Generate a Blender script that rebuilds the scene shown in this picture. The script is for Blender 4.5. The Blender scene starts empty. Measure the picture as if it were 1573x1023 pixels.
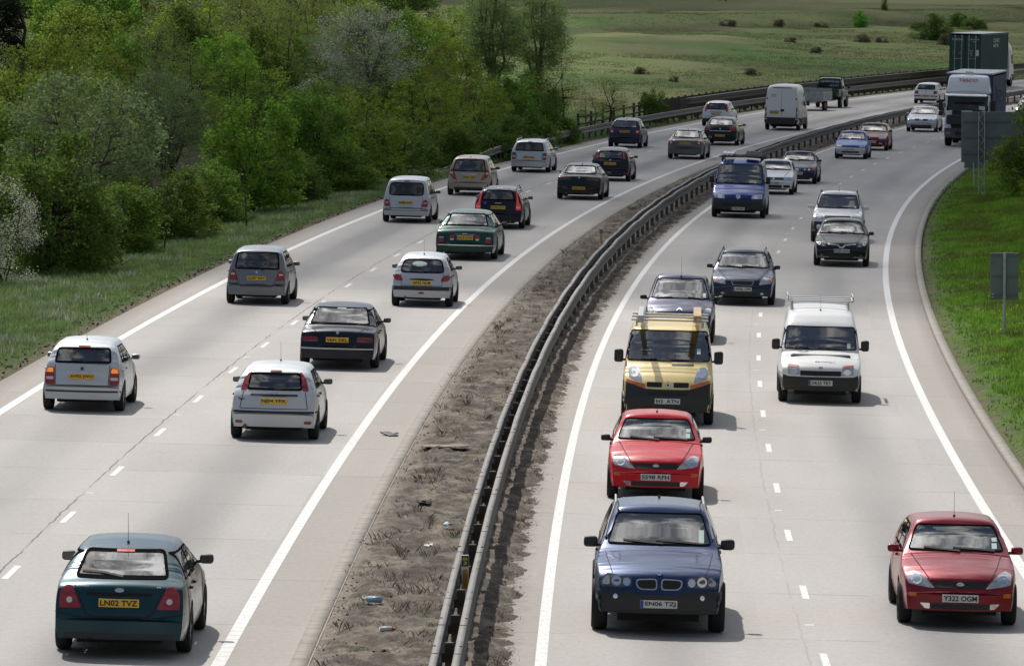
import bpy, bmesh, math, random
import numpy as np
from math import radians, sin, cos, pi, sqrt, atan, exp
from mathutils import Vector, Matrix, noise
from mathutils.bvhtree import BVHTree

random.seed(7)
RNG = np.random.default_rng(11)
S = bpy.context.scene
COL = S.collection

# ------------------------------------------------------------------ camera, sky, sun, exposure
CAM_H = 9.25
cam = bpy.data.cameras.new("camera"); camo = bpy.data.objects.new("camera", cam); COL.objects.link(camo)
cam.sensor_width = 36.0; cam.sensor_fit = 'HORIZONTAL'; cam.lens = 36.0*9050/1573
cam.clip_start = 1.0; cam.clip_end = 6000
PITCH = atan(556.5/9050)
camo.location = (0, 0, CAM_H); camo.rotation_euler = (pi/2-PITCH, 0, 0)
S.camera = camo
S.view_settings.view_transform = 'Standard'; S.view_settings.look = 'None'
S.view_settings.gamma = 1.0; S.view_settings.exposure = -0.05
S.view_settings.use_curve_mapping = False

SUN_DIR = Vector((-0.30, 0.80, 1.0)).normalized()      # towards the sun
SUN_EL = math.asin(SUN_DIR.z); SUN_AZ = math.atan2(SUN_DIR.x, SUN_DIR.y)   # azimuth from +Y towards +X
sun = bpy.data.lights.new("sun", 'SUN'); suno = bpy.data.objects.new("sun", sun); COL.objects.link(suno)
sun.energy = 4.2; sun.angle = radians(0.53); sun.color = (1.0, 0.95, 0.88)
suno.rotation_euler = (-SUN_DIR).to_track_quat('-Z', 'Y').to_euler()

class NT:
    """small helper that writes node expressions"""
    def __init__(s, tree): s.t = tree; s.n = tree.nodes; s.l = tree.links
    def node(s, kind, **kw):
        nd = s.n.new(kind)
        for k, v in kw.items(): setattr(nd, k, v)
        return nd
    def put(s, sock, v):
        if isinstance(v, bpy.types.NodeSocket): s.l.new(v, sock)
        else:
            if hasattr(sock.default_value, '__len__') and not hasattr(v, '__len__'): v = (v,)*len(sock.default_value)
            if hasattr(v, '__len__') and len(v) == 3 and len(sock.default_value) == 4: v = (*v, 1)
            sock.default_value = v
    def m(s, op, a, b=0.0, c=0.0, clamp=False):
        nd = s.node('ShaderNodeMath', operation=op, use_clamp=clamp)
        for i, v in enumerate((a, b, c)): s.put(nd.inputs[i], v)
        return nd.outputs[0]
    def mix(s, f, a, b, mode='MIX'):
        nd = s.node('ShaderNodeMix', data_type='RGBA', blend_type=mode)
        s.put(nd.inputs[0], f); s.put(nd.inputs[6], a); s.put(nd.inputs[7], b)
        return nd.outputs[2]
    def noise(s, vec, scale=1.0, detail=4.0, rough=.55, col=False, dist=0.0):
        nd = s.node('ShaderNodeTexNoise'); nd.inputs['Scale'].default_value = scale
        nd.inputs['Detail'].default_value = detail; nd.inputs['Roughness'].default_value = rough
        nd.inputs['Distortion'].default_value = dist
        if vec is not None: s.l.new(vec, nd.inputs['Vector'])
        return nd.outputs[1 if col else 0]
    def ramp(s, f, *stops):
        nd = s.node('ShaderNodeValToRGB'); cr = nd.color_ramp
        while len(cr.elements) < len(stops): cr.elements.new(.5)
        for e, (p, c) in zip(cr.elements, stops):
            e.position = p; e.color = (c, c, c, 1) if not hasattr(c, '__len__') else (*c, 1)
        s.put(nd.inputs[0], f); return nd.outputs[0]
    def rng(s, f, a, b, c=0.0, d=1.0, smooth=False):
        nd = s.node('ShaderNodeMapRange'); nd.interpolation_type = 'SMOOTHSTEP' if smooth else 'LINEAR'
        for i, v in enumerate((f, a, b, c, d)): s.put(nd.inputs[i], v)
        return nd.outputs[0]
    def vec(s, x, y, z=0.0):
        nd = s.node('ShaderNodeCombineXYZ')
        for i, v in enumerate((x, y, z)): s.put(nd.inputs[i], v)
        return nd.outputs[0]
    def sep(s, v):
        nd = s.node('ShaderNodeSeparateXYZ'); s.l.new(v, nd.inputs[0]); return nd.outputs
    def coord(s, which): return s.node('ShaderNodeTexCoord').outputs[which]
    def scalev(s, v, sc):
        nd = s.node('ShaderNodeMapping'); nd.inputs['Scale'].default_value = sc
        s.l.new(v, nd.inputs['Vector']); return nd.outputs[0]

world = bpy.data.worlds.new("World"); S.world = world; world.use_nodes = True
w = NT(world.node_tree); w.n.clear()
sky = w.node('ShaderNodeTexSky', sky_type='NISHITA'); sky.sun_disc = False
sky.sun_elevation = SUN_EL; sky.sun_rotation = SUN_AZ; sky.air_density = 1.0; sky.dust_density = 1.2; sky.ozone_density = 1.0
gv = w.coord('Generated')
gx, gy, gz = w.sep(gv)
den = w.m('MAXIMUM', w.m('ADD', gz, 0.12), 0.06)
cv = w.vec(w.m('DIVIDE', gx, den), w.m('DIVIDE', gy, den), 0.3)       # clouds lie on a flat deck overhead
n1 = w.noise(cv, 4.6, 8, .60, dist=.4)
n2 = w.noise(cv, .9, 3, .5)
cover = w.rng(w.m('ADD', w.m('MULTIPLY', n1, .75), w.m('MULTIPLY', n2, .45)), .545, .66, smooth=True)
shade = w.rng(w.noise(cv, 7.5, 6, .6), .38, .64)
sd = w.node('ShaderNodeVectorMath', operation='DOT_PRODUCT'); w.l.new(gv, sd.inputs[0]); sd.inputs[1].default_value = SUN_DIR
glow = w.m('POWER', w.m('MAXIMUM', sd.outputs['Value'], 0.0), 6.0)                 # clouds between us and the sun are brightest
cloud_b = w.mix(shade, (1.1, 1.2, 1.4), (4.8, 4.75, 4.6))
cloud_c = w.mix(glow, cloud_b, w.mix(shade, (4.0, 4.3, 4.9), (44.0, 43.6, 42.8)))
skyc = w.mix(w.m('MULTIPLY', cover, .96), sky.outputs[0], cloud_c)
bg = w.node('ShaderNodeBackground'); w.l.new(skyc, bg.inputs[0]); bg.inputs[1].default_value = 0.105
wo = w.node('ShaderNodeOutputWorld'); w.l.new(bg.outputs[0], wo.inputs[0])

# ------------------------------------------------------------------ tags and mesh helpers
def tag(o, label=None, cat=None, group=None, kind=None):
    if label: o['label'] = label
    if cat: o['category'] = cat
    if group: o['group'] = group
    if kind: o['kind'] = kind
    return o
def empty(name, loc=(0, 0, 0), rot=(0, 0, 0)):
    o = bpy.data.objects.new(name, None); COL.objects.link(o); o.location = loc; o.rotation_euler = rot
    o.empty_display_size = .2
    return o
def link(name, me, parent=None):
    o = bpy.data.objects.new(name, me); COL.objects.link(o)
    if parent: o.parent = parent
    return o
def mesh_np(name, v, f, mat=None, smooth=False, uv=None):
    """v (n,3); f (m,k) equal-size faces"""
    me = bpy.data.meshes.new(name); v = np.asarray(v, np.float32); f = np.asarray(f, np.int32)
    n, k = f.shape
    me.vertices.add(len(v)); me.vertices.foreach_set('co', v.ravel())
    me.loops.add(n*k); me.loops.foreach_set('vertex_index', f.ravel())
    me.polygons.add(n); me.polygons.foreach_set('loop_start', np.arange(0, n*k, k, dtype=np.int32))
    me.polygons.foreach_set('loop_total', np.full(n, k, np.int32))
    if smooth: me.polygons.foreach_set('use_smooth', np.ones(n, bool))
    if uv is not None:
        l = me.uv_layers.new(name='UVMap'); l.data.foreach_set('uv', np.asarray(uv, np.float32)[f.ravel()].ravel())
    if mat: me.materials.append(mat)
    me.update(calc_edges=True); me.validate()
    return me
def bm_mesh(name, bm, mat, smooth=False):
    me = bpy.data.meshes.new(name); bm.to_mesh(me); bm.free()
    if smooth:
        for p in me.polygons: p.use_smooth = True
    for m in (mat if isinstance(mat, (list, tuple)) else [mat]): me.materials.append(m)
    return me
def bx(bm, c, s, rot=None, bev=0.0, mi=0):
    r = bmesh.ops.create_cube(bm, size=1.0)
    vs = r['verts']
    M = Matrix.Diagonal((s[0], s[1], s[2], 1))
    if rot is not None: M = rot.to_4x4() @ M
    M = Matrix.Translation(c) @ M
    bmesh.ops.transform(bm, matrix=M, verts=vs)
    fs = list({f for v in vs for f in v.link_faces})
    for f in fs: f.material_index = mi
    if bev > 0:
        es = list({e for v in vs for e in v.link_edges})
        b = bmesh.ops.bevel(bm, geom=es, offset=bev, segments=2, profile=.5, affect='EDGES')
        for f in b['faces']: f.material_index = mi
def cyl(bm, a, b, r, seg=10, r2=None, mi=0, caps=True):
    a, b = Vector(a), Vector(b); d = b-a
    if d.length < 1e-6: return
    res = bmesh.ops.create_cone(bm, cap_ends=caps, segments=seg, radius1=r, radius2=r if r2 is None else r2, depth=d.length)
    q = d.to_track_quat('Z', 'Y').to_matrix().to_4x4()
    bmesh.ops.transform(bm, matrix=Matrix.Translation((a+b)/2) @ q, verts=res['verts'])
    for f in {f for v in res['verts'] for f in v.link_faces}: f.material_index = mi
def lathe(name, prof, mat, seg=28):
    """profile of (x along axle, radius), spun about X"""
    n = len(prof); v = []; f = []
    for i in range(seg):
        a = 2*pi*i/seg
        for x, r in prof: v.append((x, r*cos(a), r*sin(a)))
    for i in range(seg):
        for j in range(n-1):
            a = i*n+j; b = ((i+1) % seg)*n+j
            f.append((a, b, b+1, a+1))
    return mesh_np(name, v, f, mat, True)

# ------------------------------------------------------------------ materials
def principled(name, col, rough=.5, metal=0.0, coat=0.0, spec=.5, bump=0.0, bscale=40.0, var=0.0, vscale=6.0, emit=None):
    m = bpy.data.materials.new(name); m.use_nodes = True; t = NT(m.node_tree)
    p = t.n['Principled BSDF']
    c = (*col, 1) if len(col) == 3 else col
    p.inputs['Base Color'].default_value = c; p.inputs['Roughness'].default_value = rough
    p.inputs['Metallic'].default_value = metal; p.inputs['Coat Weight'].default_value = coat
    p.inputs['Coat Roughness'].default_value = .03; p.inputs['Specular IOR Level'].default_value = spec
    if var > 0:
        n = t.noise(t.coord('Object'), vscale, 5, .6)
        f = t.rng(n, .3, .7, 1-var, 1+var)
        mul = t.node('ShaderNodeVectorMath', operation='SCALE'); mul.inputs[0].default_value = c[:3]
        t.l.new(f, mul.inputs['Scale']); t.l.new(mul.outputs[0], p.inputs['Base Color'])
        r = t.rng(n, .3, .7, max(0, rough-.08), min(1, rough+.1)); t.l.new(r, p.inputs['Roughness'])
    if bump > 0:
        b = t.node('ShaderNodeBump'); b.inputs['Strength'].default_value = bump; b.inputs['Distance'].default_value = .02
        t.l.new(t.noise(t.coord('Object'), bscale, 4), b.inputs['Height']); t.l.new(b.outputs[0], p.inputs['Normal'])
    if emit:
        p.inputs['Emission Color'].default_value = (*emit[:3], 1); p.inputs['Emission Strength'].default_value = emit[3]
    return m

def paint(name, col, metal=.0, flake=.0, dirt=.35):
    """car paint: clear-coated, with road film gathering low on the body"""
    m = bpy.data.materials.new(name); m.use_nodes = True; t = NT(m.node_tree); p = t.n['Principled BSDF']
    ob = t.coord('Object'); x, y, z = t.sep(ob)
    n = t.noise(ob, 3.0, 5, .6)
    low = t.rng(t.m('ADD', z, t.m('MULTIPLY', n, .35)), .75, .25)
    film = t.m('MULTIPLY', low, dirt, clamp=True)
    t.put(p.inputs['Base Color'], t.mix(film, col, (.055, .048, .042)))
    t.put(p.inputs['Metallic'], t.m('MULTIPLY', t.m('SUBTRACT', 1.0, film), metal))
    t.put(p.inputs['Roughness'], t.m('ADD', t.m('MULTIPLY', film, .4), .34 if metal else .3))
    t.put(p.inputs['Coat Weight'], t.m('MULTIPLY', t.m('SUBTRACT', 1.0, film), .55)); p.inputs['Specular IOR Level'].default_value = .15; p.inputs['Coat Roughness'].default_value = .11
    return m

M = {}
M['plastic'] = principled('black_plastic', (.018, .018, .02), .5, var=.25, vscale=5)
M['seal'] = principled('window_seal', (.006, .006, .007), .95, spec=.02)
M['tyre'] = principled('tyre_rubber', (.014, .014, .014), .85, bump=.3, bscale=60, var=.3)
M['rim'] = principled('alloy', (.35, .35, .36), .35, metal=.8, var=.2)
M['under'] = principled('underbody', (.01, .01, .01), .9)
M['seat'] = principled('seat_cloth', (.045, .046, .05), .9, var=.2)
M['cream'] = principled('cream_leather', (.45, .40, .30), .5)
M['dash'] = principled('dashboard', (.03, .03, .032), .7)
M['chrome'] = principled('chrome', (.75, .75, .76), .12, metal=1.0)
M['silver'] = principled('silver_trim', (.5, .5, .51), .3, metal=.7)
M['red'] = principled('tail_lens_red', (.28, .004, .008), .14, coat=.8, spec=.5)
M['redlit'] = principled('brake_lens_lit', (.5, .02, .02), .15, coat=.6, emit=(1, .04, .04, .22))
M['darkred'] = principled('tail_lens_dark', (.10, .006, .010), .12, coat=1.0)
M['orange'] = principled('indicator_lens', (.55, .12, .01), .15, coat=1.0)
M['orangelit'] = principled('indicator_lens_lit', (.8, .25, .02), .15, coat=1.0, emit=(1, .3, .02, .5))
M['lampwhite'] = principled('reverse_lens', (.62, .58, .56), .12, coat=1.0)
M['lamp'] = principled('headlamp_lens', (.40, .43, .46), .06, metal=.35, coat=1.0, spec=.8)
M['bulb'] = principled('headlamp_reflector', (.78, .79, .8), .08, metal=.85, coat=1.0)
M['lampdark'] = principled('headlamp_housing', (.06, .065, .075), .08, coat=1.0)
M['grille'] = principled('grille_black', (.006, .006, .007), .45)
M['yplate'] = principled('plate_yellow', (.72, .43, .02), .4)
M['wplate'] = principled('plate_white', (.62, .62, .60), .4)
M['ptext'] = principled('plate_letters', (.012, .012, .012), .5)
M['eu'] = principled('plate_band_blue', (.02, .06, .32), .4)
M['disc'] = principled('sticker_paper', (.55, .68, .62), .6)
M['badge'] = principled('badge_silver', (.6, .62, .66), .2, metal=.8)
M['badgeblue'] = principled('badge_blue', (.04, .08, .25), .2, coat=1.0)
M['gap'] = principled('panel_gap', (.006, .006, .006), .8)
M['greytext'] = principled('grey_lettering', (.34, .36, .42), .6)
M['steel'] = principled('weathered_steel', (.20, .19, .178), .72, metal=.1, var=.35, vscale=1.5, bump=.15)
M['beamface'] = principled('grimy_shaded_steel', (.105, .10, .09), .7, metal=.15, var=.4, vscale=1.8, bump=.15)  # darker than the cap: grime plus the side faces' shade put into the colour
M['steelpost'] = principled('post_steel', (.10, .085, .07), .8, var=.4, vscale=3)
M['bolt'] = principled('rusty_bolt', (.05, .04, .035), .8)

def glass_mat(name, tint, refl, body):
    m = bpy.data.materials.new(name); m.use_nodes = True; t = NT(m.node_tree); t.n.clear()
    fr = t.node('ShaderNodeFresnel'); fr.inputs['IOR'].default_value = refl
    gl = t.node('ShaderNodeBsdfGlossy'); gl.inputs['Roughness'].default_value = .015; gl.inputs['Color'].default_value = (1, 1, 1, 1)
    tr = t.node('ShaderNodeBsdfTransparent'); tr.inputs['Color'].default_value = (*tint, 1)
    df = t.node('ShaderNodeBsdfDiffuse'); df.inputs['Color'].default_value = (.05, .055, .055, 1)
    a = t.node('ShaderNodeMixShader'); a.inputs[0].default_value = body
    t.l.new(tr.outputs[0], a.inputs[1]); t.l.new(df.outputs[0], a.inputs[2])
    b = t.node('ShaderNodeMixShader'); t.l.new(fr.outputs[0], b.inputs[0])
    t.l.new(a.outputs[0], b.inputs[1]); t.l.new(gl.outputs[0], b.inputs[2])
    o = t.node('ShaderNodeOutputMaterial'); t.l.new(b.outputs[0], o.inputs[0])
    return m
M['glass'] = glass_mat('car_glass', (.36, .43, .41), 2.3, .10)
M['rearglass'] = glass_mat('car_rear_glass', (.24, .29, .28), 2.1, .08)
M['lorryglass'] = glass_mat('lorry_glass', (.25, .29, .28), 1.5, .25)
M['privacy'] = glass_mat('car_glass_dark', (.14, .16, .16), 1.75, .25)

# ------------------------------------------------------------------ the line of the road
PC = [-2.62353450e-10, 5.28295890e-07, 3.99686568e-05, -1.83261012e-04, -1.11310040e+00]
YMAX = 640.0
def pref(y):
    y = np.asarray(y, float); yc = np.minimum(y, YMAX)
    d = 4*PC[0]*YMAX**3+3*PC[1]*YMAX**2+2*PC[2]*YMAX+PC[3]
    return np.polyval(PC, yc)+(y-yc)*d
def pslope(y):
    yc = np.minimum(np.asarray(y, float), YMAX)
    return ((4*PC[0]*yc+3*PC[1])*yc+2*PC[2])*yc+PC[3]
def road(y, off):
    """point of the plan at station y, off metres right of the median line"""
    s = pslope(y); n = np.sqrt(1+s*s)
    return pref(y)+off/n, y-off*s/n
def road_z(off): return -.025*np.clip(off, -14, 10)
def station(X, Y):
    """station and offset of a plan point"""
    y = Y; o = 0
    for _ in range(12):
        s = float(pslope(y)); n = sqrt(1+s*s); o = (X-float(pref(y)))*n if _ == 0 else o
        px, py = float(pref(y)), y
        t = (s/n, 1/n); along = (X-px)*t[0]+(Y-py)*t[1]; o = (X-px)*t[1]-(Y-py)*t[0]
        y += along*t[1]
    return y, o
def sstep(x, a, b):
    t = np.clip((x-a)/(b-a), 0, 1); return t*t*(3-2*t)
def ground_z(y, off):
    y = np.asarray(y, float); off = np.asarray(off, float)
    z = road_z(off)-.14
    d = np.maximum(0, -off-11.8)
    dd = np.maximum(0, d-7)
    left = .29-.06*np.minimum(d, 4)*sstep(d, 0, 3)+sstep(y, 215, 330)*(.05*np.minimum(dd, 62)+1.15*sstep(dd, 61, 67)+.018*np.maximum(0, dd-66)+.07*np.maximum(0, dd-260))+.012*dd*(1-sstep(y, 215, 330))
    z = np.where(d > 0, left, z)
    e = np.maximum(0, off-9.5)
    right = -.12+.05*np.minimum(e, 2)+.17*np.maximum(0, np.minimum(e, 40)-2.5)
    return np.where(e > 0, right, z)
def ground_at(X, Y):
    y, o = station(X, Y); return float(ground_z(y, o))

def strip(name, mat, o0, o1, y0, y1, dz, dy=1.5, n=1, parent=None):
    """a sheet that follows the road between two offsets; UV = (offset, distance)"""
    ys = np.linspace(y0, y1, max(2, int((y1-y0)/dy)+1)); os_ = np.linspace(o0, o1, n+1)
    Yg, Og = np.meshgrid(ys, os_, indexing='ij')
    X, Y = road(Yg, Og); Z = road_z(Og)+dz
    v = np.stack([X, Y, Z], -1).reshape(-1, 3); m_ = n+1
    i = np.arange(len(ys)-1)[:, None]*m_+np.arange(n)[None]
    f = np.stack([i, i+1, i+m_+1, i+m_], -1).reshape(-1, 4)
    return link(name, mesh_np(name, v, f, mat, uv=np.stack([Og, Yg], -1).reshape(-1, 2)), parent)

def concrete():
    m = bpy.data.materials.new('grooved_concrete'); m.use_nodes = True; t = NT(m.node_tree); p = t.n['Principled BSDF']
    uv = t.coord('UV'); u, v, _ = t.sep(uv)
    blot = t.noise(t.scalev(uv, (.35, .05, 1)), 1, 5, .6)
    fine = t.noise(t.scalev(uv, (2.0, .9, 1)), 6, 5, .65)
    tine = t.noise(t.scalev(uv, (.5, 9, 1)), 3.5, 2, .6)          # brushed across the lane
    c = t.mix(t.rng(blot, .35, .68), (.360, .340, .315), (.428, .407, .381))
    k = t.rng(fine, .3, .7, .90, 1.08)
    k = t.m('MULTIPLY', k, t.rng(tine, .3, .7, .94, 1.05))
    wn = t.node('ShaderNodeTexWhiteNoise', noise_dimensions='2D')             # each slab cast a little differently
    t.l.new(t.vec(t.m('FLOOR', t.m('DIVIDE', t.m('ADD', u, 3.4), 3.75)), t.m('FLOOR', t.m('ADD', t.m('DIVIDE', v, 6.1), .5))), wn.inputs['Vector'])
    k = t.m('MULTIPLY', k, t.rng(wn.outputs['Value'], 0, 1, .955, 1.04))
    for c0 in (-9.75, -8.2, -5.85, -4.3, 2.1, 3.6, 6.0, 7.5):                 # wheel tracks polished pale
        g = t.m('POWER', 2.718, t.m('MULTIPLY', t.m('POWER', t.m('DIVIDE', t.m('SUBTRACT', u, c0), .30), 2.0), -1.0))
        k = t.m('MULTIPLY', k, t.m('ADD', 1.0, t.m('MULTIPLY', g, .05)))
    # oil drip bands along the middle of each lane, coming and going
    patch = t.rng(t.noise(t.scalev(uv, (.10, .013, 1)), 1.0, 4, .55), .38, .60, smooth=True)
    band = 0.0
    for c0, wd, amp in ((-9.0, .90, .90), (-5.1, .80, .80), (2.85, .60, .50), (6.75, .80, .80)):
        g = t.m('POWER', 2.718, t.m('MULTIPLY', t.m('POWER', t.m('DIVIDE', t.m('SUBTRACT', u, c0), wd), 2.0), -1.0))
        band = t.m('ADD', band, t.m('MULTIPLY', g, amp))
    band = t.m('MULTIPLY', band, t.m('ADD', t.m('MULTIPLY', patch, .66), .34))
    # slab joints across, one longitudinal joint by each lane line
    wob = t.m('MULTIPLY', t.m('SUBTRACT', t.noise(t.scalev(uv, (.4, .5, 1)), 2.0, 5), .5), .13)
    jl = 0.0
    for c0, amt in ((-7.28, 1.0), (4.66, .25)):
        dd = t.m('ABSOLUTE', t.m('SUBTRACT', t.m('ADD', u, wob), c0))
        jl = t.m('MAXIMUM', jl, t.rng(dd, .008, .024, amt, 0))
    brk = t.rng(t.noise(t.scalev(uv, (.1, .35, 1)), 1.0, 3), .36, .52)
    jl = t.m('MULTIPLY', jl, brk)
    ph = t.m('ABSOLUTE', t.m('SUBTRACT', t.m('FRACT', t.m('DIVIDE', t.m('ADD', v, t.m('MULTIPLY', wob, .15)), 6.1)), .5))
    jt = t.rng(ph, .0025, .006, 1, 0)
    jt = t.m('MULTIPLY', jt, t.rng(t.noise(t.scalev(uv, (.8, .2, 1)), 1.0, 2), .40, .62))
    hard = t.m('MAXIMUM', t.rng(u, -10.65, -10.75), t.m('MAXIMUM', t.rng(u, 8.4, 8.5), t.m('MULTIPLY', t.rng(u, -3.3, -3.2), t.rng(u, 1.05, .95))))
    base = t.mix(t.m('MULTIPLY', hard, .62), c, (.285, .255, .222))
    edge = t.m('MAXIMUM', t.rng(t.m('ADD', u, t.m('MULTIPLY', wob, 1.6)), -11.15, -11.75), t.rng(t.m('ADD', u, t.m('MULTIPLY', wob, 1.2)), 9.05, 9.5))
    base = t.mix(t.m('MULTIPLY', edge, .75), base, (.165, .145, .12))
    dn = t.noise(t.scalev(uv, (1.5, .8, 1)), 2.0, 6, .7)
    dirt = t.m('MULTIPLY', t.rng(t.m('ADD', u, t.m('MULTIPLY', t.m('SUBTRACT', dn, .5), 1.1)), .75, .30), t.rng(u, -.5, .2))
    base = t.mix(t.m('MULTIPLY', dirt, .85), base, t.mix(dn, (.085, .068, .05), (.20, .17, .135)))
    base = t.mix(t.m('MINIMUM', band, .7), base, (.145, .143, .15))
    base = t.mix(t.m('MULTIPLY', t.m('MAXIMUM', jl, t.m('MULTIPLY', jt, .75)), .8), base, (.05, .045, .04))
    sc = t.node('ShaderNodeVectorMath', operation='SCALE'); t.l.new(base, sc.inputs[0]); t.l.new(k, sc.inputs['Scale'])
    t.l.new(sc.outputs[0], p.inputs['Base Color'])
    p.inputs['Roughness'].default_value = .78; p.inputs['Specular IOR Level'].default_value = .35
    b = t.node('ShaderNodeBump'); b.inputs['Strength'].default_value = .35; b.inputs['Distance'].default_value = .01
    t.l.new(t.m('ADD', fine, t.m('MULTIPLY', tine, .6)), b.inputs['Height']); t.l.new(b.outputs[0], p.inputs['Normal'])
    return m
def line_paint(name, rib=False):
    m = bpy.data.materials.new(name); m.use_nodes = True; t = NT(m.node_tree); p = t.n['Principled BSDF']
    uv = t.coord('UV'); u, v, _ = t.sep(uv)
    n = t.noise(t.scalev(uv, (6, 1.2, 1)), 3, 5, .65)
    c = t.mix(t.rng(n, .26, .50), (.46, .44, .41), (.66, .655, .635))
    if rib:
        r = t.rng(t.m('ABSOLUTE', t.m('SUBTRACT', t.m('FRACT', t.m('DIVIDE', v, .5)), .5)), .36, .44)
        c = t.mix(t.m('MULTIPLY', r, .38), c, (.36, .34, .31))
    t.l.new(c, p.inputs['Base Color']); p.inputs['Roughness'].default_value = .6
    return m
M['concrete'] = concrete(); M['line'] = line_paint('white_road_paint'); M['ribline'] = line_paint('ribbed_road_paint', True)

R0, R1 = 58.0, 640.0
tag(strip('road_away', M['concrete'], -11.75, -2.05, R0, R1, 0, 1.5, 6), kind='structure')
tag(strip('road_oncoming', M['concrete'], .25, 9.45, R0, R1, 0, 1.5, 6), kind='structure')
tag(strip('edge_line', M['line'], -10.82, -10.62, R0, R1, .004), kind='structure')
tag(strip('edge_line', M['ribline'], -3.33, -3.15, R0, R1, .004), kind='structure')
tag(strip('edge_line', M['line'], .94, 1.10, R0, R1, .004), kind='structure')
tag(strip('edge_line', M['line'], 8.38, 8.56, R0, R1, .004), kind='structure')

def dashes(name, off, y0):
    v = []; f = []; uv = []
    def q(ya, yb, oa, ob):
        i = len(v)
        for y, o in ((ya, oa), (ya, ob), (yb, ob), (yb, oa)):
            X, Y = road(y, o); v.append((float(X), float(Y), float(road_z(o))+.004)); uv.append((o, y))
        f.append((i, i+1, i+2, i+3))
    k = 0
    y = y0
    while y < R1-5:
        q(y-1, y+1, off-.052, off+.052)
        if k % 2 == 0: q(y+4.45, y+4.6, off-.13, off+.0)          # worn stud mark between two dashes
        k += 1; y += 9.0
    return tag(link(name, mesh_np(name, v, f, M['line'], uv=uv)), kind='structure')
dashes('lane_dashes', -7.1, 61.5); dashes('lane_dashes', 4.88, 61.7)

# kerb along the right-hand verge and the haunch of the median
def sweep(name, prof, ys, mat, parent=None, closed=True, smooth=False, zf=None):
    """profile of (offset, height) carried along the road"""
    ys = np.asarray(ys, float); n = len(prof); v = []
    po = np.array([a for a, _ in prof]); pz = np.array([b for _, b in prof])
    Yg, Og = np.meshgrid(ys, po, indexing='ij'); X, Y = road(Yg, Og)
    Z = (road_z(Og) if zf is None else zf(Yg, Og))+pz[None]
    v = np.stack([X, Y, Z], -1).reshape(-1, 3); f = []
    for i in range(len(ys)-1):
        for j in range(n if closed else n-1):
            k = (j+1) % n; f.append((i*n+j, i*n+k, (i+1)*n+k, (i+1)*n+j))
    me = mesh_np(name, v, f, mat, smooth)
    o = link(name, me, parent)
    if closed:
        bm = bmesh.new(); bm.from_mesh(me); bm.verts.ensure_lookup_table()
        bm.faces.new([bm.verts[j] for j in range(n)]); bm.faces.new([bm.verts[(len(ys)-1)*n+j] for j in reversed(range(n))])
        bmesh.ops.recalc_face_normals(bm, faces=bm.faces); bm.to_mesh(me); bm.free()
        if smooth:
            for p in me.polygons: p.use_smooth = True
    return o
M['kerb'] = principled('kerb_concrete', (.30, .27, .23), .85, var=.25, vscale=2.3, bump=.3, bscale=20)
t_ = NT(M['kerb'].node_tree); p_ = t_.n['Principled BSDF']; src_ = p_.inputs['Base Color'].links[0].from_socket
yv_ = t_.sep(t_.coord('Object'))[1]
jn_ = t_.rng(t_.m('ABSOLUTE', t_.m('SUBTRACT', t_.m('FRACT', t_.m('DIVIDE', yv_, .92)), .5)), .475, .488)        # joints between kerb stones
t_.l.new(t_.mix(t_.m('MULTIPLY', jn_, .7), src_, (.06, .05, .04)), p_.inputs['Base Color'])
tag(sweep('kerb', [(9.42, -.05), (9.42, .09), (9.45, .11), (9.62, .11), (9.62, -.1)], np.arange(R0, 420, 2), M['kerb']), kind='structure')
tag(sweep('kerb', [(-2.32, -.05), (-2.30, .03), (-2.08, .035), (-2.06, -.1)], np.arange(R0, 470, 2), M['kerb']), kind='structure')

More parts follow.
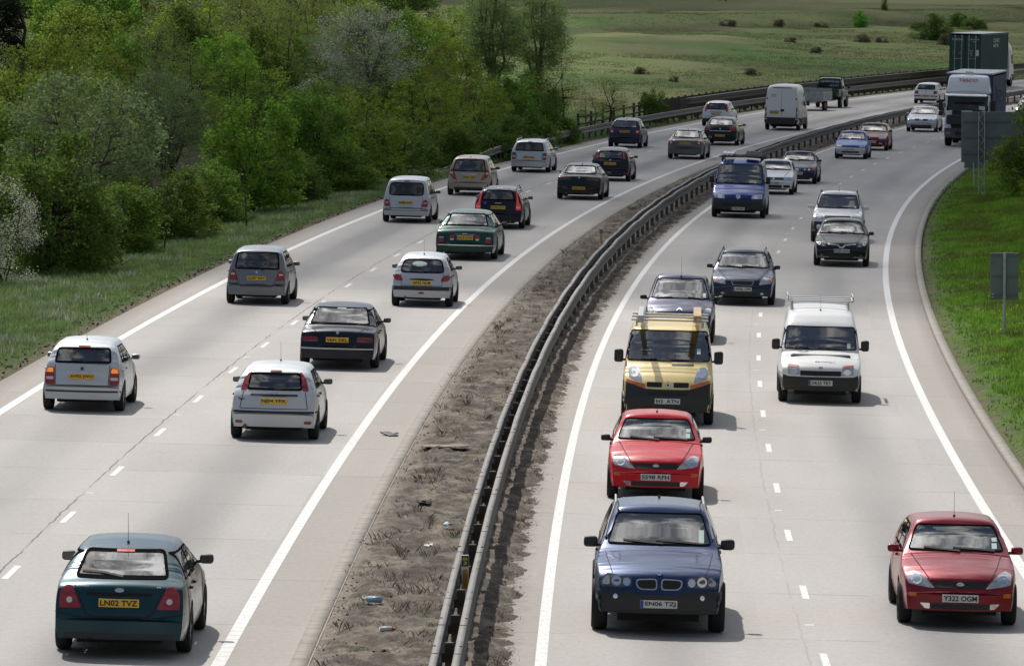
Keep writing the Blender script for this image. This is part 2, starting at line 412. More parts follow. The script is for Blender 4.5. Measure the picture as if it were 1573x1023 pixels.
# ------------------------------------------------------------------ ground
def terrain_mat():
    m = bpy.data.materials.new('turf_and_soil'); m.use_nodes = True; t = NT(m.node_tree); p = t.n['Principled BSDF']
    uv = t.coord('UV'); u, v, _ = t.sep(uv); ob = t.coord('Object')
    n1_ = t.noise(ob, .06, 5, .6); n2_ = t.noise(ob, .5, 6, .65); n3 = t.noise(ob, 4.0, 5, .7)
    n4 = t.noise(t.scalev(ob, (1, .35, 1)), .03, 4, .6)
    verge = t.mix(t.rng(n2_, .35, .65), (.045, .075, .020), (.085, .105, .035))
    right = t.mix(t.rng(n2_, .35, .65), (.050, .105, .014), (.085, .150, .022))
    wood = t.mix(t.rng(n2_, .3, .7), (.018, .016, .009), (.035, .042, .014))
    field = t.mix(t.rng(n1_, .38, .62), (.078, .126, .034), (.158, .165, .070))
    field = t.mix(t.rng(n4, .52, .62), field, (.075, .145, .035))
    field = t.mix(t.m('MULTIPLY', t.rng(t.noise(ob, .11, 6, .7), .55, .66), .8), field, (.15, .115, .08))
    bank = t.m('MULTIPLY', t.rng(t.m('ADD', u, t.m('MULTIPLY', n2_, 6)), -79.5, -77.5), t.rng(t.m('ADD', u, t.m('MULTIPLY', n2_, 6)), -70.5, -73))
    field = t.mix(t.m('MULTIPLY', bank, .75), field, (.055, .058, .028))
    field = t.mix(t.m('MULTIPLY', t.rng(u, -80, -95), .7), field, (.125, .125, .062))
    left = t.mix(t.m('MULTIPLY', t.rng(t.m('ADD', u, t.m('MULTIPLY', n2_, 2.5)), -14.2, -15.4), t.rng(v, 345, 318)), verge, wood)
    isf = t.m('MULTIPLY', t.rng(v, 318, 352), t.rng(u, -12.6, -13.4))
    isf = t.m('MAXIMUM', isf, t.rng(u, -48, -60))
    left = t.mix(isf, left, field)
    c = t.mix(t.rng(u, -2, 2), left, right)
    dirt = t.m('MAXIMUM', t.rng(t.m('ADD', u, t.m('MULTIPLY', n2_, -1.0)), -12.9, -12.25), 0.0)
    dirt = t.m('MULTIPLY', dirt, t.rng(u, 0, -1))
    dirt2 = t.m('MULTIPLY', t.rng(t.m('ADD', u, t.m('MULTIPLY', n2_, 1.3)), 10.75, 10.15), t.rng(u, -1, 0))
    c = t.mix(t.m('MULTIPLY', t.m('MAXIMUM', dirt, dirt2), .9), c, t.mix(n3, (.10, .078, .055), (.22, .185, .14)))
    sc = t.node('ShaderNodeVectorMath', operation='SCALE'); t.l.new(c, sc.inputs[0]); t.l.new(t.rng(n3, .25, .75, .65, 1.35), sc.inputs['Scale'])
    t.l.new(sc.outputs[0], p.inputs['Base Color']); p.inputs['Roughness'].default_value = .95; p.inputs['Specular IOR Level'].default_value = .1
    b = t.node('ShaderNodeBump'); b.inputs['Strength'].default_value = .9; b.inputs['Distance'].default_value = .25
    t.l.new(t.m('ADD', n2_, t.m('MULTIPLY', n3, .4)), b.inputs['Height']); t.l.new(b.outputs[0], p.inputs['Normal'])
    return m
M['ground'] = terrain_mat()
def ground_sheet():
    ys = np.concatenate([np.arange(40, 420, 3.0), np.arange(420, 800, 5.0), np.arange(800, 2600, 40.0)])
    of = np.concatenate([-np.geomspace(140, 1000, 22)[::-1], np.arange(-136, -60, 2.0), np.arange(-60, -14, 1.5), np.arange(-14, -11.4, .4), np.arange(-10.5, 9, 3.0),
                         np.arange(9.5, 14, .5), np.arange(14.5, 40, 2.0), np.geomspace(42, 700, 14)])
    Yg, Og = np.meshgrid(ys, of, indexing='ij'); X, Y = road(Yg, Og); Z = ground_z(Yg, Og)
    flat = np.stack([X, Y], -1).reshape(-1, 2); z = Z.reshape(-1).copy(); o = Og.reshape(-1)
    for i in range(len(z)):
        if -11.8 < o[i] < 9.6: continue
        d = min(1.0, max(-o[i]-12.2, o[i]-9.8, 0)/3); q = Vector((flat[i, 0], flat[i, 1], 0))
        far = min(1.0, max(0, -o[i]-25)/30)
        z[i] += d*(.10*noise.noise(q*.5)+.06*noise.noise(q*1.3))+far*(.55*noise.noise(q*.045)+.35*noise.noise(q*.12)+.22*noise.noise(q*.35))
    v = np.column_stack([flat, z]); m_ = len(of)
    i = np.arange(len(ys)-1)[:, None]*m_+np.arange(m_-1)[None]
    f = np.stack([i, i+1, i+m_+1, i+m_], -1).reshape(-1, 4)
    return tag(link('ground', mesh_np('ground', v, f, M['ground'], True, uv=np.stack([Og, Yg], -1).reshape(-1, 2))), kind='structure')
ground_sheet()

def soil_mat():
    m = bpy.data.materials.new('median_soil'); m.use_nodes = True; t = NT(m.node_tree); p = t.n['Principled BSDF']
    ob = t.coord('Object'); uv = t.coord('UV'); u, v, _ = t.sep(uv)
    a = t.noise(t.scalev(ob, (1, .5, 1)), 1.2, 6, .65); b_ = t.noise(ob, 9, 6, .7); d = t.noise(t.scalev(ob, (1, .6, 1)), 3.2, 5, .6)
    c = t.mix(t.rng(a, .38, .62), (.075, .060, .045), (.24, .20, .155))
    c = t.mix(t.m('MULTIPLY', t.rng(d, .44, .58), .85), c, (.062, .046, .034))
    c = t.mix(t.m('MULTIPLY', t.rng(t.noise(ob, 22, 4, .75), .54, .64), .75), c, (.045, .036, .028))
    c = t.mix(t.m('MULTIPLY', t.rng(b_, .62, .72), .6), c, (.36, .32, .27))
    sand = t.rng(t.m('ADD', u, t.m('MULTIPLY', t.m('SUBTRACT', a, .5), 1.0)), -1.75, -2.15)
    c = t.mix(t.m('MULTIPLY', sand, .7), c, (.34, .29, .23))
    sc = t.node('ShaderNodeVectorMath', operation='SCALE'); t.l.new(c, sc.inputs[0]); t.l.new(t.rng(b_, .3, .7, .7, 1.25), sc.inputs['Scale'])
    t.l.new(sc.outputs[0], p.inputs['Base Color']); p.inputs['Roughness'].default_value = .95
    bp = t.node('ShaderNodeBump'); bp.inputs['Strength'].default_value = .8; bp.inputs['Distance'].default_value = .06
    t.l.new(t.m('ADD', b_, d), bp.inputs['Height']); t.l.new(bp.outputs[0], p.inputs['Normal'])
    return m
M['soil'] = soil_mat()
def median():
    ys = np.concatenate([np.arange(R0, 200, .13), np.arange(200, 500, .3)]); of = np.linspace(-2.16, .70, 30)
    Yg, Og = np.meshgrid(ys, of, indexing='ij'); X, Y = road(Yg, Og)
    Z = road_z(Og).copy()
    h = np.zeros(Z.size); xs = X.reshape(-1); yy = Y.reshape(-1); oo = Og.reshape(-1)
    for i in range(len(h)):
        q = Vector((xs[i], yy[i]*.6, 0))
        k = min(1, max(0, (oo[i]+2.16)/.5))*min(1, max(0, (.70-oo[i])/.45))
        rag = (.10*noise.noise(Vector((0, yy[i]*.5, 3)))+.10*noise.noise(Vector((oo[i]*3, yy[i]*1.6, 9)))) if oo[i] > .2 else 0
        h[i] = -.03+k*(.09+.07*noise.noise(q*1.1)+.045*noise.noise(q*3.3)+.045*noise.noise(q*8)+.045*noise.noise(q*17)+.03*noise.noise(q*31))+rag*.35
    v = np.stack([X, Y, Z], -1).reshape(-1, 3); v[:, 2] += h; m_ = len(of)
    i = np.arange(len(ys)-1)[:, None]*m_+np.arange(m_-1)[None]
    f = np.stack([i, i+1, i+m_+1, i+m_], -1).reshape(-1, 4)
    return tag(link('median_soil', mesh_np('median_soil', v, f, M['soil'], True, uv=np.stack([Og, Yg], -1).reshape(-1, 2))), kind='structure')
median()

# ------------------------------------------------------------------ vehicles: body surface
def gsm(a, sig):
    r = int(sig*3)+1; k = np.exp(-.5*(np.arange(-r, r+1)/sig)**2); k /= k.sum()
    return np.convolve(np.pad(a, r, mode='edge'), k, 'valid')

class Body:
    """a vehicle body lofted from a side profile (rear y=0 to front y=L), local origin at mid length on the ground"""
    def __init__(s, q):
        s.q = q; s.L = q['L']; s.W = q['W']; s.H = q['H']; L = s.L
        s.zb = q.get('zb', .21); s.belt = q.get('belt', (.93, .90)); s.rt = q.get('rt', .72)
        s.wr = q.get('wr', .31); s.fo = q.get('fo', .85); s.wb = q.get('wb', 2.6)
        s.ya = (L-s.fo-s.wb, L-s.fo)
        s.crown = q.get('crown', .055); s.bowf = q.get('bowf', .20); s.bowr = q.get('bowr', .12)
        s.tf = q.get('tf', .09); s.tr = q.get('tr', .05)
        s.gy = np.arange(0, L+.001, .005); pr = np.array(q['prof'])
        s.gz = gsm(np.interp(s.gy, pr[:, 0], pr[:, 1]), q.get('sm', 7)); s.build()
    def ztop(s, y): return np.interp(y, s.gy, s.gz)
    def zbelt(s, y): return s.belt[0]+(s.belt[1]-s.belt[0])*y/s.L
    def half(s, y, z):
        L = s.L; b = s.zbelt(y); W2 = s.W/2
        pf = 1-s.tf*np.clip((y-(L-.95))/.95, 0, 1)**2-s.tr*np.clip((.75-y)/.75, 0, 1)**2
        t = np.clip((z-s.zb)/(b-s.zb), 0, 1)
        g = np.where(t < .35, 1-.055*(1-t/.35)**2, np.where(t < .6, 1.0, 1-.045*((t-.6)/.4)**2))
        u = np.clip((z-b)/np.maximum(.01, s.H-b), 0, 1)
        g = np.where(z > b, .955-(.955-s.rt)*u**s.q.get('tp', 1.1), g)
        fl = sum(.014*np.exp(-((y-a)/.36)**2)*np.clip((.85-z)/.2, 0, 1) for a in s.ya)
        return W2*pf*g+fl-.014
    def arch(s, y):
        z = 0
        R = s.wr+s.q.get('ag', .055)
        for a in s.ya:
            d = R*R-(y-a)**2
            if d > 0: z = max(z, s.wr+sqrt(d))
        return z
    def build(s):
        L = s.L; ys = list(np.linspace(0, L, 104))+[.008, .02, .04, .07, .11, L-.008, L-.02, L-.04, L-.07, L-.11]
        R = s.wr+s.q.get('ag', .055)
        for a in s.ya: ys += [a+R*k for k in (-1.0, -.985, -.94, -.86, -.75, -.6, .6, .75, .86, .94, .985, 1.0)]+[a-R-.015, a+R+.015]
        ys = sorted(y for y in ys if 0 <= y <= L); o = [ys[0]]
        for y in ys[1:]:
            if y-o[-1] > .006: o.append(y)
        ys = np.array(o); ns = len(ys)
        A = np.sin(np.linspace(pi/2, -pi/2, 17))[1:-1]; nr = 12+len(A)+12; s.nr = nr
        P = np.zeros((ns, nr, 3)); top = np.zeros(nr, bool); top[12:-12] = True
        for i, y in enumerate(ys):
            zt = float(s.ztop(y)); ext = min(1, min(y, L-y)/.5)
            zlo = max(s.zb+.05*(1-ext), s.arch(y)); zs = zt-s.crown
            zs = max(zs, zlo+.05); zbt = min(float(s.zbelt(y)), zs-.02); zbt = max(zbt, zlo+.02)
            zr = np.concatenate([np.linspace(zlo, zbt, 8), zbt+(zs-zbt)*np.array([.3, .6, .85, 1.0])])
            xr = s.half(np.full(12, y), zr); xt = xr[-1]
            P[i, :12, 0] = xr; P[i, :12, 2] = zr; P[i, -12:, 0] = -xr[::-1]; P[i, -12:, 2] = zr[::-1]
            P[i, 12:-12, 0] = A*xt; P[i, 12:-12, 2] = zs+(max(zt, zs)-zs)*(1-np.abs(A)**2.4)
            P[i, :, 1] = y
        for _ in range(s.q.get('iters', 5)):
            Q = P.copy(); Q[:, 3:-3] = .5*P[:, 3:-3]+.25*(P[:, 2:-4]+P[:, 4:-2]); P = Q
            Q = P.copy(); Q[1:-1, 6:-6, 2] = .6*P[1:-1, 6:-6, 2]+.2*(P[:-2, 6:-6, 2]+P[2:, 6:-6, 2]); P = Q
        v = P.reshape(-1, 3); V = [tuple(a) for a in v]; F = []
        for i in range(ns-1):
            for j in range(nr-1): F.append((i*nr+j, i*nr+j+1, (i+1)*nr+j+1, (i+1)*nr+j))
        def cap(i, flip):
            rows = []
            for j in range(12):
                a, b = i*nr+j, i*nr+nr-1-j
                if j == 11: rows.append([i*nr+k for k in range(11, nr-11)]); continue
                pa = V[a]; r = [a]
                for t in A: V.append((t*pa[0], pa[1], pa[2]+.0)); r.append(len(V)-1)
                rows.append(r+[b])
            for j in range(11):
                for k in range(len(rows[0])-1):
                    q = (rows[j][k], rows[j+1][k], rows[j+1][k+1], rows[j][k+1]); F.append(q if flip else q[::-1])
        cap(0, True); cap(ns-1, False)
        V = np.array(V); y = V[:, 1]; xn = np.clip(np.abs(V[:, 0])/(s.W/2), 0, 1)
        V[:, 1] = y-s.bowf*xn**2.2*np.clip((y-L*.45)/(L*.55), 0, 1)**1.6+s.bowr*xn**2.2*np.clip((L*.45-y)/(L*.45), 0, 1)**1.6
        V[:, 1] -= L/2
        s.V = V; s.F = F; s.bvh = BVHTree.FromPolygons([Vector(a) for a in V], F)
        s.holes = []
    def ray(s, view, u, v):
        L = s.L
        if view == 'rear': o, d, p = (u, -L, v), (0, 1, 0), (u, -L/2, v)
        elif view == 'front': o, d, p = (-u, L, v), (0, -1, 0), (-u, L/2, v)
        elif view == 'right': o, d, p = (3, u-L/2, v), (-1, 0, 0), (s.W/2, u-L/2, v)
        elif view == 'left': o, d, p = (-3, u-L/2, v), (1, 0, 0), (-s.W/2, u-L/2, v)
        else: o, d, p = (u, v-L/2, 5), (0, 0, -1), (u, v-L/2, s.H)
        d = Vector(d); h, n, i, _ = s.bvh.ray_cast(Vector(o), d)
        if h is None:
            h, n, i, _ = s.bvh.find_nearest(Vector(p))
        if n.dot(d) > 0: n = -n
        return h, n, d
    def mesh(s, mat):
        """body with the window openings cut out"""
        keep = []
        C = np.array([s.V[list(f)].mean(0) for f in s.F]); L = s.L
        kill = np.zeros(len(s.F), bool)
        for view, poly in s.holes:
            if view in ('rear', 'front'):
                U = C[:, 0]*(1 if view == 'rear' else -1); Vv = C[:, 2]; side = (C[:, 1] < L*.12-L*0) if view == 'rear' else C[:, 1] > -L*.08
            else:
                U = C[:, 1]+L/2; Vv = C[:, 2]; side = C[:, 0] > .3 if view == 'right' else C[:, 0] < -.3
            ins = np.zeros(len(C), bool); n = len(poly)
            for k in range(n):
                (x1, y1), (x2, y2) = poly[k], poly[(k+1) % n]
                c = (y1 > Vv) != (y2 > Vv)
                ins ^= c & (U < (x2-x1)*(Vv-y1)/((y2-y1) if abs(y2-y1) > 1e-9 else 1e-9)+x1)
            kill |= ins & side
        F = [f for f, k in zip(s.F, kill) if not k]
        return mesh_np('body', s.V, F, mat, True)

def rounded(poly, r, n=3):
    out = []; N = len(poly)
    for i in range(N):
        p0, p, p1 = Vector(poly[i-1]), Vector(poly[i]), Vector(poly[(i+1) % N])
        a = (p0-p); b = (p1-p); ra = min(r, a.length*.45); rb = min(r, b.length*.45)
        A_, B_ = p+a.normalized()*ra, p+b.normalized()*rb
        for k in range(n+1):
            t = k/n; out.append(tuple((1-t)**2*A_+2*t*(1-t)*p+t*t*B_))
    return out
def inset(poly, d):
    c = Vector((sum(p[0] for p in poly)/len(poly), sum(p[1] for p in poly)/len(poly))); out = []
    n = len(poly); area = sum(poly[i][0]*poly[(i+1) % n][1]-poly[(i+1) % n][0]*poly[i][1] for i in range(n)); sg = 1 if area > 0 else -1
    for i in range(n):
        p0, p, p1 = Vector(poly[i-1]), Vector(poly[i]), Vector(poly[(i+1) % n])
        a = (p-p0).normalized(); b = (p1-p).normalized()
        na = Vector((-a.y, a.x))*sg; nb = Vector((-b.y, b.x))*sg; m = na+nb
        if m.length < 1e-6: m = na.copy()
        m.normalize(); k = d/max(.5, m.dot(na)); out.append(tuple(p+m*k))
    return out
def dense(poly, st=.09):
    out = []
    for a, b in zip(poly, poly[1:]+poly[:1]):
        n = max(1, int(sqrt((b[0]-a[0])**2+(b[1]-a[1])**2)/st))
        out += [(a[0]+(b[0]-a[0])*k/n, a[1]+(b[1]-a[1])*k/n) for k in range(n)]
    return out
def rect(x0, z0, x1, z1): return [(x0, z0), (x1, z0), (x1, z1), (x0, z1)]
def oval(cx, cz, rx, rz, n=18): return [(cx+rx*cos(2*pi*i/n), cz+rz*sin(2*pi*i/n)) for i in range(n)]
def mir(poly): return [(-x, z) for x, z in reversed(poly)]

def panel(B, name, poly, view, mat, parent, off=.0075, thick=.02, res=.05, hole=None, label=None):
    """a piece cut to a front/rear/side outline and laid on the body surface"""
    bm = bmesh.new()
    if hole is None:
        vs = [bm.verts.new((x, z, 0)) for x, z in poly]
        try: bm.faces.new(vs)
        except ValueError: bm.free(); return None
        for ax in (0, 1):
            lo = min(p[ax] for p in poly); hi = max(p[ax] for p in poly); n = int((hi-lo)/res)
            for k in range(1, n+1):
                c = [0, 0, 0]; no = [0, 0, 0]; c[ax] = lo+(hi-lo)*k/(n+1); no[ax] = 1
                bmesh.ops.bisect_plane(bm, geom=bm.verts[:]+bm.edges[:]+bm.faces[:], plane_co=c, plane_no=no, dist=1e-5)
    else:
        a = [bm.verts.new((x, z, 0)) for x, z in poly]; b = [bm.verts.new((x, z, 0)) for x, z in hole]; n = len(a)
        for i in range(n): bm.faces.new((a[i], a[(i+1) % n], b[(i+1) % n], b[i]))
        es = [e for e in bm.edges if e.calc_length() > res]
        if es: bmesh.ops.subdivide_edges(bm, edges=es, cuts=3, use_grid_fill=True)
    dvec = None
    for v in bm.verts:
        h, n, d = B.ray(view, v.co.x, v.co.y); dvec = d
        v.co = h+n*off
    bd = [e for e in bm.edges if e.is_boundary]
    for e in bd: e.smooth = False
    r = bmesh.ops.extrude_edge_only(bm, edges=bd) if thick > 0 else dict(geom=[])
    bmesh.ops.translate(bm, vec=dvec*thick, verts=[g for g in r['geom'] if isinstance(g, bmesh.types.BMVert)])
    for f in bm.faces: f.smooth = True
    fs = [f for f in bm.faces]
    bmesh.ops.recalc_face_normals(bm, faces=fs)
    c = sum(f.normal.dot(dvec)*f.calc_area() for f in bm.faces)
    if c > 0: bmesh.ops.reverse_faces(bm, faces=bm.faces[:])
    o = link(name, bm_mesh(name, bm, mat, True), parent)
    if label: o['label'] = label
    return o
def stroke(B, name, lines, view, mat, parent, wd=.012, off=.0085):
    """thin strips following lines on the body (shut lines, wipers)"""
    v = []; f = []
    for ln in lines:
        pts = []
        for (a, b), (c, d) in zip(ln[:-1], ln[1:]):
            n = max(1, int(sqrt((c-a)**2+(d-b)**2)/.04))
            pts += [(a+(c-a)*k/n, b+(d-b)*k/n) for k in range(n)]
        pts.append(ln[-1]); i0 = len(v)
        for k, p in enumerate(pts):
            q = Vector(pts[min(k+1, len(pts)-1)])-Vector(pts[max(k-1, 0)])
            if q.length < 1e-6: q = Vector((1, 0))
            q.normalize(); nn = Vector((-q.y, q.x))*wd/2
            for sg in (1, -1):
                h, n, d = B.ray(view, p[0]+nn.x*sg, p[1]+nn.y*sg); v.append(h+n*off)
        for k in range(len(pts)-1): f.append((i0+2*k, i0+2*k+1, i0+2*k+3, i0+2*k+2))
    return link(name, mesh_np(name, v, f, mat, True), parent)

_txt = {}
def text_mesh(txt, size, mat, bold=.02):
    cu = bpy.data.curves.new('lettering', 'FONT'); cu.body = txt; cu.size = size; cu.align_x = 'CENTER'; cu.align_y = 'CENTER'
    cu.offset = bold*size; cu.extrude = .002; cu.resolution_u = 3
    o = bpy.data.objects.new('lettering', cu); COL.objects.link(o)
    bpy.context.view_layer.update(); dg = bpy.context.evaluated_depsgraph_get()
    me = bpy.data.meshes.new_from_object(o.evaluated_get(dg)); bpy.data.objects.remove(o); me.materials.clear(); me.materials.append(mat)
    return me
def lettering(name, txt, mat, parent, fr, width, height, loc, bold=.022):
    """letters fitted to a box; fr maps letter x/y/normal to the local frame"""
    me = text_mesh(txt, 1.0, mat, bold); co = np.zeros(len(me.vertices)*3); me.vertices.foreach_get('co', co); co = co.reshape(-1, 3)
    mn, mx = co.min(0), co.max(0); c = (mn+mx)/2
    co[:, 0] = (co[:, 0]-c[0])*width/(mx[0]-mn[0]); co[:, 1] = (co[:, 1]-c[1])*height/(mx[1]-mn[1]); co[:, 2] = co[:, 2]-mn[2]
    ax = np.array(fr)
    me.vertices.foreach_set('co', (np.array(loc)+co[:, :1]*ax[0]+co[:, 1:2]*ax[1]+co[:, 2:]*ax[2]).ravel()); me.update()
    return link(name, me, parent)

def plate(B, view, zc, txt, parent, xc=0.0, eu=False, w_=.52, h_=.112):
    h, n, d = B.ray(view, xc, zc); sg = 1 if view == 'rear' else -1
    y = h.y-sg*.014
    for x_, z_ in ((xc-w_/2, zc-h_/2), (xc+w_/2, zc-h_/2), (xc+w_/2, zc+h_/2), (xc-w_/2, zc+h_/2)):
        hh = B.ray(view, x_, z_)[0]; y = min(y, hh.y-.01) if sg > 0 else max(y, hh.y+.01)
    X = xc*sg
    bm = bmesh.new(); bx(bm, (X, y, zc), (w_, .016, h_), bev=.003)
    p = link('number_plate', bm_mesh('number_plate', bm, M['yplate' if view == 'rear' else 'wplate']), parent)
    fr = ((sg, 0, 0), (0, 0, 1), (0, -sg, 0))
    if txt:
        dx = .022 if eu else 0
        tw = min(w_*.92-(.05 if eu else 0), .066*len(txt))
        lettering('plate_letters', txt, M['ptext'], p, fr, tw, .075, (X+sg*dx, y-sg*.0085, zc))
    if eu:
        bm = bmesh.new(); bx(bm, (X-sg*(w_/2-.024), y-sg*.009, zc), (.044, .003, h_*.94))
        link('plate_band', bm_mesh('plate_band', bm, M['eu']), p)
    return p

# shared wheel meshes (radius 0.31)
def wheel_meshes():
    ty = lathe('tyre', [(-.085, .20), (-.098, .23), (-.10, .275), (-.085, .302), (-.05, .31), (.05, .31), (.085, .302), (.10, .275), (.098, .23), (.085, .20)], M['tyre'])
    bm = bmesh.new()
    for k in range(7):
        a = 2*pi*k/7
        bx(bm, (.07, .115*cos(a), .115*sin(a)), (.02, .19, .05), Matrix.Rotation(a, 3, 'X'), .006)
    cyl(bm, (.05, 0, 0), (.085, 0, 0), .055, 14)
    cyl(bm, (.02, 0, 0), (.03, 0, 0), .20, 28)
    r = bmesh.ops.create_cone(bm, cap_ends=False, segments=28, radius1=.208, radius2=.208, depth=.16)
    bmesh.ops.rotate(bm, verts=r['verts'], matrix=Matrix.Rotation(pi/2, 3, 'Y'))
    r = bmesh.ops.create_cone(bm, cap_ends=False, segments=28, radius1=.208, radius2=.192, depth=.02)
    bmesh.ops.rotate(bm, verts=r['verts'], matrix=Matrix.Rotation(pi/2, 3, 'Y')); bmesh.ops.translate(bm, verts=r['verts'], vec=(.082, 0, 0))
    rim = bm_mesh('rim', bm, M['rim'], True)
    return ty, rim
TYRE, RIM = wheel_meshes()
def add_wheel(root, x, y, r, wd=1.0):
    s = r/.31
    t_ = link('wheel', TYRE, root); t_.location = (x, y, r); t_.scale = (wd*(1 if x > 0 else -1), s, s)
    link('rim', RIM, t_)
def seat_mesh(kind):
    bm = bmesh.new()
    if kind == 'front':
        bx(bm, (0, .12, .10), (.48, .50, .16), bev=.05)
        bx(bm, (0, -.17, .40), (.46, .12, .60), Matrix.Rotation(.2, 3, 'X'), .05)
        bx(bm, (0, -.25, .78), (.25, .09, .17), Matrix.Rotation(.12, 3, 'X'), .035)
        for x in (-.06, .06): cyl(bm, (x, -.23, .66), (x, -.24, .74), .009, 6)
    else:
        bx(bm, (0, .1, .08), (1.2, .46, .14), bev=.05); bx(bm, (0, -.16, .36), (1.2, .12, .50), Matrix.Rotation(.25, 3, 'X'), .05)
        for x in (-.36, .36): bx(bm, (x, -.24, .68), (.24, .08, .13), bev=.03)
    me = bm_mesh('seat', bm, M['seat'], False)
    return me
SEATF, SEATR = seat_mesh('front'), seat_mesh('rear')
SEATC = SEATF.copy(); SEATC.materials.clear(); SEATC.materials.append(M['cream'])
SEATCR = SEATR.copy(); SEATCR.materials.clear(); SEATCR.materials.append(M['cream'])

def place(root, X, Y, away, near, L, fo, wb):
    """stand the vehicle so that its axle nearest the camera touches the road at (X, Y)"""
    y, o = station(X, Y); s = float(pslope(y)); th = math.atan(s); t = Vector((sin(th), cos(th)))
    c = Vector((X, Y))+t*((L/2-(L-fo-wb)) if away else (L/2-fo))
    y2, o2 = station(c.x, c.y); th = math.atan(float(pslope(y2)))
    root.location = (c.x, c.y, float(road_z(o2))+.001)
    root.rotation_euler = (0, .025 if away else -.025, -th+(0 if away else pi))

def vehicle(q):
    """build one vehicle from its description"""
    B = Body(q); L, W, H = B.L, B.W, B.H; away = q['away']; view = 'rear' if away else 'front'
    root = empty(q['name']); place(root, q['X'], q['Y'], away, None, L, B.fo, B.wb)
    tag(root, q['label'], q['cat'], 'vehicles driving away' if away else 'vehicles coming towards the camera')
    col = q['paint']; mat = paint(q['name']+'_paint', col[:3], col[3] if len(col) > 3 else .0, dirt=q.get('dirt', .10 if max(col[:3]) < .06 else .22))
    G = M[q.get('glass', 'glass')]; van = q.get('van', False)
    # ---- glass: (view, outline); the body is opened behind it
    def window(name, poly, vw, rr=.06, seal=.024, open_=True, mat_=None):
        po = dense(rounded(poly, rr, 3), .06); ins = inset(po, seal)
        panel(B, 'window_seal', po, vw, M['seal'], root, off=.0085, thick=.010, hole=ins, res=9)
        gl = panel(B, name, inset(po, seal*.7), vw, mat_ or G, root, off=.0065, thick=0, res=.05)
        if open_: B.holes.append((vw, inset(po, seal*.8)))
        return gl
    def greenhouse(z0, z1, vw, wi0=.10, wi1=.09):
        if vw == 'front': wi0 -= .045; wi1 -= .04
        else: wi0 -= .02; wi1 -= .03
        def hw(z, pad):
            h = B.ray(vw, 0.0, z)[0]; y = h.y+L/2
            return float(B.half(np.array([y]), np.array([z]))[0])-pad
        return [(-hw(z0, wi0), z0), (hw(z0, wi0), z0), (hw(z1, wi1), z1), (-hw(z1, wi1), z1)]
    ws = q.get('ws'); rw = q.get('rw')
    if ws: window('windscreen', greenhouse(ws[0], ws[1], 'front', *(ws[2:] or ())), 'front', seal=.022)
    if rw: window('rear_window', q['rwpoly'] if 'rwpoly' in q else greenhouse(rw[0], rw[1], 'rear', *(rw[2:] or ())), 'rear', rr=q.get('rwr', .07), seal=.04, mat_=M['privacy'] if q.get('dark_rear') else G if q.get('cream') else M['rearglass'])
    for sd in ('right', 'left'):
        for poly in q.get('side', []): window('side_window', poly, sd, rr=.05, seal=.02, mat_=M['privacy'] if q.get('dark_rear') else None)
    body = link('body', B.mesh(mat), root)
    bm = bmesh.new()
    bx(bm, (0, 0, .30), (W*.62, L*.93, .2)); bx(bm, (0, 0, .34), (W*.8, max(.5, B.wb-2*B.wr-.25), .24))
    for a in B.ya: cyl(bm, (-W*.36, a-L/2, B.wr), (W*.36, a-L/2, B.wr), .045, 8)
    link('underbody', bm_mesh('underbody', bm, M['under']), root)
    for a in B.ya:
        hw = float(B.half(np.array([a]), np.array([.5]))[0])
        for sg in (1, -1): add_wheel(root, sg*(hw-.095), a-L/2, B.wr, q.get('tw', 1.0))
    # ---- inside
    cab = q.get('cab', L-1.95)                     # y of the driver's seat
    zf = q.get('zf', .32)
    if ws:
        for sg in (1, -1):
            o = link('front_seat', SEATC if q.get('cream') else SEATF, root); o.location = (sg*W*.21, cab-L/2-.15, zf+.10); o.scale = (1, 1, q.get('sh', .92))
        if not van:
            o = link('rear_seat', SEATCR if q.get('cream') else SEATR, root); o.location = (0, cab-L/2-1.0, zf+.12); o.scale = (min(1, W/1.75), 1, .86)
        bm = bmesh.new(); zd = float(B.zbelt(cab+.8))-.04
        bx(bm, (0, cab-L/2+.72, zd-.12), (W*.74, .34, .22), bev=.06)
        link('dashboard', bm_mesh('dashboard', bm, M['dash']), root)
        bm = bmesh.new(); cx_ = W*.21
        for k in range(16):
            a0, a1 = 2*pi*k/16, 2*pi*(k+1)/16
            f_ = lambda a: (cx_+.185*cos(a), cab-L/2+.46+.09*sin(a), zd-.02+.165*sin(a))
            cyl(bm, f_(a0), f_(a1), .014, 6)
        cyl(bm, (cx_, cab-L/2+.46, zd-.02), (cx_, cab-L/2+.62, zd-.1), .04, 8); bx(bm, (cx_, cab-L/2+.46, zd-.02), (.34, .02, .04))
        link('steering_wheel', bm_mesh('steering_wheel', bm, M['dash']), root)
    # ---- mirrors
    mz, mw, mh = q.get('mir', (float(B.zbelt(L-1.4))+.085, .17, .11)); my = q.get('miry', L-1.55)-L/2
    hw = float(B.half(np.array([my+L/2]), np.array([mz]))[0])
    for sg in (1, -1):
        bm = bmesh.new(); bx(bm, (sg*(hw+.05+mw/2), my, mz), (mw, .13, mh), bev=min(.045, mh*.3))
        bx(bm, (sg*(hw+.03), my+.02, mz-mh*.3), (.12, .05, .04))
        mo = link('mirror', bm_mesh('mirror', bm, mat if q.get('mirpaint') else M['plastic'], True), root)
        bm = bmesh.new(); bx(bm, (sg*(hw+.05+mw/2), my-.068, mz), (mw*.8, .006, mh*.74)); link('mirror_glass', bm_mesh('mirror_glass', bm, M['lampdark']), mo)
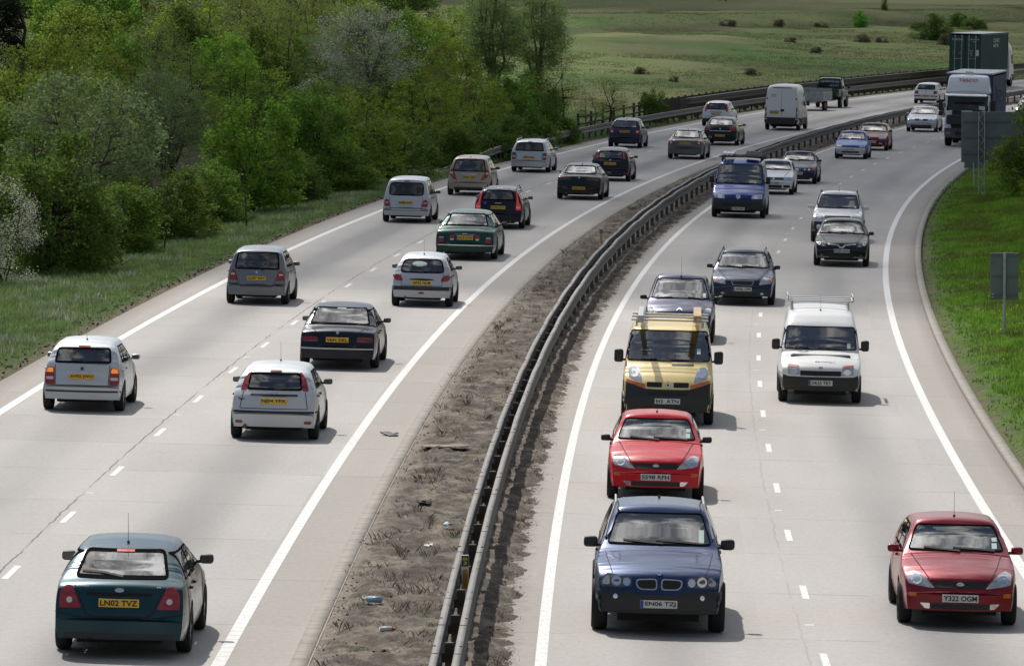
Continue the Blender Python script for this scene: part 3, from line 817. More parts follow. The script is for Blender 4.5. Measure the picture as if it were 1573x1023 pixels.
    # ---- listed pieces
    for it in q.get('parts', []):
        name, poly, mk = it[:3]; kw = dict(it[3]) if len(it) > 3 else {}
        sub = kw.pop('sub', None); sym = kw.pop('sym', True); vw = kw.pop('view', view); r_ = kw.pop('r', 0)
        mt = mat if mk == 'paint' else M[mk]
        if r_: poly = rounded(poly, r_)
        both = sym and (min(p[0] for p in poly) > 0 or max(p[0] for p in poly) < 0) and vw in ('rear', 'front')
        for pl in ([poly, mir(poly)] if both else [poly]):
            o = panel(B, name, pl, vw, mt, root, **kw)
            if o and sub:
                for sn, sp, sm in sub:
                    sp_ = sp if pl is poly else mir(sp)
                    panel(B, sn, sp_, vw, M[sm], o, off=kw.get('off', .005)+.006, thick=.006, res=.2)
    if q.get('cladding'):                                        # dark lower sides
        for sd in ('right', 'left'):
            z1 = q['cladding']; R = B.wr+.055
            pl = [(B.ya[0]+R+.02, B.zb+.01), (B.ya[1]-R-.02, B.zb+.01), (B.ya[1]-R-.02, z1), (B.ya[0]+R+.02, z1)]
            panel(B, 'side_cladding', pl, sd, M['plastic'], root, off=.012)
    if 'plate' in q: plate(B, view, *q['plate'][:2], root, **(q['plate'][2] if len(q['plate']) > 2 else {}))
    for ln in q.get('gaps', []): stroke(B, 'panel_gap', [ln], view, M['gap'], root, .011)
    if q.get('side'):
        yb = q.get('doors', [cab-.62, L-B.fo-.45] if B.wb > 2.3 else [])
        for sd in ('right', 'left'):
            for y_ in yb: stroke(B, 'door_gap', [[(y_, B.zb+.10), (y_, float(B.zbelt(y_)))]], sd, M['gap'], root, .012)
            for y_ in q.get('handles', [cab-.5]): panel(B, 'door_handle', rect(y_-.0, float(B.zbelt(y_))-.12, y_+.17, float(B.zbelt(y_))-.085), sd, M['plastic'] if not q.get('mirpaint') else mat, root, off=.03, thick=.03)
    for ln in q.get('wipers', []): stroke(B, 'wiper', [ln], view, M['gap'], root, .02, .018)
    if q.get('aerial') is not None:
        ya_, ln = q['aerial']; zt = float(B.ztop(ya_)); bm = bmesh.new()
        cyl(bm, (0, ya_-L/2, zt-.02), (0, ya_-L/2-.1*ln/.3, zt+ln), .004, 6, .0025); cyl(bm, (0, ya_-L/2, zt-.03), (0, ya_-L/2, zt+.025), .018, 8)
        link('aerial', bm_mesh('aerial', bm, M['plastic']), root)
    if q.get('rails'):
        y0, y1, mk = q['rails']
        for sg in (1, -1):
            pts = []; bm = bmesh.new()
            for k in range(9):
                y_ = y0+(y1-y0)*k/8; z_ = float(B.ztop(y_))-B.crown
                x_ = float(B.half(np.array([y_]), np.array([z_]))[0])-.035
                pts.append(Vector((sg*x_, y_-L/2, z_+(.075 if 0 < k < 8 else .0))))
            for a, b in zip(pts[:-1], pts[1:]): cyl(bm, a, b, .017, 8)
            link('roof_rail', bm_mesh('roof_rail', bm, M[mk]), root)
    for x_, z_ in q.get('exhaust', []):
        bm = bmesh.new(); cyl(bm, (x_, -L/2+.02, z_), (x_, -L/2+.35, z_), .035, 12); link('exhaust_pipe', bm_mesh('exhaust_pipe', bm, M['steelpost']), root)
    for txt, x_, z_, w_, h_, mk in q.get('words', []):
        h = B.ray(view, x_, z_)[0]; n = B.ray(view, x_, z_)[1]; sg = 1 if away else -1
        X = Vector((sg, 0, 0)); U = n.cross(X)*1.0
        if U.z < 0: U = -U
        lettering('lettering', txt, M[mk], root, (tuple(X), tuple(U), tuple(n)), w_, h_, tuple(h+n*.006))
    return root, B, mat

# ------------------------------------------------------------------ vehicle families
def side_glass(L, zb, zt, yfb, yft, yrb, yrt, split):
    return [[(split+.03, zb), (yfb, zb), (yft, zt), (split+.03, zt)], [(yrb, zb), (split-.03, zb), (split-.03, zt), (yrt, zt)]]
def hatch(L, W, H, wb, fo=.82, zc=.95, yc=1.10, yr=2.05, hn=.74, wz=.97, rr=.55, tl=.13, rh=.08, three=False, **k):
    zbel = k.get('belt', (.95, .90)); cab = L-yr-.05
    q = dict(L=L, W=W, H=H, wb=wb, fo=fo, belt=zbel, cab=cab,
             prof=[(0, .50), (.03, .60), (.07, .78), (tl-.02, wz-.02), (tl, wz), (rr, H-rh), (rr+.55, H-.012), (L*.56, H), (L-yr, H-.035), (L-yc, zc), (L-.50, hn+.055), (L-.20, hn-.03), (L-.05, hn-.17), (L, .50)],
             side=side_glass(L, zbel[0]+.03, H-.14, L-yc-.30, L-yr-.06, rr+.22, rr+.42, cab-.55), handles=[cab-.48, cab-1.35],
             doors=[cab-.58, L-fo-.42])
    q.update(k); return q
def saloon(L, W, H, wb, fo=.85, zc=.97, yc=1.2, yr=2.2, hn=.74, bz=.93, boot=.70, rr=1.45, **k):
    zbel = k.get('belt', (.93, .90)); cab = L-yr-.05
    q = dict(L=L, W=W, H=H, wb=wb, fo=fo, belt=zbel, cab=cab,
             prof=[(0, .50), (.03, .60), (.07, .80), (.10, bz-.05), (.17, bz), (boot, bz+.045), (rr, H-.07), (rr+.6, H-.008), (L*.56, H), (L-yr, H-.035), (L-yc, zc), (L-.50, hn+.055), (L-.20, hn-.03), (L-.05, hn-.17), (L, .50)],
             side=side_glass(L, zbel[0]+.03, H-.13, L-yc-.30, L-yr-.06, rr-.42, rr-.05, cab-.55), handles=[cab-.48, cab-1.3],
             doors=[cab-.58, L-fo-.42])
    q.update(k); return q
def estate(L, W, H, wb, **k):
    k.setdefault('rr', .45); k.setdefault('rh', .06); return hatch(L, W, H, wb, **k)
def bumper_gap(z=.53, w_=.76): return [[(-w_, z), (w_, z)]]
def tailgate_gap(zb, zt, xb, xt): return [[(-xt, zt), (-xb, zb), (xb, zb), (xt, zt)]]
def wipe(z, x=.5): return [[(.02, z), (-x*.45, z+.035), (-x*.9, z+.05)]]
def wipes2(z, w_=.62): return [[(-w_*.75, z+.035), (-.2, z+.015), (.05, z)], [(-.05, z+.04), (.35, z+.02), (w_*.9, z+.0)]]
HB = ('brake_light', rect(-.09, 0, .09, .022), 'red')
def hb(z, lit=False, w_=.09): return ('high_brake_light', rect(-w_, z-.012, w_, z+.014), 'redlit' if lit else 'red', dict(off=.016, thick=.01))
def badge(z, rx=.055, rz=.024, mk='badge', x=0): return ('badge', oval(x, z, rx, rz), mk, dict(off=.014, thick=.01))
def strip_(z, w_, h=.035, mk='plastic', name='bumper_strip', off=.014): return (name, rect(-w_, z-h/2, w_, z+h/2), mk, dict(off=off, thick=.02))
def lower(z0, z1, w_, mk='plastic', name='lower_bumper', off=.010): return (name, rounded(rect(-w_, z0, w_, z1), .04), mk, dict(off=off, thick=.02))
STICK = ('windscreen_sticker', rect(.50, 1.0, .58, 1.09), 'disc', dict(off=.010, thick=.002, sym=False))
def stick(x, z, h=.09): return ('windscreen_sticker', rect(x, z, x+.075, z+h), 'disc', dict(off=.010, thick=.002, sym=False))

VS = []
# ---------------- away, nearest first
VS.append(saloon(4.72, 1.81, 1.46, 2.75, fo=.90, bz=1.0, boot=.42, rr=1.18, zc=.98, belt=(.97, .92), rt=.70, name='hatchback_car', X=-5.23, Y=79.0, away=True, paint=(.004, .040, .054, .5),
    cat='car', label='dark teal hatchback nearest the camera, brake lamp along the top of its rear window', ws=(1.0, 1.36), rw=(1.03, 1.36, .20, .17), wr=.325,
    parts=[('tail_light', rounded([(.50, .665), (.80, .66), (.80, .86), (.72, .955), (.63, .945)], .03), 'red', dict(sub=[('reverse_lamp', oval(.665, .765, .04, .04), 'lampwhite')])),
           ('tailgate_recess', rounded(rect(-.44, .835, .44, .875), .015), 'gap', dict(off=.003)), badge(.905, .062, .027), hb(1.335, True, .12), lower(.20, .34, .74)],  # recess and lower strip: shade on the same paint put into flat black
    plate=(.745, 'LN02 TVZ', dict(w_=.54)), gaps=[[(-.60, .95), (-.44, .60), (-.36, .565), (.36, .565), (.44, .60), (.60, .95)], [(-.86, .60), (-.5, .55), (.5, .55), (.86, .60)]],
    wipers=[[(.02, 1.05), (-.25, 1.09), (-.54, 1.10)]], aerial=(1.45, .42), words=[('MONDEO', -.50, .945, .17, .022, 'silver'), ('LX', .52, .945, .05, .022, 'silver')], mir=(1.05, .19, .13)))
VS.append(hatch(3.97, 1.65, 1.45, 2.46, fo=.83, name='hatchback_car', X=-8.81, Y=121.0, away=True, paint=(.56, .58, .60, .55), mirpaint=True, cat='car',
    label='silver hatchback in the inside lane by the grass verge, both rear indicators lit', ws=(.99, 1.34), rw=(.985, 1.295, .17, .13), wr=.30,
    parts=[('tail_light', rounded([(.555, .555), (.755, .56), (.765, .80), (.70, .90), (.575, .90)], .03), 'red', dict(sub=[('indicator_lamp', rounded([(.59, .795), (.745, .795), (.70, .885), (.60, .885)], .02), 'orangelit'), ('reverse_lamp', rounded(rect(.585, .65, .735, .71), .02), 'lampwhite')])),
           ('plate_recess', rounded(rect(-.31, .655, .31, .81), .03), 'paint', dict(off=.003)), strip_(.425, .78, .035), badge(.88, .035, .035, 'lampdark'), hb(1.315, True, .12)],
    plate=(.725, 'AV02 JWO'), gaps=[[(-.56, .95), (-.54, .54), (.54, .54), (.56, .95)]]+bumper_gap(.545, .78), wipers=[[(.0, 1.0), (.25, .995), (.5, .99)]], aerial=(1.0, .15)))
def focus_rear(**k):
    return hatch(4.15, 1.70, 1.44, 2.615, fo=.84, wz=.96, rr=.62, tl=.20, away=True, cat='car', ws=(.99, 1.33), rw=(.965, 1.29, .24, .20), wr=.31, name='hatchback_car',
    parts=[('tail_light', rounded([(.545, .965), (.665, .955), (.60, 1.18), (.50, 1.30), (.455, 1.29)], .03), k.pop('lens', 'redlit')),
           ('tailgate_handle', rounded(rect(-.46, .855, .46, .893), .015), 'plastic', dict(off=.012)), strip_(.555, .83, .04), badge(.91, .05, .022), hb(1.315, False, .11),
           ('fog_lamp', rounded(rect(.60, .33, .74, .39), .02), 'red'), lower(.20, .27, .62)],
    plate=(.765, k.pop('txt')), gaps=[[(-.60, .94), (-.66, .62), (.66, .62), (.60, .94)]], wipers=[[(.0, .985), (.2, 1.0), (.45, 1.0)]], aerial=(1.95, .38), exhaust=[(-.55, .28)], **k)
VS.append(focus_rear(X=-4.64, Y=115.0, paint=(.60, .62, .63, .5), txt='NJ54 YFX', lens='red', label='silver hatchback with tall red rear lamps up its pillars, behind the navy saloon',
    words=[('focus', -.62, .80, .13, .05, 'plastic')]))
VS.append(saloon(4.80, 1.80, 1.44, 2.83, fo=.85, bz=.92, boot=.80, rr=1.55, belt=(.90, .88), name='saloon_car', X=-3.98, Y=135.8, away=True, paint=(.008, .010, .024, .3), cat='car',
    label='dark navy saloon with wide horizontal ribbed tail lamps and chrome bumper strip', ws=(1.0, 1.34), rw=(.985, 1.35, .13, .12), wr=.32,
    parts=[('tail_light', rounded([(.44, .63), (.80, .63), (.82, .71), (.80, .75), (.46, .75)], .02), 'darkred', dict(sub=[('lamp_rib', rect(.46, .648, .66, .674), 'red'), ('lamp_rib', rect(.46, .704, .79, .730), 'red')])),
           strip_(.485, .82, .03, 'silver'), badge(.845, .035, .035), ('rear_shelf_lamp', rect(-.1, 1.315, .1, 1.335), 'disc', dict(off=.012)), lower(.20, .30, .7)],
    plate=(.685, 'V641 DKL'), gaps=[[(-.60, .92), (-.36, .78), (-.36, .555), (.36, .555), (.36, .78), (.60, .92)], [(-.84, .53), (.84, .53)]], words=[('E320 CDI', -.56, .865, .2, .026, 'silver')]))
VS.append(hatch(3.85, 1.675, 1.53, 2.45, fo=.75, wz=.93, rr=.42, tl=.12, belt=(.97, .92), zc=1.02, yc=.80, yr=1.85, rt=.74, name='hatchback_car', X=-6.91, Y=160.0, away=True, paint=(.20, .21, .225, .6), mirpaint=True, cat='car',
    label='mid grey tall hatchback with red tail lamps tapering up, beside the left edge line', ws=(1.06, 1.42), rw=(.945, 1.40, .17, .12), wr=.30,
    parts=[('tail_light', rounded([(.50, .645), (.755, .655), (.735, .80), (.66, .955), (.60, .88)], .025), 'red', dict(sub=[('reverse_lamp', rounded(rect(.60, .79, .70, .83), .01), 'lampwhite')])),
           ('bumper_corner_strip', rect(.50, .545, .80, .57), 'plastic', dict(off=.012)), badge(.87, .04, .035)],
    plate=(.715, 'GU07 WFY'), gaps=[[(-.60, .93), (-.50, .62), (-.42, .49), (.42, .49), (.50, .62), (.60, .93)]], wipers=[[(.06, .99), (-.2, .985), (-.45, .975)], [(.06, .99), (.16, .91)]]))
VS.append(hatch(3.84, 1.652, 1.43, 2.44, fo=.78, wz=.90, rr=.60, tl=.16, belt=(.93, .88), rt=.68, name='hatchback_car', X=-2.45, Y=160.7, away=True, paint=(.50, .52, .55, .55), cat='car',
    label='small silver hatchback with dark band across its rear bumper and almond lamps', ws=(.97, 1.33), rw=(.915, 1.28, .16, .13), wr=.29, rwr=.12,
    parts=[('tail_light', rounded([(.52, .70), (.70, .70), (.78, .79), (.745, .865), (.62, .865), (.53, .78)], .04), 'red'),
           ('bumper_strip', rounded(rect(-.80, .455, .80, .555), .03), 'plastic', dict(off=.012)), ('fog_lamp', oval(0, .385, .085, .03), 'red', dict(off=.012)), ('tailgate_handle', oval(0, .745, .34, .022), 'gap', dict(off=.01)),
           ('window_sticker', oval(-.08, 1.15, .20, .07), 'disc', dict(off=.010, thick=.002)), hb(1.27)],
    plate=(.66, 'GF52 NLM'), gaps=[[(-.58, .90), (-.55, .575), (.55, .575), (.58, .90)]], wipers=[[(.02, .93), (-.2, .965), (.2, .965)]], aerial=(.95, .42), exhaust=[(-.43, .26)]))
VS.append(saloon(5.39, 1.93, 1.52, 3.11, fo=.95, bz=.97, boot=.95, rr=1.60, belt=(.95, .93), zc=1.03, rt=.66, name='luxury_saloon', X=-1.43, Y=187.1, away=True, paint=(.006, .055, .042, .5), cream=True, cat='car',
    label='dark green luxury saloon with chrome window frame and cream leather seats', ws=(1.06, 1.41), rw=(1.04, 1.42, .20, .16), wr=.34, glass='glass',
    parts=[('tail_light', rounded(rect(.66, .54, .83, .73), .05), 'red', dict(sub=[('lamp_cap', rounded(rect(.67, .69, .82, .725), .01), 'silver')])),
           ('inner_lamp', rounded(rect(.325, .62, .475, .80), .05), 'red', dict(sub=[('reverse_lamp', rounded(rect(.345, .625, .455, .68), .02), 'lampwhite')])),
           strip_(.475, .92, .035, 'chrome'), badge(.83, .10, .018, 'chrome'), ('plate_hood', rect(-.32, .80, .32, .815), 'chrome', dict(off=.012)), lower(.20, .30, .75, 'plastic')],
    plate=(.71, 'A13 CVR', dict(eu=True, w_=.54, h_=.13)), gaps=[[(-.64, .95), (-.62, .51), (.62, .51), (.64, .95)]], dirt=.15))
VS.append(hatch(4.17, 1.72, 1.62, 2.58, fo=.82, wz=.94, rr=.38, tl=.12, belt=(.97, .93), zc=1.03, yc=.95, yr=1.95, rt=.76, name='people_carrier', X=-3.77, Y=211.9, away=True, paint=(.50, .52, .55, .55), cat='car',
    label='tall silver people carrier with dark rounded rear window, last before the guard rail', ws=(1.07, 1.5), rw=(.965, 1.43, .16, .11), rwr=.14, dark_rear=True, wr=.30,
    parts=[('tail_light', rounded([(.56, .57), (.77, .57), (.79, .72), (.745, .83), (.62, .82)], .04), 'red', dict(sub=[('reverse_lamp', rounded(rect(.63, .69, .75, .72), .01), 'lampwhite')])),
           ('plate_recess', rounded(rect(-.34, .62, .34, .80), .05), 'silver', dict(off=.003)), ('bumper_corner_strip', rect(.54, .44, .84, .475), 'plastic', dict(off=.012)), hb(1.47)],
    plate=(.72, 'FA08 AAY'), gaps=[[(-.60, .93), (-.54, .44), (.54, .44), (.60, .93)]], wipers=[[(.02, .98), (.25, 1.0)]]))
VS.append(hatch(3.84, 1.76, 1.59, 2.57, fo=.72, wz=.95, rr=.40, tl=.12, belt=(1.0, .95), zc=1.06, yc=.75, yr=1.8, rt=.72, name='compact_car', X=-1.70, Y=237.1, away=True, paint=(.36, .31, .245, .55), cat='car',
    label='beige gold compact car with curved red lamps, ahead of the people carrier', ws=(1.1, 1.47), rw=(.96, 1.45, .14, .13), wr=.31,
    parts=[('tail_light', rounded([(.50, .62), (.66, .66), (.80, .84), (.78, 1.0), (.70, 1.08), (.64, .95), (.58, .80)], .03), 'red', dict(sub=[('reverse_lamp', rounded([(.66, .86), (.775, .86), (.77, .93), (.68, .93)], .01), 'lampwhite')])),
           ('chrome_handle', rounded(rect(-.33, .835, .33, .86), .01), 'chrome', dict(off=.012)), lower(.2, .34, .6), hb(1.41, False, .14)],
    plate=(.745, 'EK06 TXP'), gaps=[[(-.62, .94), (-.46, .52), (.46, .52), (.62, .94)]], aerial=(.62, .08)))
VS.append(estate(4.51, 1.77, 1.46, 2.64, fo=.88, wz=.96, belt=(.98, .90), rt=.66, tl=.14, name='estate_car', X=-.44, Y=209.1, away=True, paint=(.006, .008, .020, .3), cat='car', rails=(.6, 2.6, 'plastic'),
    label='black estate car with tall bright red tail lamps and roof rails beside the green saloon', ws=(.99, 1.35), rw=(1.0, 1.36, .20, .20), wr=.32,
    parts=[('tail_light', rounded([(.63, .67), (.80, .67), (.80, .83), (.715, .95), (.635, 1.28), (.59, 1.28), (.64, 1.0), (.63, .86)], .02), 'redlit', dict(sub=[('reverse_lamp', rounded(rect(.63, .735, .77, .79), .01), 'lampwhite')])),
           hb(1.40), ('name_badge', rect(-.11, .89, .11, .915), 'silver', dict(off=.01)), ('tailgate_sticker', oval(-.47, .90, .045, .045), 'badgeblue', dict(off=.01, sym=False))],
    plate=(.755, 'EX06 JHO'), gaps=[[(-.62, .92), (-.58, .56), (.58, .56), (.62, .92)]], exhaust=[(-.45, .27), (.45, .27)], aerial=(.7, .05)))
VS.append(estate(4.51, 1.73, 1.46, 2.51, fo=.88, wz=.93, rt=.72, name='estate_car', X=.86, Y=264.6, away=True, paint=(.47, .49, .52, .55), mirpaint=True, cat='car', rails=(.5, 2.6, 'silver'),
    label='silver estate car with roof rails beside the sloping end of the guard rail', ws=(.99, 1.35), rw=(.95, 1.33, .15, .13), wr=.31, dark_rear=True,
    parts=[('tail_light', rounded(rect(.60, .56, .775, .88), .03), 'darkred', dict(sub=[('reverse_lamp', rounded(rect(.63, .68, .75, .73), .01), 'lampwhite')])), lower(.22, .50, .82, 'silver', 'grey_bumper'), hb(1.36)],
    plate=(.68, 'EF03 FNL'), gaps=[[(-.57, .9), (-.57, .55), (.57, .55), (.57, .9)]]))
VS.append(saloon(4.66, 1.83, 1.42, 2.70, fo=.95, bz=.97, boot=.60, rr=1.40, belt=(.95, .88), rt=.66, name='sports_saloon', X=2.74, Y=236.0, away=True, paint=(.006, .016, .016, .35), cat='car',
    label='black green sports saloon with thin dark tail lamps and plate low in the bumper', ws=(.97, 1.33), rw=(1.02, 1.33, .17, .14), wr=.33,
    parts=[('tail_light', rounded([(.30, .80), (.78, .76), (.80, .86), (.74, .90), (.34, .88)], .02), 'darkred'), ('reflector', rect(.46, .455, .64, .50), 'red', dict(off=.01)), badge(.885, .035, .035)],
    plate=(.47, 'EA06 BYG'), gaps=[[(-.62, .95), (-.50, .62), (.50, .62), (.62, .95)], [(-.8, .60), (.8, .60)]], aerial=(1.7, .3), exhaust=[(.5, .25), (-.5, .25)]))
VS.append(focus_rear(X=4.30, Y=256.2, paint=(.006, .012, .020, .3), txt='Y380 KTN', lens='red', label='black hatchback with tall red rear lamps, just ahead of the black green saloon'))
VS.append(hatch(3.92, 1.69, 1.50, 2.48, fo=.80, wz=.97, rr=.70, tl=.18, belt=(.97, .92), name='hatchback_car', X=5.79, Y=301.0, away=True, paint=(.020, .026, .045, .4), cat='car',
    label='dark slate blue hatchback on the inside lane beside the guard rail', ws=(1.01, 1.38), rw=(1.0, 1.37, .16, .13), wr=.30,
    parts=[('tail_light', rounded(rect(.54, .74, .78, .92), .04), 'red', dict(sub=[('reverse_lamp', oval(.65, .83, .045, .045), 'lampwhite')])), hb(1.36)],
    plate=(.83, 'WU07 MCE'), gaps=[[(-.55, .95), (-.54, .66), (.54, .66), (.55, .95)]], wipers=[[(.0, 1.02), (-.3, 1.06)]], aerial=(1.0, .1)))
VS.append(saloon(4.68, 1.75, 1.46, 2.70, fo=.90, bz=.96, boot=.66, rr=1.45, belt=(.95, .90), rt=.70, name='saloon_car', X=8.49, Y=286.8, away=True, paint=(.115, .12, .125, .55), mirpaint=True, cat='car',
    label='grey saloon with round lamp lenses beside the median line, behind the black hatch', ws=(1.0, 1.37), rw=(1.02, 1.37, .15, .13), wr=.315,
    parts=[('tail_light', rounded(rect(.52, .68, .78, .94), .06), 'red', dict(sub=[('reverse_lamp', oval(.68, .80, .05, .05), 'lampwhite')]))],
    plate=(.77, 'EX03 RGX'), gaps=[[(-.5, .95), (-.5, .60), (.5, .60), (.5, .95)], [(-.8, .58), (.8, .58)]], aerial=(1.6, .1)))
VS.append(hatch(3.92, 1.68, 1.46, 2.48, fo=.80, wz=.95, rr=.50, tl=.16, name='hatchback_car', X=11.90, Y=342.4, away=True, paint=(.58, .60, .62, .5), cat='car',
    label='pale silver hatchback with black lower bumper, just left of a black hatchback', ws=(.99, 1.35), rw=(.96, 1.34, .22, .19), wr=.29, dark_rear=True,
    parts=[('tail_light', rounded([(.56, .86), (.68, .86), (.67, 1.05), (.56, 1.36), (.49, 1.36)], .03), 'red'), ('tailgate_handle', rect(-.36, .80, .36, .835), 'plastic', dict(off=.012)), lower(.22, .45, .80)],
    plate=(.70, 'EO52 YTB'), gaps=bumper_gap(.58)))
VS.append(hatch(4.60, 1.80, 1.46, 2.70, fo=.90, wz=1.0, rr=1.0, tl=.20, belt=(.97, .92), rt=.69, name='hatchback_car', X=10.99, Y=308.9, away=True, paint=(.008, .008, .012, .3), cat='car',
    label='black hatchback with a chrome strip across its tailgate, ahead of the grey saloon', ws=(1.0, 1.37), rw=(1.03, 1.36, .16, .13), wr=.32,
    parts=[('tail_light', rounded(rect(.50, .78, .80, .96), .04), 'red'), strip_(.755, .56, .025, 'chrome', 'chrome_strip', .012), badge(.86, .04, .04)],
    plate=(.52, 'OU05 VHG'), gaps=[[(-.8, .66), (.8, .66)]], aerial=(1.2, .06)))
VS.append(hatch(4.15, 1.735, 1.44, 2.51, fo=.83, wz=.95, rr=.48, tl=.14, rt=.72, name='hatchback_car', X=28.52, Y=405.0, away=True, paint=(.70, .70, .69), cat='car',
    label='white hatchback far up the road beside the lorries, black strips on its bumper', ws=(.99, 1.34), rw=(.965, 1.30, .17, .14), wr=.30, dark_rear=True,
    parts=[('tail_light', rounded(rect(.53, .67, .76, .88), .03), 'red'), ('bumper_corner_strip', rect(.34, .50, .80, .56), 'plastic', dict(off=.012)), lower(.2, .34, .78), badge(.83, .045, .045)],
    plate=(.53, 'R154 GWX'), gaps=[[(-.6, .93), (-.52, .6), (.52, .6), (.6, .93)]]))
# ---------------- oncoming, nearest first
VS.append(estate(4.57, 1.853, 1.67, 2.795, fo=.80, zc=1.13, yc=1.32, yr=2.12, hn=.93, wz=1.05, belt=(1.07, 1.04), rt=.71, zb=.27, wr=.36, tw=1.15, tp=1.0, bowf=.16, name='suv_car', X=2.06, Y=83.0, away=False, paint=(.009, .033, .110, .4), cat='car',
    rails=(1.0, 3.0, 'silver'), label='dark blue off roader with twin kidney grilles nearest the camera in the median lane', ws=(1.15, 1.56, .13, .12), rw=(1.12, 1.55), mir=(1.17, .20, .155), miry=3.05, cladding=.42,
    parts=[('lower_bumper', rounded([(-.93, .24), (.93, .24), (.93, .60), (.80, .62), (.35, .63), (.30, .585), (-.30, .585), (-.35, .63), (-.80, .62), (-.93, .60)], .02), 'plastic', dict(off=.014)),
           ('lower_intake', rounded(rect(-.62, .25, .62, .36), .04), 'grille', dict(off=.018)),
           ('kidney_grille', rounded([(.025, .645), (.27, .645), (.325, .70), (.325, .785), (.03, .80)], .05), 'silver', dict(off=.010, sub=[('grille_mesh', rounded([(.042, .662), (.26, .662), (.308, .71), (.305, .77), (.046, .782)], .04), 'grille')])),
           ('headlight', rounded([(.385, .68), (.80, .67), (.835, .74), (.74, .85), (.385, .81)], .03), 'lampdark', dict(sub=[('headlamp_reflector', oval(.455, .745, .052, .055), 'bulb'), ('headlamp_reflector', oval(.60, .755, .068, .066), 'bulb'), ('headlamp_reflector', rounded([(.69, .70), (.79, .70), (.80, .745), (.73, .82), (.69, .80)], .03), 'lamp')])),
           ('fog_lamp', oval(.605, .545, .032, .034), 'bulb', dict(off=.02)), badge(.865, .042, .030, 'badgeblue'), stick(.56, 1.18, .16)],
    plate=(.455, 'EN06 TZJ', dict(eu=True)), gaps=[[(-.76, 1.06), (-.66, .86)], [(.76, 1.06), (.66, .86)]], wipers=wipes2(1.165, .68), aerial=(1.25, .06)))
def focus_front(**k):
    return hatch(4.15, 1.70, 1.44, 2.615, fo=.84, zc=.98, yc=1.22, yr=2.0, hn=.80, bowf=.26, rt=.69, away=False, cat='car', ws=(.995, 1.34, .11, .10), rw=(.965, 1.29), wr=.305, name='hatchback_car',
    parts=[('headlight', rounded([(.355, .575), (.50, .585), (.735, .62), (.755, .76), (.66, .795), (.56, .76), (.47, .69)], .03), 'lamp', dict(sub=[('headlamp_reflector', oval(.62, .68, .075, .062), 'bulb')])),
           ('grille', rounded([(-.36, .585), (.36, .585), (.42, .62), (.36, .665), (-.36, .665), (-.42, .62)], .03), 'grille', dict(off=.007)), badge(.63, .058, .026),
           ('lower_intake', rounded(rect(-.42, .285, .42, .365), .02), 'grille', dict(off=.006)), ('fog_lamp', rounded([(.43, .285), (.50, .29), (.57, .365), (.43, .365)], .015), 'bulb', dict(off=.008)),
           ('indicator_lamp', rounded(rect(.62, .45, .73, .505), .015), 'orange', dict(off=.006)), lower(.19, .255, .74), stick(.52, 1.03, .07), stick(.525, 1.12, .05)],
    plate=(.445, k.pop('txt')), gaps=[[(-.66, .96), (-.42, .68)], [(.66, .96), (.42, .68)], [(-.42, .675), (.42, .675)]], wipers=wipes2(1.0), aerial=(2.1, .36), **k)
VS.append(focus_front(X=2.53, Y=103.9, paint=(.55, .004, .014, .0), txt='S598 RFH', label='bright red hatchback with black mirrors between the blue off roader and yellow van'))
VS.append(focus_front(X=6.43, Y=84.9, paint=(.22, .006, .016, .4), mirpaint=True, txt='Y322 OGM', label='metallic maroon hatchback with maroon mirrors in the inside lane at the right edge'))
VS.append(dict(L=4.78, W=1.90, H=1.97, wb=3.10, fo=.83, wr=.33, zb=.24, belt=(1.2, 1.22), rt=.84, tp=1.6, tf=.07, bowf=.22, bowr=.03, crown=.05, cab=3.25, zf=.62, sh=1.0, van=True, doors=[], handles=[],
    prof=[(0, .6), (.02, 1.2), (.06, 1.85), (.15, 1.94), (.5, 1.97), (2.9, 1.97), (3.2, 1.93), (4.05, 1.26), (4.50, 1.02), (4.68, .86), (4.75, .74), (4.78, .55)],
    side=[[(2.75, 1.26), (3.85, 1.26), (3.30, 1.78), (2.75, 1.78)]], miry=3.75, mir=(1.36, .19, .27), name='panel_van', X=3.20, Y=121.3, away=False, paint=(.84, .67, .31, .05), cat='van',
    label='metallic yellow van with roof bars carrying a long tube and a timber', ws=(1.275, 1.87, .075, .065),
    parts=[('headlight', rounded([(.52, .87), (.80, .95), (.83, 1.10), (.76, 1.18), (.62, 1.16), (.56, 1.02)], .06), 'lamp', dict(sub=[('headlamp_reflector', oval(.69, 1.045, .085, .08), 'bulb')])),
           ('indicator_lamp', rounded([(.46, .76), (.62, .765), (.86, .86), (.855, .93), (.52, .85), (.46, .84)], .02), 'orange', dict(off=.007)),
           ('grille', rounded(rect(.12, .785, .43, .885), .02), 'grille', dict(off=.007)), ('diamond_badge', [(0, .755), (.055, .83), (0, .905), (-.055, .83)], 'chrome', dict(off=.02, sub=[('badge_centre', [(0, .80), (.022, .83), (0, .86), (-.022, .83)], 'grille')])),
           ('lower_bumper', rounded([(-.96, .26), (.96, .26), (.96, .90), (.84, .86), (.45, .745), (-.45, .745), (-.84, .86), (-.96, .90)], .04), 'plastic', dict(off=.012)),
           ('bumper_slot', rounded(rect(-.40, .62, .40, .68), .02), 'grille', dict(off=.017)), ('lower_intake', rounded(rect(-.5, .30, .5, .40), .03), 'grille', dict(off=.017)),
           ('bonnet_vent', rect(.07, 1.20, .52, 1.235), 'grille', dict(off=.006, sym=False)), stick(.58, 1.42, .10)],
    plate=(.51, 'H3  ATN'), wipers=wipes2(1.285, .75), cladding=.42, dirt=.2))
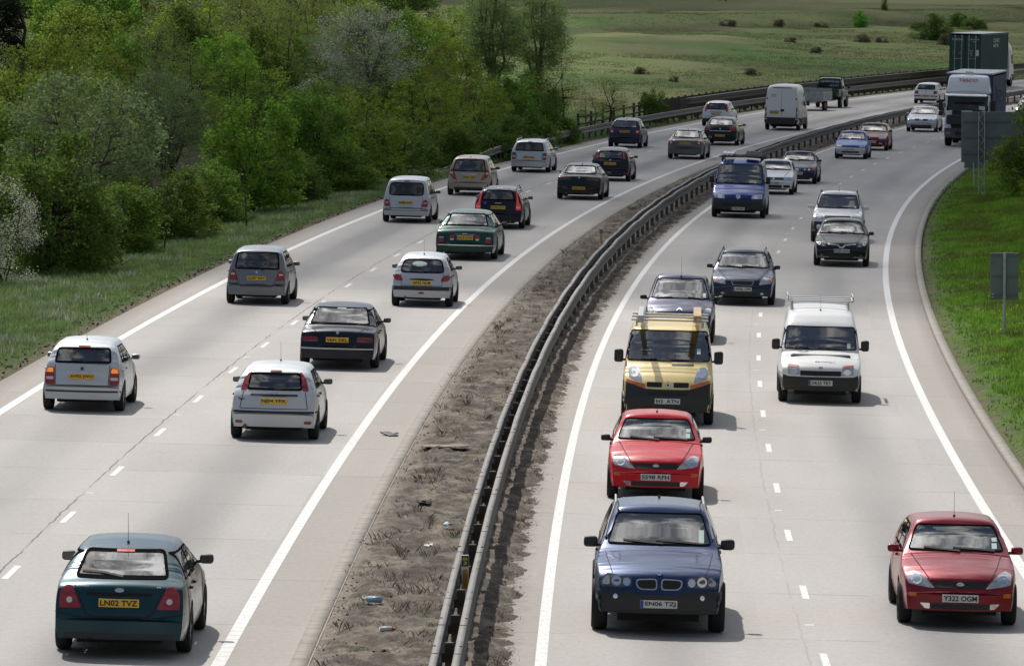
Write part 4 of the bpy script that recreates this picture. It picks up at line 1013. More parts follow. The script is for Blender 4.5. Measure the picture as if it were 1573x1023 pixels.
VS.append(hatch(4.28, 1.75, 1.64, 2.76, fo=.80, zc=1.05, yc=.95, yr=1.95, hn=.88, belt=(1.0, .97), rt=.70, bowf=.28, name='people_carrier', X=4.20, Y=148.0, away=False, paint=(.030, .032, .075, .55), cat='car',
    label='dark violet blue people carrier hidden behind the yellow van, tall aerial on its roof', ws=(1.07, 1.54, .10, .09), rw=(1.0, 1.5), wr=.31,
    parts=[('headlight', rounded([(.46, .66), (.78, .70), (.80, .86), (.68, .88)], .04), 'lamp', dict(sub=[('headlamp_reflector', oval(.67, .77, .07, .06), 'bulb')])), ('grille', rounded(rect(-.4, .66, .4, .72), .02), 'grille'),
           ('chevron_badge', [(-.075, .80), (0, .85), (.075, .80), (.075, .83), (0, .885), (-.075, .83)], 'chrome', dict(off=.015)), lower(.2, .45, .8, 'plastic'), stick(.57, 1.10, .1)],
    plate=(.50, 'AE02 KXH'), wipers=[[(-.6, 1.075), (-.2, 1.11)], [(.6, 1.075), (.2, 1.11)]], aerial=(2.4, .48)))
VS.append(estate(4.71, 1.80, 1.49, 2.755, fo=.92, zc=.98, yc=1.30, yr=2.15, hn=.80, belt=(.97, .92), rt=.69, name='estate_car', X=6.48, Y=165.5, away=False, paint=(.012, .024, .050, .5), mirpaint=True, cat='car', rails=(1.0, 3.0, 'plastic'),
    label='dark blue estate car with square grille astride the dashed line beyond the white van', ws=(1.0, 1.385, .11, .10), rw=(.97, 1.38), wr=.32,
    parts=[('headlight', rounded([(.46, .58), (.80, .62), (.82, .73), (.60, .78), (.50, .70)], .02), 'lamp', dict(sub=[('headlamp_reflector', oval(.58, .67, .06, .055), 'bulb'), ('indicator_lamp', rounded([(.70, .63), (.79, .64), (.80, .71), (.70, .73)], .01), 'orange')])),
           ('grille', rounded([(-.27, .56), (.27, .56), (.33, .69), (-.33, .69)], .03), 'silver', dict(off=.008, sub=[('grille_mesh', rounded([(-.25, .572), (.25, .572), (.31, .678), (-.31, .678)], .02), 'grille'), ('diagonal_bar', [(-.20, .575), (-.18, .575), (.20, .675), (.18, .675)], 'silver')])),
           ('fog_lamp', oval(.55, .34, .05, .03), 'lamp'), ('lower_intake', rounded(rect(-.42, .24, .42, .36), .03), 'grille')],
    plate=(.465, 'AP06 OPS', dict(eu=True)), gaps=[[(-.72, .96), (-.40, .70)], [(.72, .96), (.40, .70)]], wipers=wipes2(1.0)))
VS.append(dict(L=4.53, W=1.795, H=1.98, wb=2.91, fo=.80, wr=.31, zb=.24, belt=(1.1, 1.08), rt=.80, tp=1.5, tf=.06, bowf=.16, bowr=.02, crown=.05, cab=2.95, zf=.52, van=True, doors=[], handles=[],
    prof=[(0, .6), (.02, 1.2), (.05, 1.85), (.15, 1.93), (.5, 1.98), (2.0, 1.98), (2.55, 1.88), (2.95, 1.66), (3.55, 1.09), (4.15, .93), (4.40, .80), (4.49, .68), (4.53, .5)],
    side=[[(2.45, 1.16), (3.30, 1.16), (3.0, 1.52), (2.45, 1.55)]], miry=3.25, mir=(1.21, .18, .24), name='delivery_van', X=6.72, Y=128.5, away=False, paint=(.76, .76, .75), cat='van',
    label='white high roofed van with an empty metal roof rack and black bumper', ws=(1.115, 1.60, .09, .08),
    parts=[('headlight', rounded([(.455, .62), (.71, .63), (.72, .84), (.47, .82)], .02), 'lamp', dict(sub=[('headlamp_reflector', oval(.575, .69, .08, .06), 'bulb'), ('indicator_lamp', rounded([(.50, .775), (.70, .785), (.70, .83), (.52, .82)], .01), 'orange')])),
           ('grille', rounded(rect(-.445, .61, .445, .715), .02), 'grille', dict(off=.007)), badge(.775, .052, .023),
           ('lower_bumper', rounded([(-.91, .25), (.91, .25), (.91, .66), (.72, .585), (-.72, .585), (-.91, .66)], .03), 'plastic', dict(off=.012)),
           ('lower_intake', rounded(rect(-.42, .31, .42, .37), .02), 'grille', dict(off=.016)), stick(.58, 1.15, .11)],
    plate=(.46, 'DK55 TKY', dict(eu=True)), words=[('carillion', .09, .90, .44, .035, 'greytext')], wipers=wipes2(1.125, .72), aerial=(2.35, .33), cladding=.5, dirt=.12))
VS.append(dict(L=4.75, W=2.02, H=2.15, wb=2.85, fo=.90, wr=.34, zb=.27, belt=(1.2, 1.2), rt=.80, tp=1.5, tf=.06, bowf=.18, bowr=.02, crown=.05, cab=3.1, zf=.68, sh=1.0, van=True, doors=[], handles=[],
    prof=[(0, .6), (.02, 1.2), (.05, 2.0), (.15, 2.1), (.5, 2.15), (2.6, 2.15), (3.05, 2.06), (3.85, 1.24), (4.45, .98), (4.65, .85), (4.72, .72), (4.75, .55)],
    side=[[(2.6, 1.28), (3.55, 1.28), (3.1, 1.9), (2.6, 1.9)]], miry=3.5, mir=(1.40, .17, .28), name='panel_van', X=8.57, Y=222.7, away=False, paint=(.008, .042, .21, .3), cat='van',
    label='blue van with silver tubes and a box on its roof bars, hugging the median line', ws=(1.25, 1.96, .09, .08),
    parts=[('headlight', rounded([(.50, .72), (.92, .74), (.90, .90), (.52, .87)], .03), 'lamp', dict(sub=[('headlamp_reflector', oval(.68, .80, .09, .06), 'bulb')])), ('grille', rect(-.46, .70, .46, .74), 'grille', dict(off=.007)),
           ('lion_badge', rounded([(0, .70), (.09, .78), (.07, .88), (-.07, .88), (-.09, .78)], .02), 'chrome', dict(off=.012)),
           ('lower_bumper', rounded(rect(-1.02, .28, 1.02, .67), .05), 'plastic', dict(off=.012)), ('lower_intake', rounded(rect(-.55, .46, .55, .58), .03), 'grille', dict(off=.016)), stick(.55, 1.28, .06)],
    plate=(.36, 'LT05 PRV', dict(eu=True)), wipers=wipes2(1.265, .8), cladding=.45))
VS.append(hatch(3.75, 1.65, 1.42, 2.41, fo=.78, zc=.97, yc=1.1, yr=1.95, hn=.78, name='hatchback_car', X=10.95, Y=246.1, away=False, paint=(.70, .71, .72), mirpaint=True, cat='car',
    label='white hatchback half hidden behind the blue van', ws=(.99, 1.33, .11, .10), wr=.29, rw=(1.0, 1.28),
    parts=[('headlight', rounded(rect(.44, .60, .74, .73), .02), 'lamp', dict(sub=[('headlamp_reflector', oval(.53, .665, .055, .05), 'bulb')])), ('grille', rect(-.42, .61, .42, .71), 'grille'), ('lower_intake', rect(-.36, .28, .36, .40), 'grille'), ('bumper_slot', rect(.42, .30, .68, .40), 'gap'), badge(.66, .05, .05)],
    plate=(.49, 'P417 LNK'), gaps=[[(-.6, .95), (-.44, .75)], [(.6, .95), (.44, .75)]], wipers=wipes2(1.0)))
VS.append(saloon(4.43, 1.70, 1.39, 2.70, fo=.72, zc=.96, yc=1.35, yr=2.2, hn=.78, bz=.90, rt=.70, name='saloon_car', X=12.53, Y=258.5, away=False, paint=(.018, .018, .050, .4), cat='car',
    label='dark navy saloon with orange lamp corners, behind the white hatchback', ws=(.975, 1.32, .11, .10), rw=(.97, 1.30), wr=.31,
    parts=[('kidney_grille', rounded(rect(.015, .58, .16, .68), .03), 'silver', dict(sub=[('grille_mesh', rounded(rect(.028, .592, .147, .668), .02), 'grille')])), ('headlight', rounded(rect(.22, .585, .66, .675), .02), 'lampdark', dict(sub=[('headlamp_reflector', oval(.34, .63, .05, .038), 'bulb'), ('headlamp_reflector', oval(.52, .63, .05, .038), 'bulb')])),
           ('indicator_lamp', rect(.66, .59, .79, .675), 'orange'), lower(.2, .30, .75)],
    plate=(.47, 'N528 LPX'), gaps=[[(-.66, .94), (-.5, .74)], [(.66, .94), (.5, .74)]], wipers=wipes2(.985)))
VS.append(hatch(3.70, 1.60, 1.37, 2.39, fo=.72, zc=.93, yc=1.0, yr=1.75, hn=.74, belt=(.90, .87), name='small_hatchback', X=16.85, Y=292.7, away=False, paint=(.035, .085, .33, .4), cat='car',
    label='small bright blue hatchback with grey plastic bumper', ws=(.95, 1.28, .10, .09), rw=(.95, 1.25), wr=.27,
    parts=[('headlight', rounded(rect(.42, .585, .70, .68), .02), 'lamp', dict(sub=[('headlamp_reflector', oval(.53, .63, .06, .04), 'bulb')])), ('grille', rect(-.40, .585, .40, .655), 'grille'), lower(.20, .56, .80, 'silver', 'grey_bumper'), ('lower_intake', rounded(rect(-.42, .30, .42, .39), .02), 'grille', dict(off=.016)), stick(.50, .97, .07)],
    plate=(.47, 'L301 WNW'), wipers=wipes2(.955), aerial=(1.95, .3)))
VS.append(hatch(4.05, 1.67, 1.40, 2.52, fo=.82, zc=.95, yc=1.15, yr=1.95, hn=.76, name='hatchback_car', X=18.73, Y=306.5, away=False, paint=(.13, .008, .016, .35), cat='car',
    label='dark red hatchback farther off, half behind the small bright blue hatchback', ws=(.97, 1.31, .10, .09), rw=(.97, 1.26), wr=.29,
    parts=[('headlight', rounded(rect(.40, .60, .74, .71), .03), 'lamp', dict(sub=[('headlamp_reflector', oval(.55, .655, .07, .045), 'bulb')])), ('grille', rect(-.34, .62, .34, .68), 'grille'), ('fog_lamp', rect(.42, .36, .56, .41), 'bulb')],
    plate=(.46, 'M602 KHD'), wipers=wipes2(.98)))
VS.append(estate(4.20, 1.80, 1.72, 2.49, fo=.80, zc=1.12, yc=1.25, yr=1.95, hn=.98, wz=1.05, belt=(1.07, 1.04), rt=.72, zb=.30, wr=.36, tw=1.1, tp=1.0, name='suv_car', X=11.30, Y=204.6, away=False, paint=(.66, .68, .69, .1), mirpaint=True, cat='car', rails=(.9, 2.7, 'plastic'),
    label='white off roader with grey lower bumper behind the black hatchback', ws=(1.145, 1.60, .12, .11), rw=(1.1, 1.55), mir=(1.17, .20, .15), cladding=.55,
    parts=[('headlight', rounded([(.45, .80), (.80, .82), (.82, .93), (.68, .98), (.50, .94)], .04), 'lamp', dict(sub=[('headlamp_reflector', oval(.65, .885, .07, .06), 'bulb')])), ('grille', rounded(rect(-.45, .84, .45, .93), .02), 'grille'),
           ('lower_bumper', rounded(rect(-.90, .32, .90, .72), .05), 'plastic', dict(off=.012)), ('fog_lamp', rounded(rect(.56, .46, .70, .62), .03), 'bulb', dict(off=.018)), stick(.55, 1.17, .06)],
    plate=(.58, 'RX04 EUH'), wipers=wipes2(1.155), aerial=(1.9, .2)))
VS.append(hatch(4.25, 1.755, 1.46, 2.61, fo=.90, zc=.99, yc=1.18, yr=2.0, hn=.82, belt=(.97, .92), rt=.69, name='hatchback_car', X=10.54, Y=188.4, away=False, paint=(.007, .007, .009, .3), cat='car',
    label='black hatchback with a chrome V shaped grille bar, ahead of the white off roader', ws=(1.005, 1.36, .11, .10), rw=(1.0, 1.3), wr=.32,
    parts=[('headlight', rounded([(.46, .62), (.78, .66), (.80, .78), (.66, .80), (.50, .72)], .03), 'lampdark', dict(sub=[('headlamp_reflector', oval(.58, .69, .05, .05), 'bulb'), ('headlamp_reflector', oval(.71, .725, .05, .05), 'bulb')])),
           ('grille', rounded([(-.42, .62), (.42, .62), (.46, .72), (-.46, .72)], .02), 'grille'), ('chrome_bar', [(-.47, .735), (-.10, .70), (-.03, .63), (.03, .63), (.10, .70), (.47, .735), (.45, .695), (.12, .665), (.06, .59), (-.06, .59), (-.12, .665), (-.45, .695)], 'chrome', dict(off=.016)),
           ('lower_intake', rounded(rect(-.45, .26, .45, .36), .03), 'grille'), ('fog_lamp', oval(.62, .36, .05, .035), 'lampdark'), ('bumper_crease', rect(.40, .305, .78, .318), 'silver', dict(off=.008)), stick(.53, 1.04, .08)],
    plate=(.51, 'FG05 NGN', dict(eu=True)), gaps=[[(-.70, .96), (-.46, .76)], [(.70, .96), (.46, .76)]], wipers=wipes2(1.01)))
VS.append(hatch(4.21, 1.78, 1.46, 2.625, fo=.87, zc=1.0, yc=1.12, yr=1.95, hn=.82, belt=(.97, .93), rt=.68, name='hatchback_car', X=23.75, Y=341.2, away=False, paint=(.44, .46, .50, .55), mirpaint=True, cat='car',
    label='silver hatchback alongside the white cabbed lorry', ws=(1.01, 1.36, .11, .10), rw=(1.0, 1.3), wr=.31,
    parts=[('headlight', rounded([(.52, .66), (.78, .70), (.78, .82), (.60, .78)], .03), 'lamp', dict(sub=[('headlamp_reflector', oval(.68, .745, .06, .05), 'bulb')])), ('grille', rounded(rect(.10, .66, .38, .76), .03), 'grille'), ('diamond_badge', [(0, .64), (.05, .71), (0, .78), (-.05, .71)], 'chrome', dict(off=.015)),
           ('lower_bumper', rounded(rect(-.60, .24, .60, .42), .04), 'plastic')],
    plate=(.54, 'AJ55 WLX'), wipers=wipes2(1.02)))
VS.append(hatch(4.2, 1.72, 1.45, 2.6, fo=.85, name='hatchback_car', X=32.65, Y=372.0, away=False, paint=(.62, .63, .64, .2), cat='car',
    label='white hatchback cut off by the right edge, following the lorry', ws=(1.0, 1.36, .11, .10), rw=(1.0, 1.3),
    parts=[('headlight', rounded(rect(.44, .62, .76, .76), .03), 'lamp'), ('grille', rect(-.4, .62, .4, .72), 'grille')], plate=(.48, ''), wipers=wipes2(1.0)))
BUILT = {}
for q_ in VS: BUILT[q_['label']] = vehicle(q_)

# ------------------------------------------------------------------ things carried on roofs
def on_roof(key): r, B, m = BUILT[[k for k in BUILT if k.startswith(key)][0]]; return r, B, m
def world_of(root, p):
    from mathutils import Euler
    return Matrix.LocRotScale(root.location, root.rotation_euler, None) @ Vector(p)
def bars(root, B, ys, z, wid, mat, r=.018, sides=None):
    """roof bars: cross bars on short feet, with side rails when given"""
    bm = bmesh.new(); L = B.L
    for y in ys:
        cyl(bm, (-wid, y-L/2, z), (wid, y-L/2, z), r, 8)
        for x in (-wid*.86, wid*.86): cyl(bm, (x, y-L/2, z), (x, y-L/2, float(B.ztop(y))-.09), r*.9, 6); bx(bm, (x, y-L/2, float(B.ztop(y))-.05), (.07, .05, .03))
    if sides:
        for x in (-wid, wid): cyl(bm, (x, ys[0]-L/2, z+.0), (x, ys[-1]-L/2, z+.0), r*.9, 8)
        for y in sides[0]:
            for x in (-wid, wid): cyl(bm, (x, y-L/2, z), (x, y-L/2, z+sides[1]), r*.7, 6)
        if sides[2]:
            for x in (-wid, wid): cyl(bm, (x, ys[0]-L/2, z+sides[1]), (x, ys[-1]-L/2, z+sides[1]), r*.8, 8)
    return link('roof_rack', bm_mesh('roof_rack', bm, mat), root)
def loose(name, bm, mat, root, label, cat, group=None, smooth=False):
    o = link(name, bm_mesh(name, bm, mat, smooth)); o.location = root.location; o.rotation_euler = root.rotation_euler
    return tag(o, label, cat, group)
M['timber'] = principled('sawn_timber', (.46, .33, .19), .8, var=.25, vscale=3)
M['tubegrey'] = principled('grey_tube', (.42, .43, .44), .35, metal=.3)
r_, B_, m_ = on_roof('metallic yellow'); Ly = B_.L
bars(r_, B_, (.6, 1.6, 2.75), 2.05, .80, M['silver'], .024)
bm = bmesh.new(); bx(bm, (.60, -.35, 2.135), (.12, 3.3, .12), bev=.02); bx(bm, (.60, 1.30, 2.12), (.13, .05, .15), bev=.01)
loose('carrier_tube', bm, [M['tubegrey']], r_, 'long grey carrier tube on the right roof bars of the yellow van', 'tube')
bm = bmesh.new(); bx(bm, (-.60, -.25, 2.11), (.09, 3.4, .08)); bx(bm, (-.52, -.30, 2.11), (.06, 3.3, .08)); bx(bm, (-.57, -.28, 2.185), (.16, 3.2, .06))
loose('timber_bundle', bm, M['timber'], r_, 'bundle of pale timber on the roof bars of the yellow van', 'timber')
r_, B_, m_ = on_roof('white high roofed'); bars(r_, B_, (.5, 1.25, 2.0), 2.10, .72, M['silver'], .02, ((.5, 2.0), .10, True))
r_, B_, m_ = on_roof('blue van with'); bars(r_, B_, (.6, 1.7, 2.6), 2.24, .86, M['plastic'], .025)
for k in range(3):
    bm = bmesh.new(); cyl(bm, (.68-.15*k, -1.9, 2.325), (.68-.15*k, .55, 2.325), .065, 14); cyl(bm, (.68-.15*k, .55, 2.325), (.68-.15*k, .60, 2.325), .07, 14)
    loose('roof_tube', bm, M['chrome'], r_, 'silver capped tube strapped on the roof of the blue van', 'tube', 'tubes on the blue van', True)
bm = bmesh.new(); bx(bm, (-.45, -.3, 2.33), (.55, 1.5, .15), bev=.04)
for x in (-.62, -.45, -.28): bx(bm, (x, -.3, 2.41), (.05, 1.4, .05), bev=.01)
for y in (-.9, -.3, .3): bx(bm, (-.45, y, 2.42), (.56, .04, .05), bev=.01)
loose('ladder_bundle', bm, M['steel'], r_, 'stacked metal steps lying on the roof of the blue van', 'steps')

# ------------------------------------------------------------------ tall white van driving away
VD = dict(L=5.2, W=2.0, H=2.62, wb=3.3, fo=.95, wr=.34, zb=.32, belt=(1.25, 1.25), rt=.86, tp=1.6, tf=.06, tr=.02, bowf=.15, bowr=.04, crown=.07, cab=3.3, zf=.68, van=True, doors=[], handles=[],
    prof=[(0, .70), (.02, 1.3), (.06, 2.2), (.14, 2.48), (.4, 2.60), (3.0, 2.62), (3.5, 2.45), (4.3, 1.3), (4.9, 1.05), (5.12, .85), (5.2, .6)], side=[[(3.0, 1.36), (4.0, 1.36), (3.55, 2.05), (3.0, 2.05)]],
    ws=(1.34, 2.2), miry=3.9, mir=(1.5, .18, .3), name='panel_van', X=15.53, Y=338.0, away=True, paint=(.68, .68, .67), cat='van', label='tall white panel van with red lettering on its windowless rear doors',
    parts=[('tail_light', rounded(rect(.845, .78, .965, 1.34), .03), 'red', dict(sub=[('reverse_lamp', rect(.87, .98, .95, 1.06), 'lampwhite')])), ('rear_door', rounded(rect(.03, .82, .80, 2.28), .04), 'paint', dict(off=.008, thick=.012)),
           ('rear_bumper', rounded(rect(-.99, .34, .99, .74), .05), 'plastic', dict(off=.03)), ('bumper_step', rect(.80, .62, .95, .67), 'silver', dict(off=.034)), ('high_brake_light', rect(-.55, 2.40, .55, 2.44), 'gap', dict(off=.01)),
           ('plate_hood', rect(-.66, 1.06, -.12, 1.10), 'gap', dict(off=.016, sym=False)), ('door_lock', rounded(rect(-.04, 1.08, .16, 1.21), .02), 'gap', dict(off=.016, sym=False)), ('hinge', rect(.80, 1.75, .86, 1.85), 'gap', dict(off=.012))],
    plate=(.985, 'KX54 GRZ', dict(xc=-.40)), gaps=[[(0, .80), (0, 2.34)]], words=[('Fraikin', -.42, 2.02, .30, .085, 'red'), ('CONTRACT HIRE', -.40, 1.925, .46, .04, 'darkred')], cladding=.70)
VD['parts'] = [p for p in VD['parts']]
vehicle(VD)

# ------------------------------------------------------------------ container lorry, curtain-sided lorry, pickup and trailer
def boxes(name, lst, mat, parent, bev=0.0):
    bm = bmesh.new()
    for c, s in lst: bx(bm, c, s, bev=bev)
    return link(name, bm_mesh(name, bm, mat), parent)
M['conteal'] = principled('container_green', (.012, .052, .050), .5, var=.2, vscale=2)
M['conroof'] = principled('container_roof', (.34, .37, .36), .6, var=.2)
M['lorrywhite'] = paint('lorry_white', (.80, .81, .83), dirt=.10)
M['navy'] = principled('curtain_navy', (.030, .044, .135), .6, var=.3, vscale=1.2, bump=.2, bscale=6)
M['lorrygrey'] = principled('lorry_grey', (.07, .075, .08), .5, var=.2)
M['white_letter'] = principled('white_lettering', (.55, .56, .55), .6)
M['red_letter'] = principled('red_lettering', (.45, .02, .05), .5)
M['faint_letter'] = principled('faded_lettering', (.12, .13, .17), .7)
RX = ((1, 0, 0), (0, 0, 1), (0, -1, 0))        # letters facing the rear
FX = ((-1, 0, 0), (0, 0, 1), (0, 1, 0))        # letters facing the front
SX = ((0, 1, 0), (0, 0, 1), (1, 0, 0))         # letters on the right flank
def container_lorry():
    y0 = 446.0; X, Y = (float(a) for a in road(y0, -9.15)); root = empty('container_lorry'); place(root, X, Y, True, None, 0, 0, 0)
    root.location.x, root.location.y = X, Y
    tag(root, 'lorry with a dark green shipping container, white cab showing beyond it', 'lorry', 'vehicles driving away')
    z0, h, L = 1.32, 2.9, 12.2; W = 2.44
    bm = bmesh.new()
    for sg in (1, -1):                                             # corrugated flanks
        pts = []; n = 44
        for k in range(n):
            y = .12+(L-.24)*k/n; st = (L-.24)/n
            pts += [(y, 0), (y+st*.35, 0), (y+st*.5, -.036), (y+st*.85, -.036)]
        pts.append((L-.12, 0)); vs = [(bm.verts.new((sg*(W/2-.02+d), y, z0+.12)), bm.verts.new((sg*(W/2-.02+d), y, z0+h-.12))) for y, d in pts]
        for a, b in zip(vs[:-1], vs[1:]): bm.faces.new((a[0], b[0], b[1], a[1]))
    for x in (-W/2+.06, W/2-.06):
        for y in (.06, L-.06): bx(bm, (x, y, z0+h/2), (.12, .12, h))
        for z in (z0+.06, z0+h-.06): bx(bm, (x, L/2, z), (.115, L-.2, .12))
    bx(bm, (0, L-.05, z0+h/2), (W-.2, .06, h-.1)); bx(bm, (0, L/2, z0+.05), (W-.1, L-.1, .08))
    box = link('container_body', bm_mesh('container_body', bm, M['conteal']), root)
    boxes('container_roof', [((0, L/2, z0+h+.005), (W-.04, L-.04, .03))], M['conroof'], root)
    for sg in (1, -1):
        d = boxes('container_door', [((sg*.60, .03, z0+h/2), (1.15, .06, h-.28))]+[((sg*.60, -.005, z0+zz), (1.02, .03, .05)) for zz in (.5, 1.1, 1.75, 2.4)], M['conteal'], root, .01)
        for x in (.28, .80):
            bm = bmesh.new(); cyl(bm, (sg*x, -.05, z0+.1), (sg*x, -.05, z0+h-.08), .022, 8)
            for z in (.25, 1.0, 2.0, 2.7): bx(bm, (sg*x, -.035, z0+z), (.09, .06, .06))
            link('lock_rod', bm_mesh('lock_rod', bm, M['silver']), d)
        bm = bmesh.new(); cyl(bm, (sg*.26, -.06, z0+1.0), (sg*.84, -.06, z0+1.0), .015, 6); link('door_lever', bm_mesh('door_lever', bm, M['silver']), d)
    lettering('lettering', 'CAPITAL', M['white_letter'], root, RX, .88, .13, (-.60, -.02, z0+2.45))
    lettering('lettering', 'CLHU 4478 0', M['white_letter'], root, RX, .85, .10, (.60, -.02, z0+2.47)); lettering('lettering', '22G1', M['white_letter'], root, RX, .2, .09, (.66, -.02, z0+2.30))
    for k, wd_ in enumerate((.26, .18, .2, .15)): lettering('lettering', ('MGW', 'TARE', 'NET', 'CU')[k], M['white_letter'], root, RX, wd_, .07, (.46, -.02, z0+1.62-.12*k))
    boxes('data_panel', [((.93, -.02, z0+1.45), (.22, .01, .46))], M['white_letter'], root)
    boxes('notice_plate', [((-.86, -.02, z0+1.45), (.22, .01, .34))], M['steelpost'], root)
    bm = bmesh.new(); vs = [bm.verts.new(p) for p in ((-.50, -.022, z0+1.36), (-.26, -.022, z0+1.36), (-.38, -.022, z0+1.56))]; bm.faces.new(vs)
    link('warning_triangle', bm_mesh('warning_triangle', bm, M['orange']), root)
    lettering('lettering', 'CLHU', M['white_letter'], root, SX, 2.6, .32, (W/2+.01, 6.6, z0+2.35)); lettering('lettering', '447 8', M['white_letter'], root, SX, 2.4, .30, (W/2+.01, 6.4, z0+1.95))
    boxes('chassis', [((-.45, 6.2, 1.05), (.14, 12.6, .36)), ((.45, 6.2, 1.05), (.14, 12.6, .36)), ((0, .2, 1.0), (2.3, .14, .20)), ((0, 4, 1.0), (2.3, .2, .16)), ((0, 11.5, 1.05), (2.3, .3, .2)), ((0, .12, .6), (2.3, .1, .14))], M['under'], root)
    for sg in (1, -1):
        boxes('tail_light', [((sg*.9, .05, .98), (.36, .06, .14))], M['red'], root)
        boxes('mudguard', [((sg*1.05, 2.5, 1.08), (.45, 3.6, .05))], M['plastic'], root)
    for y in (1.3, 2.6, 3.9, 10.9, 14.2):
        for sg in (1, -1): add_wheel(root, sg*1.05, y, .50, 1.7)
    B = Body(dict(L=2.3, W=2.46, H=3.1, wb=9, fo=20, zb=.5, belt=(1.7, 1.7), rt=.93, tf=.03, tr=.0, crown=.06, bowf=.1, bowr=.0, wr=.5, prof=[(0, 2.9), (.05, 3.45), (.4, 3.5), (1.5, 3.2), (2.1, 2.6), (2.25, 1.6), (2.3, .9)]))
    for p in range(1): pass
    c = link('cab', mesh_np('cab', B.V, B.F, M['lorrywhite'], True), root); c.location = (0, 14.2, 0)
    w_ = panel(B, 'side_window', rounded(rect(1.1, 1.75, 1.95, 2.45), .08), 'right', M['privacy'], c); panel(B, 'side_window', rounded(rect(1.1, 1.75, 1.95, 2.45), .08), 'left', M['privacy'], c)
    panel(B, 'windscreen', rounded(rect(-1.05, 1.75, 1.05, 2.5), .08), 'front', M['glass'], c)
    bm = bmesh.new(); cyl(bm, (.9, 13.0, 1.3), (.9, 13.0, 3.5), .07, 10); cyl(bm, (.9, 13.0, 3.5), (.9, 12.8, 3.75), .07, 10); cyl(bm, (1.0, 12.8, 3.9), (1.0, 13.3, 3.9), .09, 10)
    link('exhaust_stack', bm_mesh('exhaust_stack', bm, M['silver'], True), root)
    boxes('cab_step', [((sg*1.1, 15.2, .7), (.25, 1.2, .5)) for sg in (1, -1)][:1], M['lorrygrey'], root)
container_lorry()

